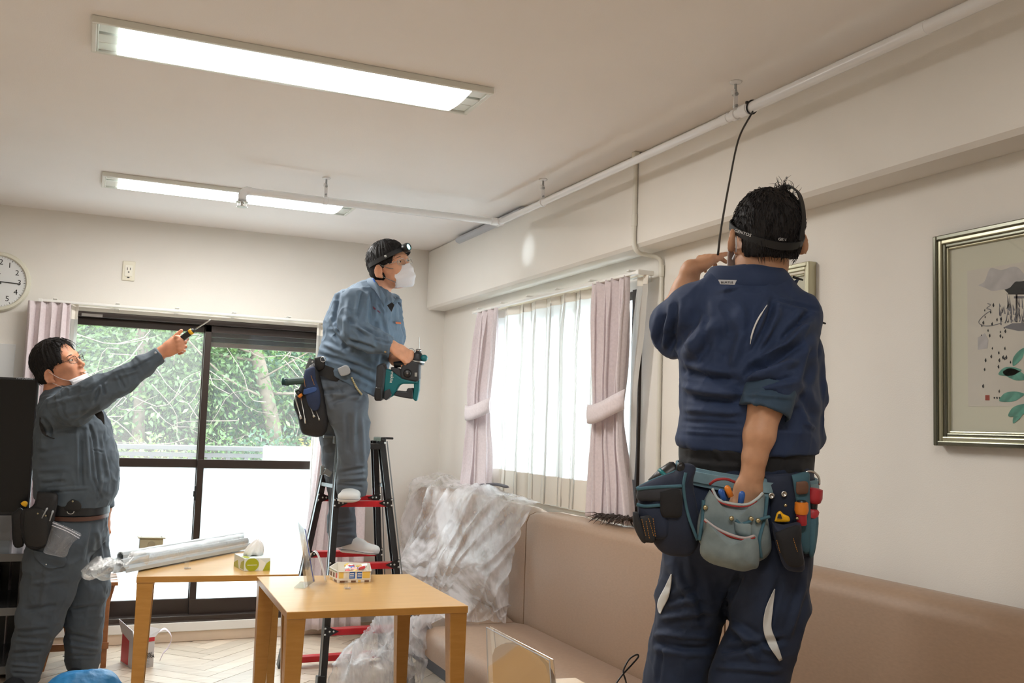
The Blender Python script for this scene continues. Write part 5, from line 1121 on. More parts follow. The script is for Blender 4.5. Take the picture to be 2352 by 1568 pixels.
def puff(pts, d, th, material, name, par, bulge=.012, back=0.0, bevel=0, push=None):
    """stuffed flat shape (pouch, pocket): outline in the picture at forward distance d, thickness th towards the viewer"""
    pts = np.array(pts, float); c = pts.mean(0); n = len(pts); R_ = crom(np.vstack([pts, pts[:1]]), n * 4 + 1)[:-1]
    rings = []
    for sc, dd in ((1.0, d + back), (1.0, d - th * .55), (.985, d - th * .9), (.93, d - th), (.75, d - th - bulge * .6), (.45, d - th - bulge), (.1, d - th - bulge * 1.05)):
        rings.append(np.array([fp(*(c + (p - c) * sc), dd) for p in R_]))
    return MB().loft(rings).build(name, material, par, smooth=True, angle=70)
def pxtube(pts, r, n=8, flat=None, m=None, up=None):
    P_ = [fp(*p) for p in pts]; m = m or len(P_) * 5; return MB().tube(crom(P_, m) if len(P_) > 2 else P_, r, n, flat=flat, up=up)
def band(o, R, s, pts, w, th, material, name, par):
    """strap lying on a head: pts in head coordinates (f,l,u), w width along u"""
    Q = (crom(np.array(pts), 40) - [-.012, 0, .03]) * 1.045 * s + np.array([-.012, 0, .03]) * s; rows = []
    for i, q in enumerate(Q):
        t = Q[min(i + 1, 39)] - Q[max(i - 1, 0)]; out = unit(q - np.array([-.012, 0, .03]) * s); wd = unit(np.cross(t, out)); a = q + wd * w / 2; b_ = q - wd * w / 2
        rows.append([o + R @ a, o + R @ (a + out * th), o + R @ (b_ + out * th), o + R @ b_])
    return MB().loft([np.array(r) for r in rows]).build(name, material, par, smooth=True, angle=40)
# ------------------------------------------------------------------ MAN IN NAVY at the right, seen from behind, standing on the sofa
D = DR; r_ = D / F_
m_skinR = skin('skin_tan', (.56, .30, .175)); m_navy = cloth('navy_workwear', (.016, .033, .088)); m_navyd = cloth('navy_trousers', (.011, .022, .054)); m_cuff = cloth('faded_navy', (.028, .058, .10)); m_blk = cloth('black_undershirt', (.010, .010, .012))
R_ = frame3(dirv_(-.16, .22, -1), dirv_(.05, 1, .2)); hoR = fp(1757, 548, D + .03)
lo = fp(1700, 1000, D) - [.4, .4, .0]; lo[2] = .38; hi = fp(1700, 1000, D) + [.4, .42, 0]; hi[2] = 2.08
S = SDF(lo, hi, .004)
zf = .425; zpx = lambda z, d: H_ / 2 + 0
def foot_at(px, d, z):           # the pixel column px at forward distance d, brought down to height z
    p = fp(px, 1500, d); return np.array([p[0], p[1], z])
# torso and legs (inside the clothes)
S.chain([sec(1750, 660, D + .01, 54, .058), sec(1752, 600, D + .02, 52, .056), sec(1757, 555, D + .03, 50, .055)], .03)
P = head_sdf(S, hoR, R_, 1.0, eo=.011)
S.chain([sec(1735, 715, D, 95, .075), sec(1718, 800, D, 115, .095), sec(1715, 930, D, 115, .095), sec(1710, 1080, D, 120, .095)], .03)
S.cone(fp(1650, 705, D), fp(1820, 715, D), .038, .038, .03)
for x0, x1, x2, dd in ((1640, 1575, 1545, .05), (1770, 1742, 1722, -.04)):
    S.chain([sec(x0, 1130, D + dd, 70, .085), sec(x1 + 10, 1330, D + dd, 60, .075), sec(x1, 1470, D + dd, 48, .055), (foot_at(x2, D + dd, .75), .055, .058), (foot_at(x2, D + dd, .50), .036, .04)], .02)
    a = foot_at(x2, D + dd, .475); S.cone(a, a + unit(VD * [1, 1, 0]) * .16 - [0, 0, .015], (.036, .04), (.042, .024), .02, u=IX)
# right arm (near) down into the pouch, left arm raised to the cable
S.chain([sec(1830, 730, D - .02, 34, .04), sec(1790, 830, D - .08, 36, .042), sec(1758, 930, D - .13, 40, .044), sec(1744, 1000, D - .15, 35, .038), sec(1733, 1050, D - .155, 27, .028), sec(1728, 1088, D - .155, 24, .022)], .015)
Wr = fp(1727, 1094, D - .155); tipsR = hand_sdf(S, Wr, dirv_(-.28, -1, .05), dirv_(-.25, -.1, -1), side=-1, s=1.05, curls=((.5, .6, .4), (.45, .6, .4), (.4, .6, .4), (.4, .6, .4)))
S.chain([sec(1600, 700, D + .02, 42, .045), sec(1542, 762, D + .10, 32, .038), sec(1552, 715, D + .14, 33, .038), sec(1574, 668, D + .15, 30, .034), sec(1588, 616, D + .14, 22, .024)], .015)
Wl = fp(1588, 616, D + .14); fl = dirv_(.66, .40, -.42); nl = dirv_(.30, -.85, -.25)
hand_sdf(S, Wl, fl, nl, side=1 if (np.cross(nl, fl) @ (-VD)) > 0 else -1, s=.82, curls=((.12, .15, .1), (.35, .35, .2), (.6, .6, .4), (.9, .8, .5)), thumb=(.95, .12, .05, .03))
PR = person('person', S, m_skinR, 'man in navy workwear seen from behind, hand raised holding a black cable')
face_bits(PR, P, R_, 1.0)
hair(PR, hoR, R_, 1.0, nape=-.045, thick=.010, fringe=.01, strands=1600, tuft=(P(.0, -.035, .122), R_[:, 2] + R_[:, 1] * -.2), seed=3, spike=1.3)
# jacket
S = SDF(fp(1700, 1000, D) - [.42, .40, -.0] + [0, 0, -.02 - .1], fp(1700, 600, D) + [.42, .42, .06], .0045)
S.chain([sec(1730, 690, D + .005, 84, .08), sec(1722, 740, D, 138, .115), sec(1714, 800, D - .005, 148, .13), sec(1718, 880, D, 150, .13), sec(1722, 950, D, 150, .13), sec(1718, 1020, D, 152, .132), sec(1716, 1060, D, 152, .132)], .03)
S.cone(fp(1650, 688, D + .01), fp(1584, 722, D + .02), .060, .062, .03); S.cone(fp(1655, 672, D), fp(1790, 680, D), .045, .045, .03); S.cone(fp(1785, 692, D), fp(1836, 732, D), .055, .060, .03)
S.cone(fp(1846, 800, D + .05), fp(1852, 1000, D + .06), .045, .045, .04); S.cone(fp(1868, 900, D + .05), fp(1878, 915, D + .05), .036, .026, .02)
S.plane(fp(1715, 1030, D), -IY * .98 + IX * -.06)
Sa = S.like()
Sa.chain([sec(1836, 722, D - .01, 52, .062), sec(1812, 800, D - .07, 62, .068), sec(1778, 870, D - .11, 60, .066), sec(1764, 915, D - .13, 57, .062)], .02, clip1=.0)
Sb = S.like()
Sb.chain([sec(1598, 705, D + .02, 56, .065), sec(1556, 745, D + .07, 56, .062), sec(1546, 762, D + .12, 46, .055), sec(1556, 720, D + .15, 40, .046)], .02, clip1=.0)
Sb.cone(fp(1556, 782, D + .07), fp(1620, 800, D + .03), .042, .06, .03)
S.union(Sa, .018); S.union(Sb, .018)
# (x0,y0,x1,y1,width px,depth m): ridges +, grooves -
st = [(1775, 690, 1724, 812, 9, -.012, -6), (1757, 700, 1700, 860, 16, .009, -10), (1666, 735, 1545, 825, 22, .012), (1610, 700, 1560, 800, 14, -.008), (1640, 760, 1600, 830, 12, -.006),
      (1563, 850, 1690, 872, 11, -.015, 4), (1560, 885, 1705, 903, 10, .012, 3), (1575, 912, 1700, 925, 9, -.010), (1572, 940, 1700, 948, 9, .008), (1570, 968, 1700, 975, 7, -.006), (1570, 990, 1700, 998, 5, .004),
      (1530, 700, 1510, 790, 9, -.009), (1552, 690, 1540, 800, 10, -.010), (1545, 720, 1528, 800, 9, .008), (1700, 700, 1690, 850, 22, .006), (1620, 690, 1622, 800, 10, -.004), (1680, 845, 1712, 760, 14, .009),
      (1860, 715, 1790, 790, 9, -.010), (1868, 740, 1740, 830, 14, .010), (1845, 790, 1725, 850, 11, -.012), (1830, 830, 1720, 872, 10, .011), (1825, 865, 1715, 885, 8, -.010), (1790, 715, 1750, 790, 10, .006), (1870, 800, 1850, 880, 10, -.008),
      (1775, 686, 1880, 712, 5, -.004), (1842, 905, 1870, 960, 12, -.008), (1850, 970, 1870, 985, 6, .005)]
JR = garment('jacket', S, m_navy, PR, st, noise=((7, .006), (15, .0035), (30, .0012)))
MB().tube(crom([fp(1762, 700, D - .145), fp(1740, 735, D - .152), fp(1728, 765, D - .155), fp(1723, 790, D - .152)], 16), [.0012] * 3 + [.0022] * 10 + [.001] * 3, 6).build('piping', mat('white_piping', (.72, .72, .70), rough=.5), JR, smooth=True)
# rolled cuff
S = SDF(fp(1760, 930, D - .13) - .14, fp(1760, 930, D - .13) + .14, .004)
S.cone(fp(1770, 888, D - .12), fp(1754, 948, D - .14), (60 * r_, .068), (57 * r_, .062), 0, clip=(0, 0)); S.cone(fp(1766, 905, D - .125), fp(1748, 985, D - .145), (50 * r_, .055), (50 * r_, .054), .004, op='sub')
garment('rolled_cuff', S, m_cuff, JR, [(1712, 905, 1815, 912, 6, .004), (1710, 930, 1800, 955, 7, -.004), (1740, 900, 1735, 950, 10, .004)], noise=((18, .002),), label='rolled cuff showing the paler inside of the cloth')
# collar standing up around the neck
rings = []; cc = fp(1716, 640, D + .012)
for (yo, ru, rw, dz) in ((-.030, .100, .088, 0), (-.014, .106, .100, 0), (.010, .103, .096, 0), (.030, .088, .080, 0), (.032, .078, .070, 0), (.0, .080, .068, 0)):
    a = np.linspace(0, 2 * math.pi, 48, endpoint=False); tilt = -.035
    rings.append(cc + np.outer(np.cos(a) * (ru + .010), IX) + np.outer(np.sin(a) * rw, -VD) + np.outer((yo - .005) * (1 + .15 * np.sin(a)) + np.cos(a) * (ru) * tilt + .002 * np.sin(5 * a), IY))
MB().loft(rings + [rings[0]], cap=False).build('collar', m_navy, JR, smooth=True)
pt = np.array([fp(1808, 655, D - .02), fp(1832, 640, D - .02), fp(1836, 642, D + .0), fp(1822, 668, D)]); MB().poly(pt, .006, VD).build('collar_point', m_navy, JR, bevel=.002)
tb_ = [(1649, 642), (1692, 643), (1687, 654), (1654, 653)]; lt = MB().poly([fp(x, y, D - .113) for x, y in tb_], .003, -VD).build('neck_tag', mat('silver_tag', (.55, .56, .58), rough=.4), JR, bevel=.001)
RI = np.stack([IX, IY, -VD], 1); text('tag_lettering', 'BURTLE', .0068, RI, fp(1670, 648.5, D - .1175), m_dark, JR, sx=1.3)
MB().poly([fp(x, y, D + .06) for x, y in ((1868, 770), (1880, 768), (1890, 800), (1891, 838), (1885, 853), (1872, 852))], .004, VD).build('grey_flap', cloth('grey_patch', (.22, .215, .20)), JR, bevel=.001)
for y, x in ((740, 1886), (640, 1834)): MB().tube([fp(x - 12, y - 4, D + .02), fp(x + 10, y + 3, D + .03)], [.004, .0025], 6).build('pull_tab', m_black, JR, smooth=True)
# undershirt
S = SDF(fp(1715, 1090, D) - [.3, .3, .06], fp(1715, 990, D) + [.3, .3, .05], .006)
S.chain([sec(1716, 985, D, 147, .125), sec(1716, 1040, D, 149, .127), sec(1714, 1100, D, 149, .127)], .02); S.plane(fp(1715, 1092, D), -IY)
garment('undershirt', S, m_blk, PR, [(1570, 1030, 1700, 1040, 7, .005), (1575, 1050, 1700, 1062, 6, -.005), (1640, 1025, 1660, 1060, 8, .004), (1800, 1040, 1865, 1050, 7, .004)], noise=((20, .003),))
# trousers
lo = fp(1700, 1100, D) - [.36, .36, 0]; lo[2] = .44; hi = fp(1700, 1060, D) + [.36, .36, .0]
S = SDF(lo, hi, .005)
S.chain([sec(1712, 1095, D, 150, .13), sec(1708, 1150, D, 152, .135), sec(1706, 1215, D, 148, .13)], .03)
Sl, Sr = S.like(), S.like()
Sl.chain([sec(1635, 1190, D + .04, 92, .11), sec(1612, 1290, D + .05, 84, .105), sec(1592, 1380, D + .05, 76, .098), sec(1577, 1450, D + .05, 66, .085), sec(1562, 1500, D + .05, 62, .080), sec(1549, 1568, D + .05, 63, .080), (foot_at(1544, D + .05, .52), .070, .078)], .03, clip1=0)
Sr.chain([sec(1768, 1190, D - .03, 92, .11), sec(1768, 1290, D - .04, 90, .105), sec(1764, 1380, D - .04, 84, .10), sec(1754, 1450, D - .04, 74, .088), sec(1732, 1515, D - .04, 74, .084), sec(1717, 1570, D - .04, 78, .084), (foot_at(1712, D - .04, .52), .074, .08)], .03, clip1=0)
S.union(Sl, .02); S.union(Sr, .008)
st = [(1520, 1420, 1640, 1400, 10, .008), (1500, 1475, 1630, 1488, 9, -.010, 5), (1505, 1455, 1632, 1462, 9, .008), (1655, 1415, 1700, 1320, 10, -.010), (1660, 1425, 1780, 1500, 10, .008), (1655, 1495, 1800, 1470, 9, -.009), (1640, 1530, 1790, 1540, 8, .006),
      (1540, 1300, 1600, 1400, 12, .006), (1600, 1310, 1620, 1440, 12, -.006), (1790, 1330, 1760, 1440, 10, -.006), (1850, 1330, 1812, 1460, 9, .006), (1520, 1490, 1512, 1566, 6, -.004), (1530, 1380, 1600, 1360, 10, -.006), (1700, 1440, 1740, 1520, 12, .006)]
TR = garment('trousers', S, m_navyd, PR, st, noise=((8, .006), (17, .003)))
m_refl = mat('pale_reflective', (.62, .63, .62), rough=.45)
def decal(pts, d, name, material, par, th=.003):
    MB().poly([fp(x, y, d) for x, y in pts], th, VD).build(name, material, par, bevel=.0008)
def surf_patch(src, pts, name, material, par, lift=.0022, n=16):
    """cut a patch of cloth that follows the surface of src: outline in picture coordinates"""
    V = np.array([v.co[:] for v in src.data.vertices]); w = WLOC[src.name]; F = np.empty(len(src.data.polygons) * 4, np.int32); src.data.polygons.foreach_get('vertices', F) if False else None
    V = V + w; Fm = np.array([tuple(p.vertices) for p in src.data.polygons]); N = vnormals(V, Fm); q = pj(V); facing = (N @ VD) < -.05
    poly = np.array(pts, float); inside = np.zeros(len(V), bool); j = len(poly) - 1
    for i in range(len(poly)):
        xi, yi, xj, yj_ = poly[i, 0], poly[i, 1], poly[j, 0], poly[j, 1]
        c = ((yi > q[:, 1]) != (yj_ > q[:, 1])) & (q[:, 0] < (xj - xi) * (q[:, 1] - yi) / (yj_ - yi + 1e-9) + xi); inside ^= c; j = i
    keep = inside & facing; fk = Fm[keep[Fm].all(1)]
    if len(fk) < 3: return None
    u, inv = np.unique(fk, return_inverse=True); Vn = V[u] + N[u] * lift
    return mesh_obj(name, Vn, inv.reshape(-1, 4), material, par, smooth=True, solid=.002)
def surf_strip(src, A, B, name, material, par, lift=.003, n=40, m=8, solid=.0015):
    """strip of cloth lying on src between two picture-space edges A and B"""
    V = np.array([v.co[:] for v in src.data.vertices]) + WLOC[src.name]; Fm = np.array([tuple(p.vertices) for p in src.data.polygons]); N = vnormals(V, Fm); q = pj(V); k = (N @ VD) < -.02; q = q[k]
    a, b_ = crom(np.array(A, float), n), crom(np.array(B, float), n); rows = []
    for i in range(n):
        r = []
        for t in np.linspace(0, 1, m):
            p = a[i] * (1 - t) + b_[i] * t; dd = (q[:, 0] - p[0]) ** 2 + (q[:, 1] - p[1]) ** 2; near = dd < 170; dz = q[near, 2].min() + .05 if near.any() else 0; ok = near & (q[:, 2] < dz) if near.any() else dd <= dd.min()
            w_ = np.exp(-dd[ok] / 30); r.append(fp(p[0], p[1], (q[ok, 2] * w_).sum() / w_.sum() - lift))
        rows.append(r)
    return MB().grid(np.array(rows)).build(name, material, par, smooth=True, solid=solid)
surf_strip(TR, [(1779, 1352), (1770, 1370), (1758, 1400), (1753, 1440), (1764, 1478), (1790, 1518)], [(1780, 1352), (1778, 1372), (1775, 1400), (1772, 1440), (1784, 1474), (1797, 1514)], 'reflective_insert', m_refl, TR, lift=.007)
surf_strip(TR, [(1541, 1318), (1526, 1350), (1513, 1375), (1510, 1393), (1514, 1408)], [(1543, 1318), (1541, 1345), (1535, 1372), (1524, 1394), (1517, 1409)], 'reflective_insert', m_refl, TR, lift=.007)
for x2, dd in ((1544, .05), (1712, -.04)):
    a = foot_at(x2, D + dd, .48); fd_ = unit(VD * [1, 1, 0]); S = SDF(a - .2, a + .26, .006); S.cone(a - fd_ * .03 + [0, 0, .05], a - fd_ * .03 - [0, 0, .01], .05, .05, .02); S.cone(a - fd_ * .03 - [0, 0, .01], a + fd_ * .16 - [0, 0, .018], (.044, .044), (.048, .034), .02, u=IX); S.plane((0, 0, .4165), (0, 0, -1)); V, F = S.mesh(); mesh_obj('sock', V, F, m_blk, PR, smooth=True)
# head torch strap, mask
m_strap = mat('black_strap', (.010, .010, .011), rough=.6); hl = MB()
hs = band(hoR, R_, 1.0, [(.085, .03, .045), (.03, .083, .030), (-.04, .080, .015), (-.098, .045, .002), (-.118, 0, -.004), (-.100, -.045, 0), (-.04, -.082, .008), (.03, -.085, .025), (.085, -.03, .045)], .020, .0035, m_strap, 'headtorch_strap', PR)
band(hoR, R_, 1.0, [(.09, -.03, .07), (.03, -.050, .128), (-.04, -.055, .122), (-.09, -.052, .07), (-.108, -.044, .01)], .017, .0035, m_strap, 'top_strap', hs)
def strap_text(word, px, py, d, rot, size, tilt=0):
    a = math.radians(rot); r = IX * math.cos(a) + IY * math.sin(a); r = unit(r * math.cos(tilt) - VD * math.sin(tilt)); up = unit(np.cross(-VD, r)); text('strap_lettering', word, size, np.stack([r, up, np.cross(r, up)], 1), fp(px, py, d - .004), mat('strap_print', (.6, .6, .6), rough=.5), hs, sx=1.15)
strap_text('GENTOS', 1706, 535, D - .083, -24, .0105, .55); strap_text('GEN', 1797, 550, D - .088, -2, .0105, -.35)
m_mask = mat('white_mask', (.80, .80, .82), rough=.8, bump=.3, bscale=120, bdist=.001)
b = MB(); b.tube(crom([P(.0, .084, .018), P(-.022, .089, -.008), P(-.012, .082, -.036), P(.03, .072, -.060)], 16), .0022, 6, flat=1.6); b.tube(crom([P(.0, .084, .018), P(.04, .078, .0), P(.07, .06, -.02)], 12), .002, 6)
b.build('mask_loop', m_mask, PR, smooth=True)
rows = []
for u in np.linspace(-1, 1, 16):
    rows.append([P(.112 - .062 * u * u - .0 + .012 * (1 - v * v), .074 * u, -.055 - .040 * v) for v in np.linspace(-1, 1, 10)])
MB().grid(np.array(rows)).build('face_mask', m_mask, PR, smooth=True, solid=.002)
# ------------------------------------------------------------------ his tool belt
m_web = cloth('teal_webbing', (.17, .29, .35), .15); m_pn = cloth('navy_canvas', (.016, .024, .05), .25); m_pg = cloth('grey_denim', (.21, .265, .275), .30); m_pb = cloth('faded_teal_binding', (.05, .13, .17), .2); m_stitch = mat('orange_stitch', (.45, .20, .03), rough=.7); m_redb = mat('red_binding', (.35, .03, .03), rough=.7)
TB = thing('tool_belt', fp(1715, 1100, D), 'worn teal and navy tool belt with three stuffed pouches on the man in navy', 'tool belt')
rings = []; cb_ = fp(1713, 1098, D)
for yo, g in ((.022, 0), (.022, .006), (-.022, .006), (-.022, 0)):
    a = np.linspace(0, 2 * math.pi, 60, endpoint=False); rings.append(cb_ + np.outer(np.cos(a) * (.176 + g), IX) + np.outer(np.sin(a) * (.150 + g), -VD) + np.outer(yo - np.cos(a) * .020, IY))
MB().loft(rings + [rings[0]], cap=False).build('waist_belt', m_web, TB, smooth=True, angle=40)
rings = []
for yo, g in ((.014, .006), (.014, .010), (-.012, .010), (-.012, .006)):
    a = np.linspace(0, 2 * math.pi, 60, endpoint=False); rings.append(cb_ + np.outer(np.cos(a) * (.176 + g), IX) + np.outer(np.sin(a) * (.150 + g), -VD) + np.outer(yo - np.cos(a) * .020, IY))
MB().loft(rings + [rings[0]], cap=False).build('belt_facing', cloth('pale_teal_webbing', (.21, .33, .38), .2), TB, smooth=True, angle=40)
DF = D - .165
# left holster
p1 = puff([(1548, 1082), (1570, 1064), (1598, 1072), (1592, 1110), (1604, 1180), (1606, 1240), (1590, 1272), (1560, 1278), (1520, 1268), (1490, 1230), (1466, 1195), (1466, 1135), (1462, 1120), (1500, 1100)], DF + .06, .07, m_pn, 'holster', TB, .02)
puff([(1463, 1124), (1490, 1120), (1520, 1118), (1566, 1116), (1568, 1150), (1520, 1152), (1466, 1148)], DF + .02, .052, cloth('grey_canvas', (.035, .037, .045), .2), 'holster_flap', p1, .006)
puff([(1516, 1128), (1562, 1124), (1566, 1182), (1540, 1188), (1518, 1182)], DF - .005, .036, m_blk, 'holster_patch', p1, .004)
puff([(1464, 1160), (1500, 1160), (1530, 1172), (1534, 1230), (1500, 1236), (1470, 1200)], DF + .02, .052, m_pn, 'holster_pocket', p1, .008)
for q in ([(1453, 1175), (1466, 1180), (1484, 1240), (1474, 1244), (1456, 1210)], [(1470, 1186), (1496, 1186), (1504, 1240), (1490, 1246), (1478, 1238)]): puff(q, DF + .0, .055, cloth('charcoal_loop', (.02, .021, .024), .2), 'tool_loop', p1, .006)
for pts in ([(1463, 1123, DF - .034), (1500, 1119, DF - .036), (1566, 1116, DF - .034)], [(1462, 1158, DF - .035), (1480, 1162, DF - .038), (1516, 1160, DF - .036)], [(1575, 1085, DF - .03), (1570, 1120, DF - .032), (1580, 1180, DF - .03), (1602, 1240, DF - .03)], [(1462, 1122, DF), (1500, 1103, DF - .0), (1550, 1082, DF + .0), (1556, 1066, DF + .01)]):
    pxtube(pts, .0035, flat=1.2).build('edge_binding', m_pb, p1, smooth=True)
for x0, y0, x1, y1 in ((1484, 1196, 1492, 1238), (1490, 1190, 1502, 1232), (1500, 1190, 1506, 1234), (1474, 1192, 1484, 1232)):
    b = MB(); a_, c_ = fp(x0, y0, DF - .064), fp(x1, y1, DF - .064)
    for k in range(8): b.bar(a_ + (c_ - a_) * (k / 8), a_ + (c_ - a_) * ((k + .6) / 8), .0012, .001)
    b.build('stitching', m_stitch, p1)
# centre pouch
p2 = puff([(1630, 1124), (1648, 1148), (1680, 1158), (1716, 1160), (1738, 1148), (1754, 1130), (1762, 1180), (1772, 1244), (1768, 1270), (1746, 1288), (1700, 1296), (1640, 1284), (1606, 1244), (1600, 1216), (1606, 1180), (1618, 1146)], DF + .05, .085, m_pg, 'pouch', TB, .018)
p3 = puff([(1619, 1193), (1645, 1210), (1680, 1228), (1712, 1234), (1736, 1228), (1744, 1260), (1742, 1300), (1725, 1308), (1705, 1312), (1670, 1304), (1630, 1292), (1608, 1270), (1612, 1235), (1618, 1215)], DF + .0, .075, m_pg, 'front_pouch', TB, .022)
pxtube([(1636, 1122, DF - .03), (1650, 1146, DF - .045), (1680, 1156, DF - .05), (1715, 1158, DF - .05), (1738, 1146, DF - .045), (1752, 1132, DF - .035)], .0035).build('pale_binding', mat('pale_binding', (.45, .50, .50), rough=.8), p2, smooth=True)
pxtube([(1636, 1126, DF - .032), (1650, 1150, DF - .046), (1680, 1161, DF - .051), (1715, 1162, DF - .051), (1738, 1150, DF - .046)], .0022).build('red_edge', m_redb, p2, smooth=True)
pxtube([(1618, 1192, DF - .07), (1645, 1212, DF - .082), (1680, 1228, DF - .09), (1710, 1235, DF - .088), (1732, 1230, DF - .08)], .0032).build('pale_binding', mat('pale_binding_b', (.48, .42, .42), rough=.8), p3, smooth=True)
pxtube([(1617, 1195, DF - .07), (1645, 1216, DF - .082), (1680, 1232, DF - .09), (1710, 1239, DF - .088), (1734, 1234, DF - .08)], .002).build('red_edge', m_redb, p3, smooth=True)
puff([(1650, 1222), (1664, 1226), (1692, 1232), (1688, 1242), (1674, 1246), (1660, 1240)], DF - .08, .006, mat('rust_leather', (.20, .055, .025), rough=.6), 'leather_patch', p3, .003)
for pts in ([(1616, 1148, DF - .03), (1614, 1180, DF - .035), (1610, 1215, DF - .04), (1606, 1240, DF - .04)], [(1762, 1140, DF - .03), (1756, 1190, DF - .04), (1744, 1240, DF - .05), (1748, 1280, DF - .04)], [(1690, 1194, DF - .056), (1700, 1202, DF - .06), (1714, 1200, DF - .06), (1724, 1196, DF - .058)], [(1736, 1200, DF - .05), (1748, 1192, DF - .052), (1768, 1186, DF - .05)]):
    pxtube(pts, .0055, flat=.7).build('strap', m_pb, p2, smooth=True)
puff([(1686, 1198), (1722, 1200), (1726, 1230), (1706, 1232), (1690, 1222)], DF - .03, .032, m_pg, 'small_pocket', p2, .006)
m_snap = mat('brass_snap', (.55, .48, .30), rough=.3, metal=1)
for x, y, dd in ((1680, 1190, .062), (1725, 1191, .058), (1741, 1195, .055), (1620, 1165, .042)): MB().lathe(fp(x, y, DF - dd), -VD, [(0, .0062), (.003, .006), (.005, .003)], 14).build('snap_button', m_snap, p2, smooth=True)
pxtube([(1630, 1112, DF - .0), (1645, 1102, DF - .01), (1668, 1100, DF - .012), (1688, 1107, DF - .01)], .0035).build('pouch_rim', m_redb, p2, smooth=True)
puff([(1628, 1104), (1660, 1098), (1700, 1104), (1756, 1110), (1752, 1140), (1700, 1150), (1640, 1130)], DF + .075, .02, m_pn, 'pouch_back', p2, .002)
# right pouch and loops
p4 = puff([(1754, 1090), (1850, 1086), (1860, 1100), (1866, 1180), (1868, 1260), (1860, 1275), (1835, 1270), (1830, 1200), (1780, 1240), (1768, 1200), (1770, 1140)], DF + .06, .05, m_pn, 'side_panel', TB, .006)
puff([(1773, 1198), (1800, 1204), (1838, 1200), (1840, 1240), (1848, 1306), (1820, 1312), (1800, 1300), (1785, 1260), (1776, 1225)], DF + .02, .06, m_pn, 'tape_pouch', p4, .014)
puff([(1780, 1222), (1836, 1206), (1840, 1256), (1846, 1296), (1812, 1300), (1790, 1262)], DF - .03, .024, m_blk, 'tape_pouch_flap', p4, .006)
puff([(1818, 1090), (1856, 1084), (1860, 1120), (1862, 1260), (1838, 1262), (1836, 1214), (1828, 1150)], DF + .03, .036, m_pb, 'driver_loop', p4, .006)
puff([(1829, 1106), (1854, 1106), (1856, 1130), (1842, 1135), (1829, 1132)], DF - .014, .006, mat('brown_leather', (.13, .06, .035), rough=.6), 'leather_tab', p4, .002)
puff([(1856, 1190), (1880, 1186), (1872, 1268), (1858, 1274)], DF + .05, .05, m_pb, 'driver_loop', p4, .008)
for x, y in ((1801, 1134), (1772, 1138)): MB().lathe(fp(x, y, DF - .002), -VD, [(0, .0078), (.002, .0075), (.003, .0045), (.001, .0042)], 16).build('eyelet', m_metal, p4, smooth=True)
for x, y in ((1831, 1190), (1804, 1160)): MB().lathe(fp(x, y, DF - .03), -VD, [(0, .0045), (.003, .003)], 10).build('rivet', m_snap, p4, smooth=True)
for x0, y0, x1, y1 in ((1784, 1240, 1792, 1270), (1822, 1236, 1832, 1268)):
    b = MB(); a_, c_ = fp(x0, y0, DF - .063), fp(x1, y1, DF - .063)
    for k in range(8): b.bar(a_ + (c_ - a_) * (k / 8), a_ + (c_ - a_) * ((k + .6) / 8), .0012, .001)
    b.build('stitching', m_stitch, p4)
a = np.linspace(-.3, math.pi * 1.25, 26); ce = fp(1860, 1106, DF + .02)
MB().tube([ce + IX * (.024 * math.cos(q)) + IY * (.026 * math.sin(q)) for q in a], .0028, 8).build('steel_ring', m_metal, TB, smooth=True)
# tools in the pouches: things of their own
def tool(label, cat, name, parts, group=None):
    t = None
    for i, (nm, mb, mm) in enumerate(parts):
        if t is None: V = np.concatenate(mb.v); t = thing(name, V.mean(0), label, cat, group)
        mb.build(nm, mm, t, smooth=True, angle=50)
    return t
m_ro = mat('red_rubber', (.42, .025, .035), rough=.45); m_or = mat('orange_grip', (.75, .22, .02), rough=.4); m_ye = mat('yellow_plastic', (.85, .45, .01), rough=.35); m_bl = mat('blue_handle', (.02, .10, .38), rough=.4)
def handle_px(x0, y0, x1, y1, d, prof): a_, c_ = fp(x0, y0, d), fp(x1, y1, d); L_ = np.linalg.norm(c_ - a_); return MB().lathe(a_, c_ - a_, [(t * L_, r) for t, r in prof], 16)
tool('screwdriver with fat red and black handle at the right end of the navy man\'s belt', 'screwdriver', 'screwdriver', [('handle', handle_px(1873, 1121, 1868, 1156, DF + .01, [(0, .012), (.05, .018), (.6, .020), (.9, .017), (1, .011)]), m_ro), ('handle_neck', handle_px(1868, 1154, 1867, 1172, DF + .01, [(0, .011), (1, .010)]), m_black), ('handle_collar', handle_px(1869, 1168, 1864, 1190, DF + .01, [(0, .010), (.2, .015), (.9, .014), (1, .009)]), m_ro)])
tool('screwdriver with orange and red handle beside the leather tab on the belt', 'screwdriver', 'screwdriver', [('handle', handle_px(1841, 1152, 1841, 1180, DF - .025, [(0, .012), (.08, .016), (.7, .017), (1, .014)]), m_or), ('handle_cap', handle_px(1841, 1149, 1841, 1154, DF - .025, [(0, .010), (1, .013)]), m_black), ('handle_collar', handle_px(1841, 1180, 1842, 1206, DF - .022, [(0, .013), (.9, .012), (1, .010)]), m_ro)])
t = thing('box_cutter', fp(1795, 1190, DF - .02), 'yellow snap-off knife handle sticking out of the small navy pouch', 'knife')
kn = puff([(1780, 1192), (1784, 1178), (1792, 1173), (1800, 1180), (1812, 1186), (1814, 1197), (1800, 1199), (1780, 1198)], DF - .015, .012, m_ye, 'knife_body', t, .003); MB().poly([fp(x, y, DF - .0325) for x, y in ((1785, 1190), (1788, 1180), (1793, 1180), (1797, 1191))], .0008, -VD).build('knife_window', m_dark, kn)
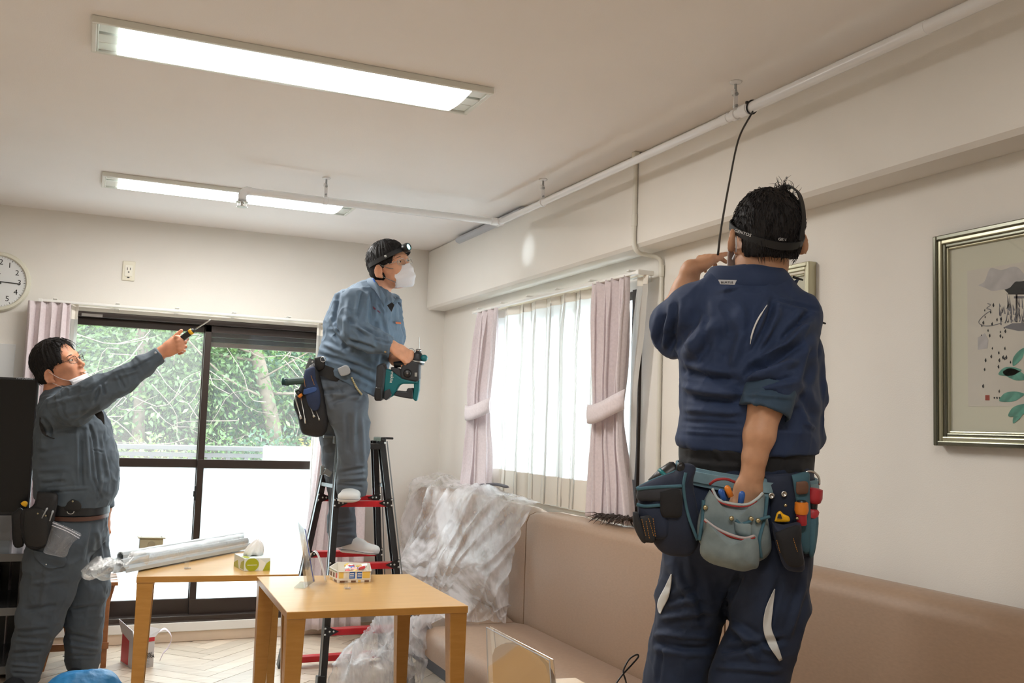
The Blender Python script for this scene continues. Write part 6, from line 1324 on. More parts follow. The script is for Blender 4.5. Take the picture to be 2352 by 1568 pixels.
for x0, y0, x1, y1, mm, lab in ((1655, 1125, 1664, 1148, m_bl, 'blue plier handle at the left inside the grey pouch'), (1705, 1130, 1701, 1156, m_bl, 'blue plier handle in front of the hand in the grey pouch'), (1669, 1117, 1679, 1140, m_or, 'orange handle between blue handle and hand in the grey pouch')):
    b = handle_px(x0, y0, x1, y1, DF - .045, [(-.1, .002), (0, .006), (.2, .0078), (1, .007)]); tag(b.build('pliers', mm, smooth=True), lab, 'tool')
t = thing('impact_driver', fp(1540, 1100, DF + .02), 'teal and black power driver lying in the left holster', 'power tool')
handle_px(1556, 1072, 1500, 1116, DF + .02, [(0, .016), (.1, .022), (.5, .024), (1, .020)]).build('tool_body', m_black, t, smooth=True); handle_px(1532, 1090, 1526, 1096, DF + .02, [(0, .0245), (1, .0245)]).build('teal_band', mat('teal_plastic', (.0, .16, .17), rough=.4), t, smooth=True)
puff([(1556, 1064), (1570, 1062), (1575, 1084), (1562, 1092), (1554, 1078)], DF + .02, .03, m_black, 'tool_head', t, .006)
# ------------------------------------------------------------------ helpers for the two men in grey
def glasses(par, P, R, s, c=(.10, .10, .11), temple_up=.0):
    m_fr = mat('glasses_frame', c, rough=.25, metal=.7); g = MB(); fr_ = None
    for q in (-1, 1):
        a = np.linspace(0, 2 * math.pi, 25); pts = [P(.103 - .006 * abs(math.cos(t)) - .010 * max(0, math.cos(t)), q * (.033 + .024 * math.copysign(abs(math.cos(t)) ** .75, math.cos(t))), .002 + .0155 * math.copysign(abs(math.sin(t)) ** .75, math.sin(t))) for t in a]
        g.tube(pts, .0012 * s, 6, cap=False); g.tube(crom([P(.091, q * .057, .008), P(.07, q * .070, .008), P(.01, q * .080, .006 + temple_up), P(-.02, q * .083, -.006 + temple_up)], 12), .0013 * s, 6)
    g.tube(crom([P(.101, -.010, .006), P(.106, 0, .010), P(.101, .010, .006)], 6), .0012 * s, 6)
    fr_ = g.build('glasses', m_fr, par, smooth=True)
    for q in (-1, 1):
        a = np.linspace(0, 2 * math.pi, 24, endpoint=False); MB().poly([P(.1005 - .006 * abs(math.cos(t)) - .010 * max(0, math.cos(t)), q * (.033 + .023 * math.cos(t)), .002 + .0145 * math.sin(t)) for t in a], .0008, R[:, 0]).build('lens', clear_glass('spectacle_lens', .03), fr_)
def collar(par, A, material, name='collar'):
    """turned-down collar: list of (px,py,d, drop px dx,dy) from one point round the neck to the other"""
    rows = []; B = crom(np.array([list(fp(a[0], a[1], a[2])) for a in A]), 26); Cc = crom(np.array([list(fp(a[0] + a[3], a[1] + a[4], a[2] - a[5])) for a in A]), 26)
    for b_, c_ in zip(B, Cc):
        m_ = (b_ + c_) / 2 - VD * .008; rows.append([b_ + (b_ - c_) * .05, m_, c_])
    return MB().grid(np.array(rows)).build(name, material, par, smooth=True, solid=.004)
m_jk = cloth('blue_grey_workwear', (.105, .155, .215)); m_tr = cloth('grey_trousers', (.095, .115, .140)); m_belt = mat('black_belt', (.008, .008, .009), rough=.5, bump=.2); m_pouch = mat('black_nylon', (.010, .010, .012), rough=.6, var=.3, vscale=25, bump=.3, bscale=120)
# ------------------------------------------------------------------ MAN ON THE STEPLADDER
D = 5.12; r_ = D / F_
m_skM = skin('skin_warm', (.66, .33, .20)); RH = frame3(dirv_(.80, .20, .52), dirv_(-.02, 1, .18)); ho = fp(898, 612, D - .02); sH = 1.08
lo = fp(830, 900, D) - [.42, .45, 0]; lo[2] = .58; hi = fp(830, 900, D) + [.42, .48, 0]; hi[2] = 2.33
S = SDF(lo, hi, .004)
S.chain([sec(850, 706, D, 26, .06), sec(866, 672, D, 25, .055), sec(888, 630, D, 27, .055)], .03)
P = head_sdf(S, ho, RH, sH, ear_du=-.004)
S.chain([sec(846, 715, D, 36, .09), sec(830, 760, D, 62, .12), sec(795, 850, D, 56, .12), sec(772, 880, D, 50, .12)], .03)
S.chain([sec(770, 885, D, 36, .08), sec(800, 935, D - .10, 34, .075), sec(812, 1010, D - .09, 24, .055), sec(810, 1120, D - .05, 17, .04)], .02); S.cone(fp(809, 1132, D - .045), fp(808, 1134, D - .12), .032, .026, .02)
S.chain([sec(762, 890, D + .08, 34, .075), sec(768, 960, D + .12, 30, .07), sec(780, 1060, D + .15, 24, .055), sec(786, 1235, D + .17, 17, .038)], .02); S.cone(fp(800, 1240, D + .17), fp(840, 1252, D + .16), .028, .022, .02)
S.chain([sec(812, 692, D - .14, 22, .05), sec(808, 752, D - .20, 17, .038), sec(850, 783, D - .24, 13, .03), sec(893, 793, D - .25, 13, .028), sec(903, 796, D - .25, 12.5, .025)], .015)
Wn = fp(904, 797, D - .25); hand_sdf(S, Wn, dirv_(.80, -.55, -.05), dirv_(-.45, -.45, -.75), side=1 if (np.cross(dirv_(-.45, -.45, -.75), dirv_(.8, -.55, -.05)) @ IY) > 0 else -1, s=1.08, curls=((.7, .9, .6), (.75, .9, .6), (.8, .9, .6), (.85, .9, .6)), thumb=(.8, .35, .5, .3))
S.chain([sec(893, 705, D + .14, 22, .05), sec(905, 770, D + .16, 20, .045), sec(902, 815, D + .02, 16, .036), sec(908, 828, D - .08, 12, .027)], .015)
Wf = fp(909, 829, D - .09); hand_sdf(S, Wf, dirv_(.9, -.12, .35), dirv_(.1, .6, -.8), side=1, s=.95, curls=((.7, .9, .7), (.75, .9, .7), (.8, .9, .7), (.85, .9, .7)), thumb=(.7, .4, .5, .3))
PM = person('person', S, m_skM, 'masked man with head torch and glasses crouching on the stepladder with a drill')
face_bits(PM, P, RH, sH); glasses(PM, P, RH, sH, (.45, .44, .42))
hair(PM, ho, RH, sH, nape=-.05, thick=.012, strands=500, seed=5, fringe=-.012, ear_du=-.004)
m_white_cl = mat('mask_fabric', (.78, .77, .80), rough=.85, bump=.4, bscale=90, bdist=.002)
rows = []
for u in np.linspace(-1, 1, 24):
    rows.append([P(.124 - .070 * abs(u) ** 1.7 - .012 * v * v * (1 if v > 0 else 2.6) - .003 * math.sin(9 * v), .060 * u * (1 - .12 * max(v, 0) - .22 * max(-v, 0) ** 2), -.066 + .056 * v * (1 - .28 * u * u)) for v in np.linspace(-1, 1, 20)])
mk = MB().grid(np.array(rows)).build('face_mask', m_white_cl, PM, smooth=True, solid=.002)
m_loop = mat('grey_loop', (.16, .18, .18), rough=.6); b = MB()
for q in (-1, 1):
    b.tube(crom([P(.060, q * .064, -.020), P(.035, q * .076, -.006), P(.004, q * .085, .018)], 8), .0017, 5); b.tube(crom([P(.050, q * .060, -.085), P(.025, q * .074, -.062), P(-.008, q * .084, -.036)], 8), .0017, 5)
b.build('ear_loops', m_loop, mk, smooth=True)
hs = band(ho, RH, sH, [(.104, .0, .060), (.085, -.055, .052), (.03, -.087, .040), (-.05, -.080, .030), (-.115, 0, .026), (-.05, .080, .030), (.03, .087, .040), (.085, .055, .052), (.104, .0, .060)], .022, .004, m_strap, 'headtorch_strap', PM)
lc = P(.104, 0, .062); fd_ = unit(RH[:, 0] + RH[:, 2] * .05)
MB().lathe(lc, fd_, [(-.004, .018), (.006, .024), (.024, .024), (.034, .021), (.036, .017), (.030, .015)], 22).build('torch_housing', m_black, hs, smooth=True, angle=40); MB().lathe(lc + fd_ * .024, fd_, [(0, .015), (.006, .0145)], 18).build('torch_lens', mat('torch_glow', (.7, 1, 1), rough=.2, emit=(.55, 1.0, .97), estr=5), hs)
for q, l in ((-1, -.070), ): MB().box(P(.05, -.088, .046), (.02, .004, .012), RH).box(P(.02, -.092, .040), (.016, .004, .010), RH).build('strap_buckle', m_metal, hs, bevel=.002)
sl_ = bpy.data.lights.new('head_torch', 'SPOT'); sl_.energy = 6; sl_.color = (.80, .92, 1.0); sl_.spot_size = math.radians(19); sl_.spot_blend = 1.0; sl_.shadow_soft_size = .012
so_ = bpy.data.objects.new('head_torch', sl_); COL.objects.link(so_); tgt = at(1213, 575, x=XBEAM); so_.location = lc + fd_ * .05; so_.rotation_euler = Vector(tgt - (lc + fd_ * .05)).to_track_quat('-Z', 'Y').to_euler()
# jacket
S = SDF(fp(820, 900, D) - [.36, .42, .02], fp(830, 640, D) + [.36, .36, .05], .005)
S.chain([sec(856, 684, D, 40, .09), sec(842, 712, D, 62, .15), sec(830, 765, D, 76, .165), sec(815, 812, D - .01, 76, .17), sec(800, 852, D - .01, 72, .165), sec(796, 880, D - .01, 68, .16)], .03)
S.cone(fp(790, 690, D - .03), fp(770, 740, D - .02), .05, .06, .04); S.cone(fp(868, 885, D - .03), fp(850, 850, D - .02), .055, .09, .04); S.cone(fp(885, 700, D + .06), fp(895, 770, D + .06), .06, .07, .04)
S.plane(fp(778, 858, D), -IX * .505 - IY * .863)
A_ = S.like(); A_.chain([sec(818, 694, D - .13, 34, .068), sec(810, 740, D - .18, 34, .068), sec(820, 762, D - .21, 32, .064), sec(858, 784, D - .24, 27, .056), sec(899, 795, D - .25, 21, .046)], .02, clip1=0)
B2 = S.like(); B2.chain([sec(890, 700, D + .13, 30, .062), sec(903, 765, D + .16, 28, .06), sec(902, 812, D + .02, 22, .048)], .02, clip1=0)
S.union(A_, .018); S.union(B2, .02)
st = [(800, 690, 792, 775, 7, .007), (835, 670, 820, 730, 5, -.010), (845, 672, 838, 735, 5, .008), (856, 672, 858, 730, 4, -.007), (790, 720, 835, 770, 6, -.010), (800, 780, 860, 800, 5, -.012), (805, 742, 850, 768, 5, .010), (830, 752, 880, 775, 4, -.008),
      (760, 760, 800, 800, 6, -.010), (745, 790, 800, 815, 6, .009), (735, 815, 830, 840, 6, -.010), (800, 825, 870, 850, 6, .008), (790, 845, 860, 880, 6, -.009), (760, 730, 790, 790, 6, .007), (862, 735, 868, 800, 6, -.006), (885, 730, 895, 790, 5, .006), (860, 780, 900, 790, 3, -.005), (880, 815, 870, 880, 7, -.008), (780, 665, 768, 740, 5, -.008), (868, 700, 880, 720, 3, -.006)]
JM = garment('jacket', S, m_jk, PM, st, noise=((9, .005), (20, .0035), (38, .0015)))
collar(JM, [(845, 640, D - .02, -6, 14, .02), (858, 640, D - .09, 2, 26, .03), (872, 660, D - .13, 2, 28, .02), (886, 684, D - .13, -4, 22, .01)], m_jk); collar(JM, [(902, 700, D - .08, 8, -18, -.02), (912, 694, D - .06, 10, -6, .0), (905, 682, D - .02, 16, 22, .0)], m_jk)
MB().poly([fp(*q, D - .145) for q in ((889, 701), (899, 716), (906, 700), (900, 694))], .004, VD).build('dark_undershirt', m_blk, PM)
pxtube([(857, 640, D - .10), (864, 655, D - .115), (870, 676, D - .12)], .0035).build('blue_lanyard', mat('blue_cord', (.02, .12, .55), rough=.5), PM, smooth=True)
surf_strip(JM, [(856, 703), (872, 714)], [(858, 709), (874, 719)], 'chest_stitching', mat('dark_red_thread', (.12, .02, .04), rough=.8), JM, n=8, m=3); surf_strip(JM, [(909, 739), (921, 740)], [(909, 743), (921, 744)], 'orange_embroidery', mat('orange_thread', (.60, .16, .06), rough=.8), JM, n=8, m=3)
MB().lathe(fp(885, 808, D - .30), -VD, [(0, .006), (.003, .004)], 12).build('cuff_button', mat('brown_button', (.30, .20, .08), rough=.4), JM, smooth=True)
# trousers
lo = fp(800, 1100, D) - [.30, .36, 0]; lo[2] = .60; hi = fp(800, 840, D) + [.30, .42, 0]
S = SDF(lo, hi, .005); S.chain([sec(775, 850, D, 56, .14), sec(772, 885, D, 56, .145)], .03)
Sl, Sr = S.like(), S.like()
Sl.chain([sec(778, 885, D - .06, 54, .11), sec(794, 930, D - .11, 51, .10), sec(808, 975, D - .11, 40, .085), sec(812, 1030, D - .10, 34, .078), sec(808, 1080, D - .07, 34, .078), sec(808, 1118, D - .05, 33, .07), sec(808, 1134, D - .045, 31, .066)], .02, clip1=0)
Sr.chain([sec(764, 890, D + .08, 46, .10), sec(764, 960, D + .12, 36, .085), sec(772, 1050, D + .14, 32, .075), sec(784, 1140, D + .16, 29, .07), sec(783, 1200, D + .17, 30, .07), sec(789, 1248, D + .17, 33, .07)], .02, clip1=0)
S.union(Sl, .02); S.union(Sr, .01)
st = [(735, 900, 800, 890, 6, -.008), (760, 905, 830, 915, 6, .007), (760, 925, 830, 900, 5, -.007), (800, 950, 800, 1040, 7, -.006), (830, 960, 836, 1060, 6, .006), (815, 940, 812, 1030, 6, .006), (780, 1085, 840, 1075, 5, -.007), (778, 1100, 842, 1096, 5, .008), (776, 1112, 830, 1118, 4, -.007), (740, 880, 760, 940, 6, .006), (755, 1210, 820, 1200, 5, -.006), (760, 1225, 822, 1230, 5, .006), (850, 890, 820, 930, 6, -.006), (775, 875, 790, 905, 4, -.005)]
TM = garment('trousers', S, m_tr, PM, st, noise=((10, .005), (22, .003)))
m_shoe = mat('white_canvas', (.78, .78, .76), rough=.7); m_sole = mat('shoe_line', (.10, .12, .16), rough=.5)
def shoe(par, S, nm, sole_z, line):
    S.plane((0, 0, sole_z), (0, 0, -1)); V, F = S.mesh(); V = relax(V, F, 2); o = mesh_obj(nm, V, F, m_shoe, par, smooth=True); line.build('sole_line', m_sole, o, smooth=True)
zn = .948; a = fp(808, 1148, D - .05); S = SDF(a - .2, a + .2, .004); a[2] = zn + .032; tdir = unit(-VD * [1, 1, 0] + IX * [.02, 0, 0])
S.cone(a, a + tdir * .13 - [0, 0, .002], (.046, .046), (.054, .030), .02, u=IX); S.cone(a - tdir * .01 + [0, 0, .03], a + tdir * .05 + [0, 0, .012], (.042, .04), (.045, .035), .02, u=IX); S.cone(a - [0, 0, .022], a + tdir * .13 - [0, 0, .020], (.048, .012), (.057, .014), .004, u=IX)
ln = MB(); aa = np.linspace(-1.5, 1.5, 20); c_ = a + tdir * .13; sd = unit(np.cross(tdir, (0, 0, 1))); ln.tube([c_ + tdir * (.058 * math.cos(t)) + sd * (.0585 * math.sin(t)) - [0, 0, .013] for t in aa], .0014, 5)
shoe(PM, S, 'shoe', zn, ln)
a = fp(802, 1252, D + .17); S = SDF(a - .24, a + .3, .004); zn = .648; a[2] = zn + .036; tdir = unit(IX * [1, 1, 0] - VD * [.25, .25, 0]); sd = unit(np.cross(tdir, (0, 0, 1)))
e_ = a + tdir * .14 - [0, 0, .012]; S.cone(a, e_, (.042, .044), (.046, .026), .03, u=sd); S.cone(a + [0, 0, .02], a + tdir * .06 + [0, 0, .006], (.040, .036), (.042, .034), .02, u=sd); S.cone(a - [0, 0, .026] - tdir * .02, e_ - [0, 0, .015], (.044, .012), (.049, .013), .004, u=sd)
ln = MB(); ln.tube(crom([a - tdir * .05 - VD * .045 - [0, 0, .012], a + tdir * .02 - VD * .052 - [0, 0, .012], a + tdir * .10 - VD * .055 - [0, 0, .020], e_ + tdir * .035 - VD * .035 - [0, 0, .012]], 14), .0014, 5)
shoe(PM, S, 'shoe', zn, ln)
# his belt, pouches and tools
TBm = thing('tool_belt', fp(740, 850, D), 'black tool belt with hanging tool bag on the man on the stepladder', 'tool belt'); cb_ = fp(768, 858, D); ax1 = unit(IX * .93 - IY * .36); ax3 = unit(np.cross(ax1, VD)); ax3 = ax3 if ax3 @ IY > 0 else -ax3; rings = []
for yo, g in ((.030, 0), (.030, .008), (-.030, .008), (-.030, 0)):
    a = np.linspace(0, 2 * math.pi, 50, endpoint=False); rings.append(cb_ + np.outer(np.cos(a) * (.142 + g), ax1) + np.outer(np.sin(a) * (.172 + g), -VD) + np.outer(np.full(50, yo) + .012 * np.sin(a), ax3))
MB().loft(rings + [rings[0]], cap=False).build('waist_belt', m_belt, TBm, smooth=True, angle=40)
DM = D - .16
puff([(722, 822), (738, 818), (746, 828), (744, 846), (726, 850)], DM, .02, m_belt, 'belt_loop', TBm, .004); MB().tube([fp(742 + 6 * math.cos(t), 825 + 6 * math.sin(t), DM - .03) for t in np.linspace(0, 6.28, 14)], .0018, 6).build('steel_ring', m_metal, TBm, smooth=True)
for x, y in ((718, 831), (713, 842), (707, 852)): MB().lathe(fp(x, y, DM - .006), -VD, [(0, .006), (.003, .004)], 10).build('rivet', m_metal, TBm, smooth=True)
pb = puff([(700, 850), (726, 836), (744, 900), (752, 940), (752, 985), (735, 1003), (705, 1000), (692, 992), (684, 960), (674, 930), (680, 905), (692, 880)], D - .08, .10, m_pouch, 'tool_bag', TBm, .015)
p2 = puff([(702, 848), (722, 842), (726, 870), (736, 905), (734, 935), (722, 944), (708, 930), (700, 900), (696, 872)], D - .17, .045, cloth('navy_nylon', (.02, .035, .09), .3), 'tool_holster', TBm, .008)
puff([(697, 894), (724, 888), (726, 898), (699, 906)], D - .215, .012, mat('blue_patch', (.03, .08, .25), rough=.6), 'blue_patch', p2, .002)
for x0, y0, x1, y1 in ((698, 868, 701, 888), (714, 862, 722, 884)): pxtube([(x0, y0, D - .228), (x1, y1, D - .228)], .0012, 5).build('orange_stitch', m_stitch, p2)
puff([(775, 846), (797, 838), (805, 856), (784, 863)], D - .20, .016, m_grey, 'phone_case', TBm, .001); MB().bar(fp(783, 861, D - .212), fp(804, 855, D - .212), .008, .004).build('case_trim', m_white, TBm)
DT = D - .20
t = thing('work_torch', fp(690, 875, DT), 'dark green cylindrical torch sticking out behind the crouching man\'s belt', 'torch')
handle_px(649, 877, 722, 872, DT, [(0, .020), (.1, .021), (.16, .023), (.2, .018), (.9, .019), (1, .016)]).build('torch_body', mat('green_rubber', (.03, .07, .06), rough=.45), t, smooth=True); handle_px(651, 877, 662, 876, DT, [(0, .0215), (1, .0225)]).build('torch_head', mat('teal_black', (.01, .05, .05), rough=.3), t, smooth=True)
for k, (x0, y0, x1, y1, c, r0, lab) in enumerate(((678, 912, 692, 962, m_metal, .004, 'steel spanner hanging at the back edge of the black tool bag'), (690, 905, 702, 972, m_metal, .003, 'thin steel tool in the middle of the black tool bag'), (712, 930, 722, 958, m_metal, .0045, 'short bright steel tool in the black tool bag'), (724, 938, 734, 965, m_metal, .003, 'thin steel rod at the front of the black tool bag'))):
    tag(handle_px(x0, y0, x1, y1, D - .205, [(0, r0), (.8, r0 * .8), (.85, r0 * 1.7), (1, r0 * 1.5)]).build('hand_tool', c, smooth=True), lab, 'hand tool')
t = thing('orange_screwdriver', fp(688, 903, D - .2), 'small orange and black screwdriver handle above the black tool bag', 'screwdriver'); handle_px(682, 896, 690, 910, D - .205, [(0, .010), (.4, .013), (.9, .012), (1, .007)]).build('handle', m_black, t, smooth=True); handle_px(688, 906, 692, 911, D - .21, [(0, .0135), (1, .011)]).build('handle_ring', m_or, t, smooth=True)
b = MB()
for k in range(12):
    u = k / 11; c = fp(808 + 22 * u, 868 + 36 * u + 4 * math.sin(u * 3), D - .19); b.ell(c, (.006, .006, .006), None, 8, 6)
b.build('key_chain', m_snap, TBm, smooth=True)
# rotary hammer drill in his hands
DD = D - .22; dr = thing('hammer_drill', fp(920, 860, DD), 'teal and black cordless hammer drill held by the man on the stepladder', 'drill')
m_teal2 = mat('teal_housing', (.0, .125, .14), rough=.4); m_dkg = mat('charcoal_rubber', (.025, .027, .032), rough=.5)
def slab(pts, d, th, m, nm, bev=.006, par=None): return MB().poly([fp(x, y, d) for x, y in pts], th, -VD).build(nm, m, par or dr, bevel=bev, angle=30)
bod = slab([(888, 846), (899, 848), (925, 866), (948, 872), (962, 872), (962, 880), (930, 880), (920, 884), (914, 896), (906, 908), (893, 915), (884, 912)], DD + .035, .07, m_teal2, 'body_shell', .008)
slab([(870, 838), (886, 832), (892, 850), (888, 880), (886, 916), (870, 917), (866, 906), (869, 870)], DD + .045, .09, m_dkg, 'motor_housing', .012)
slab([(868, 885), (884, 885), (884, 918), (866, 918), (865, 905)], DD + .05, .10, m_black, 'battery', .010); slab([(888, 896), (900, 890), (905, 905), (893, 917), (887, 914)], DD + .048, .096, m_dkg, 'battery_latch', .004)
slab([(900, 842), (922, 846), (930, 868), (915, 862), (902, 850)], DD + .03, .06, m_dkg, 'gear_cover', .006)
slab([(928, 838), (950, 826), (968, 832), (967, 872), (958, 876), (924, 868), (922, 850)], DD + .04, .08, m_dkg, 'gear_housing', .010)
slab([(952, 872), (966, 868), (965, 895), (960, 919), (956, 920), (950, 914), (953, 890)], DD + .025, .05, m_teal2, 'grip', .008); slab([(914, 896), (936, 898), (938, 890), (951, 893), (951, 915), (930, 912), (912, 908), (904, 906)], DD + .028, .056, m_dkg, 'lower_grip', .006)
slab([(936, 892), (951, 890), (951, 900), (936, 900)], DD + .012, .03, m_black, 'trigger', .003)
ch = MB(); a_ = fp(958, 832, DD); ax = unit(fp(962, 800, DD) - a_); ch.lathe(a_, ax, [(-.01, .036), (.004, .036), (.010, .030), (.016, .030), (.020, .026), (.045, .021), (.05, .014), (.066, .0135), (.068, .009)], 22); ch.build('chuck', m_dkg, dr, smooth=True, angle=40)
MB().lathe(a_ + ax * .003, ax, [(0, .038), (.006, .038)], 22).build('chuck_ring', m_metal, dr, smooth=True, angle=40); MB().lathe(a_ + ax * .058, ax, [(0, .0145), (.007, .0145)], 16).build('chuck_tip', m_metal, dr, smooth=True)
MB().lathe(fp(936, 857, DD - .035), -VD, [(0, .022), (.012, .021), (.018, .014), (.019, .003)], 18).build('mode_dial', m_black, dr, smooth=True); MB().lathe(fp(936, 857, DD - .052), unit(-VD + IX * .3), [(0, .006), (.003, .004)], 10).build('dial_mark', m_metal, dr)
MB().box(fp(955, 860, DD - .043), (.012, .004, .02)).build('rating_plate', m_metal, dr); MB().lathe(fp(973, 822, DD + .01), unit(-VD + IX * .2), [(-.03, .016), (.03, .018), (.04, .012)], 14).build('depth_clamp', m_teal2, dr, smooth=True)
sh = handle_px(948, 832, 905, 838, DD + .01, [(0, .017), (.2, .014), (.5, .017), (1, .016)]); sh.build('side_handle', m_black, dr, smooth=True); MB().tube([fp(944 + 8 * math.cos(t), 806 + 6 * math.sin(t), DD) for t in np.linspace(0, 6.28, 14)], .002, 6).build('cord_ring', m_grey, dr, smooth=True)
e1 = unit(IY * .985 + IX * .12); text('maker_lettering', 'makita', .022, np.stack([-e1, unit(np.cross(-VD, -e1)), -VD], 1), fp(900, 866, DD - .0365), m_white, dr)
pxtube([(963, 800, DD), (963, 774, DD)], .0016, 6).build('drill_bit', m_metal, dr)
# ------------------------------------------------------------------ MAN POINTING at the left
D = 4.9; r_ = D / F_
m_skL = skin('skin_ruddy', (.60, .27, .155)); m_jl = cloth('slate_workwear', (.070, .092, .115)); m_tl = cloth('slate_trousers', (.062, .078, .096))
RH = frame3(dirv_(.95, .37, .16), dirv_(-.37, .93, .10)); ho = fp(138, 842, D); sH = 1.12
lo = fp(170, 1200, D) - [.46, .46, 0]; lo[2] = -.01; hi = fp(170, 1200, D) + [.68, .48, 0]; hi[2] = 1.86
S = SDF(lo, hi, .004)
S.chain([sec(145, 925, D, 36, .075), sec(138, 900, D, 32, .066), sec(134, 865, D, 30, .064)], .03)
P = head_sdf(S, ho, RH, sH, ear_du=-.018, open_mouth=True)
S.chain([sec(160, 950, D, 52, .12), sec(170, 1050, D, 70, .13), sec(165, 1150, D, 64, .13)], .03)
S.chain([sec(140, 1190, D - .07, 56, .09), sec(112, 1342, D - .07, 40, .07), sec(88, 1420, D - .07, 32, .06), sec(58, 1530, D - .07, 20, .045)], .02)
S.chain([sec(190, 1200, D + .10, 50, .09), sec(198, 1342, D + .10, 36, .07), sec(192, 1430, D + .12, 28, .055), sec(190, 1515, D + .14, 19, .042)], .02)
S.chain([sec(138, 945, D - .16, 26, .055), sec(210, 906, D - .21, 18, .04), sec(280, 873, D - .20, 14, .030), sec(335, 840, D - .15, 12, .027), sec(364, 816, D - .12, 13, .027), sec(374, 806, D - .115, 12, .024)], .015)
Wp = fp(374, 808, D - .115); fh = dirv_(.88, .44, .05); tn = dirv_(.10, -.30, -.95); tipsL = hand_sdf(S, Wp, fh, tn, side=1 if (np.cross(tn, fh) @ IY) > 0 else -1, s=1.12, curls=((.75, .8, .4), (1.15, 1.2, .7), (1.25, 1.3, .7), (1.3, 1.3, .7)), thumb=(.85, .45, .2, .02), spread=.03)
S.chain([sec(195, 960, D + .16, 24, .05), sec(232, 1080, D + .20, 21, .045), sec(241, 1165, D + .16, 15, .033), sec(241, 1185, D + .15, 12, .027)], .015)
hand_sdf(S, fp(241, 1188, D + .15), dirv_(.0, -1, .1), dirv_(-.9, 0, -.4), side=1, s=1.0, curls=((.3, .4, .3),) * 4)
PL_ = person('person', S, m_skL, 'man in slate grey workwear pointing a screwdriver up at the curtain rail')
face_bits(PL_, P, RH, sH); glasses(PL_, P, RH, sH, (.05, .045, .04))
MB().bar(P(.0975, -.008, -.0635), P(.0975, .008, -.0635), .004, .005, RH[:, 2]).build('teeth', mat('teeth', (.75, .70, .60), rough=.3), PL_, bevel=.001)
hair(PL_, ho, RH, sH, nape=-.052, thick=.012, strands=500, seed=9, fringe=-.046, ear_du=-.018)
m_hs = MB(); rs = np.random.RandomState(8)
for k in range(26):
    l = rs.uniform(-.05, .03); a_ = P(.045 + rs.uniform(-.01, .01), l, .118); m_hs.tube(crom([a_, P(.088, l * 1.05, .090), P(.104 + rs.uniform(-.004, .004), l * 1.1 + rs.uniform(-.01, .01), .055 + rs.uniform(-.01, .015))], 7), np.linspace(.0012, .0003, 7), 4)
m_hs.build('fringe_strands', m_hair, PL_, smooth=True)['kind'] = 'stuff'
rows = []
for u in np.linspace(-1, 1, 20):
    rows.append([P(.098 - .050 * abs(u) ** 2 - .016 * (v + 1) * .5 + .010 * (1 - v * v) , .055 * u, -.100 - .030 * v * .9 - .004 * math.cos(8 * v)) for v in np.linspace(-1, 1, 12)])
mk = MB().grid(np.array(rows)).build('face_mask', m_white_cl, PL_, smooth=True, solid=.0025)
b = MB()
for q in (-1, 1):
    for a_, m_, c_ in ((P(.055, q * .055, -.080), P(.025, q * .078, -.050), P(-.004, q * .088, -.006)), (P(.050, q * .052, -.125), P(.018, q * .075, -.092), P(-.014, q * .084, -.055))): b.tube(crom([a_, m_, c_], 8), .0026, 6, flat=.4)
b.build('ear_loops', m_mask, mk, smooth=True)
S = SDF(fp(170, 1160, D) - [.30, .40, .02], fp(175, 900, D) + [.62, .42, .30], .005)
S.chain([sec(148, 925, D, 44, .10), sec(156, 945, D, 62, .15), sec(168, 1000, D, 80, .17), sec(174, 1055, D, 88, .175), sec(175, 1105, D, 88, .175), sec(168, 1142, D, 80, .165), sec(166, 1165, D, 76, .16)], .03); S.cone(fp(215, 1090, D), fp(210, 1125, D), .10, .10, .04)
S.plane(fp(168, 1148, D), -IY * .97 + IX * -.18)
A_ = S.like(); A_.chain([sec(132, 948, D - .15, 40, .075), sec(172, 932, D - .19, 43, .078), sec(222, 902, D - .22, 38, .07), sec(282, 872, D - .20, 30, .058), sec(330, 840, D - .15, 23, .047), sec(369, 814, D - .12, 18.5, .040)], .02, clip1=0)
B2 = S.like(); B2.chain([sec(195, 960, D + .14, 34, .07), sec(230, 1080, D + .19, 28, .058), sec(240, 1172, D + .16, 20, .046)], .02, clip1=0)
S.union(A_, .02); S.union(B2, .015)
st = [(110, 930, 200, 905, 6, .006), (200, 900, 245, 870, 5, -.008), (235, 880, 240, 905, 4, -.010), (228, 890, 215, 925, 5, -.008), (255, 870, 320, 850, 5, .006), (300, 850, 350, 822, 3, -.005), (270, 860, 285, 890, 4, -.006), (185, 1000, 188, 1110, 5, -.010), (198, 985, 205, 1100, 5, .008), (213, 985, 228, 1120, 4, -.007), (232, 1000, 250, 1100, 4, .005),
      (95, 1000, 160, 990, 7, .005), (90, 1040, 150, 1030, 7, -.005), (90, 1080, 160, 1075, 6, .005), (95, 1110, 150, 1105, 5, -.006), (110, 1125, 200, 1120, 4, .005), (215, 1100, 232, 1145, 4, -.006), (235, 1090, 225, 1145, 4, .005), (205, 975, 215, 1010, 4, -.006), (100, 960, 118, 1002, 5, -.012, -6), (212, 1032, 236, 1038, 2.5, -.004), (236, 1035, 240, 990, 2.5, -.004), (170, 975, 230, 930, 6, -.006), (150, 950, 220, 930, 8, .005)]
JL = garment('jacket', S, m_jl, PL_, st, noise=((9, .004), (20, .003), (40, .0012)))
surf_strip(JL, [(91, 957), (91, 978), (100, 998), (124, 1008)], [(97, 962), (99, 980), (110, 1000), (126, 1006)], 'underarm_gusset', m_blk, JL, lift=.004)
collar(JL, [(112, 898, D - .02, -8, 16, .02), (130, 905, D - .09, -10, 20, .02), (150, 912, D - .12, -4, 18, .02), (180, 905, D - .11, 8, 20, .02)], m_jl)
MB().box(fp(116, 903, D - .085), (.012, .004, .022)).build('neck_label', m_white, JL, bevel=.001)
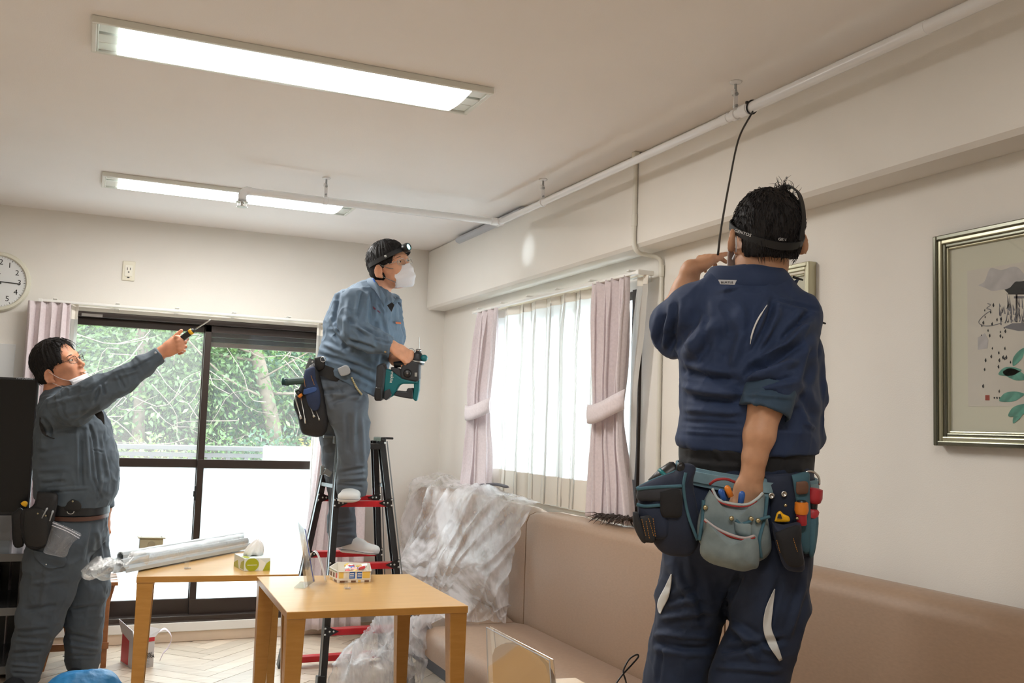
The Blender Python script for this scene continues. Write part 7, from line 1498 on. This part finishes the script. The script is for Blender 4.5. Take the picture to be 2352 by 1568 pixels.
puff([(214, 945), (228, 940), (238, 950), (240, 975), (232, 965), (222, 958)], D - .16, .012, m_black, 'shoulder_strap', JL, .004)
MB().lathe(fp(357, 810, D - .165), -VD, [(0, .006), (.003, .004)], 12).build('cuff_button', m_grey, JL, smooth=True)
lo = fp(150, 1200, D) - [.34, .36, 0]; lo[2] = .0; hi = fp(150, 1140, D) + [.34, .42, 0]; S = SDF(lo, hi, .0055)
S.chain([sec(162, 1165, D, 78, .15), sec(160, 1210, D, 82, .16)], .03); Sl, Sr = S.like(), S.like()
Sl.chain([sec(142, 1230, D - .07, 72, .12), sec(128, 1290, D - .08, 66, .115), sec(112, 1350, D - .08, 57, .10), sec(92, 1420, D - .08, 50, .092), sec(72, 1475, D - .08, 40, .08), sec(56, 1530, D - .08, 34, .075), sec(52, 1562, D - .08, 35, .078)], .03, clip1=0)
Sr.chain([sec(185, 1230, D + .08, 60, .12), sec(198, 1300, D + .09, 50, .105), sec(200, 1350, D + .10, 46, .10), sec(194, 1420, D + .11, 40, .09), sec(190, 1475, D + .12, 37, .08), sec(190, 1512, D + .14, 33, .075), sec(189, 1536, D + .14, 31, .07)], .03, clip1=0)
S.union(Sl, .02); S.union(Sr, .008)
st = [(90, 1290, 150, 1300, 6, -.007), (75, 1340, 150, 1330, 6, .005), (60, 1400, 130, 1390, 6, -.006), (40, 1450, 110, 1445, 5, -.007), (35, 1470, 105, 1475, 5, .007), (30, 1500, 95, 1495, 5, -.007), (28, 1525, 90, 1530, 4, .006), (28, 1545, 88, 1548, 4, -.005), (165, 1400, 225, 1390, 5, -.005), (160, 1455, 225, 1470, 5, -.007), (160, 1480, 225, 1490, 5, .007), (160, 1505, 222, 1505, 4, -.006), (215, 1200, 200, 1290, 6, -.008), (110, 1300, 95, 1400, 8, .005), (225, 1220, 235, 1290, 5, .006)]
TL = garment('trousers', S, m_tl, PL_, st, noise=((9, .005), (20, .003)))
fl_ = surf_strip(TL, [(74, 1262), (78, 1275), (90, 1290), (106, 1304)], [(152, 1280), (153, 1290), (146, 1300), (118, 1306)], 'pocket_flap', m_tl, TL, lift=.008, n=20, m=24, solid=.004); MB().lathe(fp(106, 1296, D - .215), -VD, [(0, .004), (.002, .003)], 8).build('pocket_snap', m_metal, TL)
for x, d_ in ((52, D - .08), (189, D + .14)):
    a = fp(x, 1540, d_); a[2] = .035; tdir = unit(-VD * [1, 1, 0]); S = SDF(a - .24, a + .2, .005); S.cone(a, a + tdir * .13 - [0, 0, .008], (.042, .04), (.045, .028), .02, u=IX); S.cone(a, a + [0, 0, .06], .042, .042, .02); S.plane((0, 0, .001), (0, 0, -1)); V, F = S.mesh(); mesh_obj('slipper', V, F, m_dkg, PL_, smooth=True)
TBl = thing('tool_belt', fp(160, 1155, D), 'black tool belt and pouches on the pointing man', 'tool belt'); cb_ = fp(168, 1160, D); rings = []
for yo, g in ((.034, 0), (.034, .008), (-.022, .008), (-.022, 0)):
    a = np.linspace(0, 2 * math.pi, 50, endpoint=False); rings.append(cb_ + np.outer(np.cos(a) * (.162 + g), IX) + np.outer(np.sin(a) * (.170 + g), -VD) + np.outer(yo - np.cos(a) * .020 + .006 * np.sin(2 * a), IY))
MB().loft(rings + [rings[0]], cap=False).build('waist_belt', m_belt, TBl, smooth=True, angle=40)
rings = [cb_ + np.outer(np.cos(a) * (.160 + g), IX) + np.outer(np.sin(a) * (.168 + g), -VD) + np.outer(yo - np.cos(a) * .016, IY) for yo, g in ((-.026, 0), (-.026, .006), (-.046, .006), (-.046, 0))]
MB().loft(rings + [rings[0]], cap=False).build('leather_belt', mat('brown_leather_belt', (.09, .035, .02), rough=.45), TBl, smooth=True, angle=40)
DB = D - .15
p = puff([(86, 1128), (130, 1132), (132, 1160), (126, 1190), (118, 1240), (104, 1256), (75, 1262), (55, 1246), (46, 1200), (50, 1172), (70, 1165), (82, 1150)], DB, .07, m_pouch, 'pouch', TBl, .015)
puff([(56, 1172), (76, 1166), (104, 1172), (112, 1210), (106, 1250), (70, 1256), (54, 1230)], DB - .06, .03, m_belt, 'front_pocket', p, .010); puff([(26, 1180), (52, 1168), (56, 1240), (50, 1256), (30, 1250)], DB + .12, .08, m_pouch, 'rear_pouch', TBl, .012)
puff([(126, 1140), (180, 1150), (182, 1172), (128, 1170)], DB - .01, .012, m_belt, 'belt_pad', TBl, .003)
MB().tube([fp(162 + 8 * math.cos(t), 1174 + 6 * math.sin(t), DB - .04) for t in np.linspace(0, 3.14, 12)], .002, 6).build('half_ring', m_metal, TBl, smooth=True); MB().lathe(fp(167, 1151, DB - .035), -VD, [(0, .005), (.003, .004)], 10).build('rivet', m_snap, TBl, smooth=True)
for x, y in ((87, 1179), (105, 1184)): MB().lathe(fp(x, y, DB - .095), -VD, [(0, .005), (.003, .004)], 10).build('rivet', m_snap, TBl, smooth=True)
for k, (x0, y0, x1, y1, lab) in enumerate(((109, 1166, 96, 1190, 'upright grey steel tool in the pointing man\'s black pouch, left one'), (122, 1172, 114, 1196, 'upright grey steel tool in the pointing man\'s black pouch, right one'))): tag(handle_px(x0, y0, x1, y1, DB - .10, [(0, .003), (.1, .0055), (.3, .0035), (1, .003)]).build('hand_tool', m_grey, smooth=True), lab, 'hand tool')
tag(puff([(47, 1155), (56, 1150), (64, 1154), (60, 1164), (50, 1160)], DB + .02, .03, m_ye, 'yellow_tool_end', None, .003), 'yellow tool end showing above the pointing man\'s rear pouch', 'hand tool')
bg_ = thing('zip_bag', fp(150, 1235, DB - .05), 'clear zip bag of small parts hanging from the pointing man\'s pouch', 'zip bag')
zb_ = crom([fp(*q, DB - .09) for q in ((122, 1195), (118, 1212), (108, 1245), (100, 1268), (125, 1276), (150, 1279), (160, 1258), (170, 1244), (187, 1227), (160, 1212), (122, 1195))], 50)
c = zb_.mean(0); MB().loft([zb_, c + (zb_ - c) * .95 - VD * .006, c + (zb_ - c) * .5 - VD * .012, c + (zb_ - c) * .05 - VD * .013]).build('bag', film('zip_bag_film', (.42, .46, .56), opac=.14, rough=.15, gloss=.3, nscale=12, bump=.6), bg_, smooth=True)
for o_ in (0, 6): pxtube([(121 - o_ * .3, 1200 + o_, DB - .105), (152, 1213 + o_, DB - .107), (184 - o_ * .3, 1230 + o_, DB - .105)], .0016, 5).build('zip_seal', mat('zip_white', (.7, .68, .72), rough=.3), bg_, smooth=True)
t = thing('screwdriver_in_hand', fp(440, 762, D - .13), 'black and yellow screwdriver with long shaft held up by the pointing man', 'screwdriver')
dS = D - .105; handle_px(408, 785, 446, 757, dS, [(0, .012), (.3, .0155), (.75, .0145), (.9, .013), (1, .008)]).build('handle', m_black, t, smooth=True); handle_px(436, 764, 442, 759.5, dS, [(0, .0158), (1, .0148)]).build('yellow_ring', m_ye, t, smooth=True); handle_px(445, 758, 484, 734, dS, [(0, .0032), (.9, .0032), (1, .0022)]).build('shaft', m_metal, t, smooth=True)
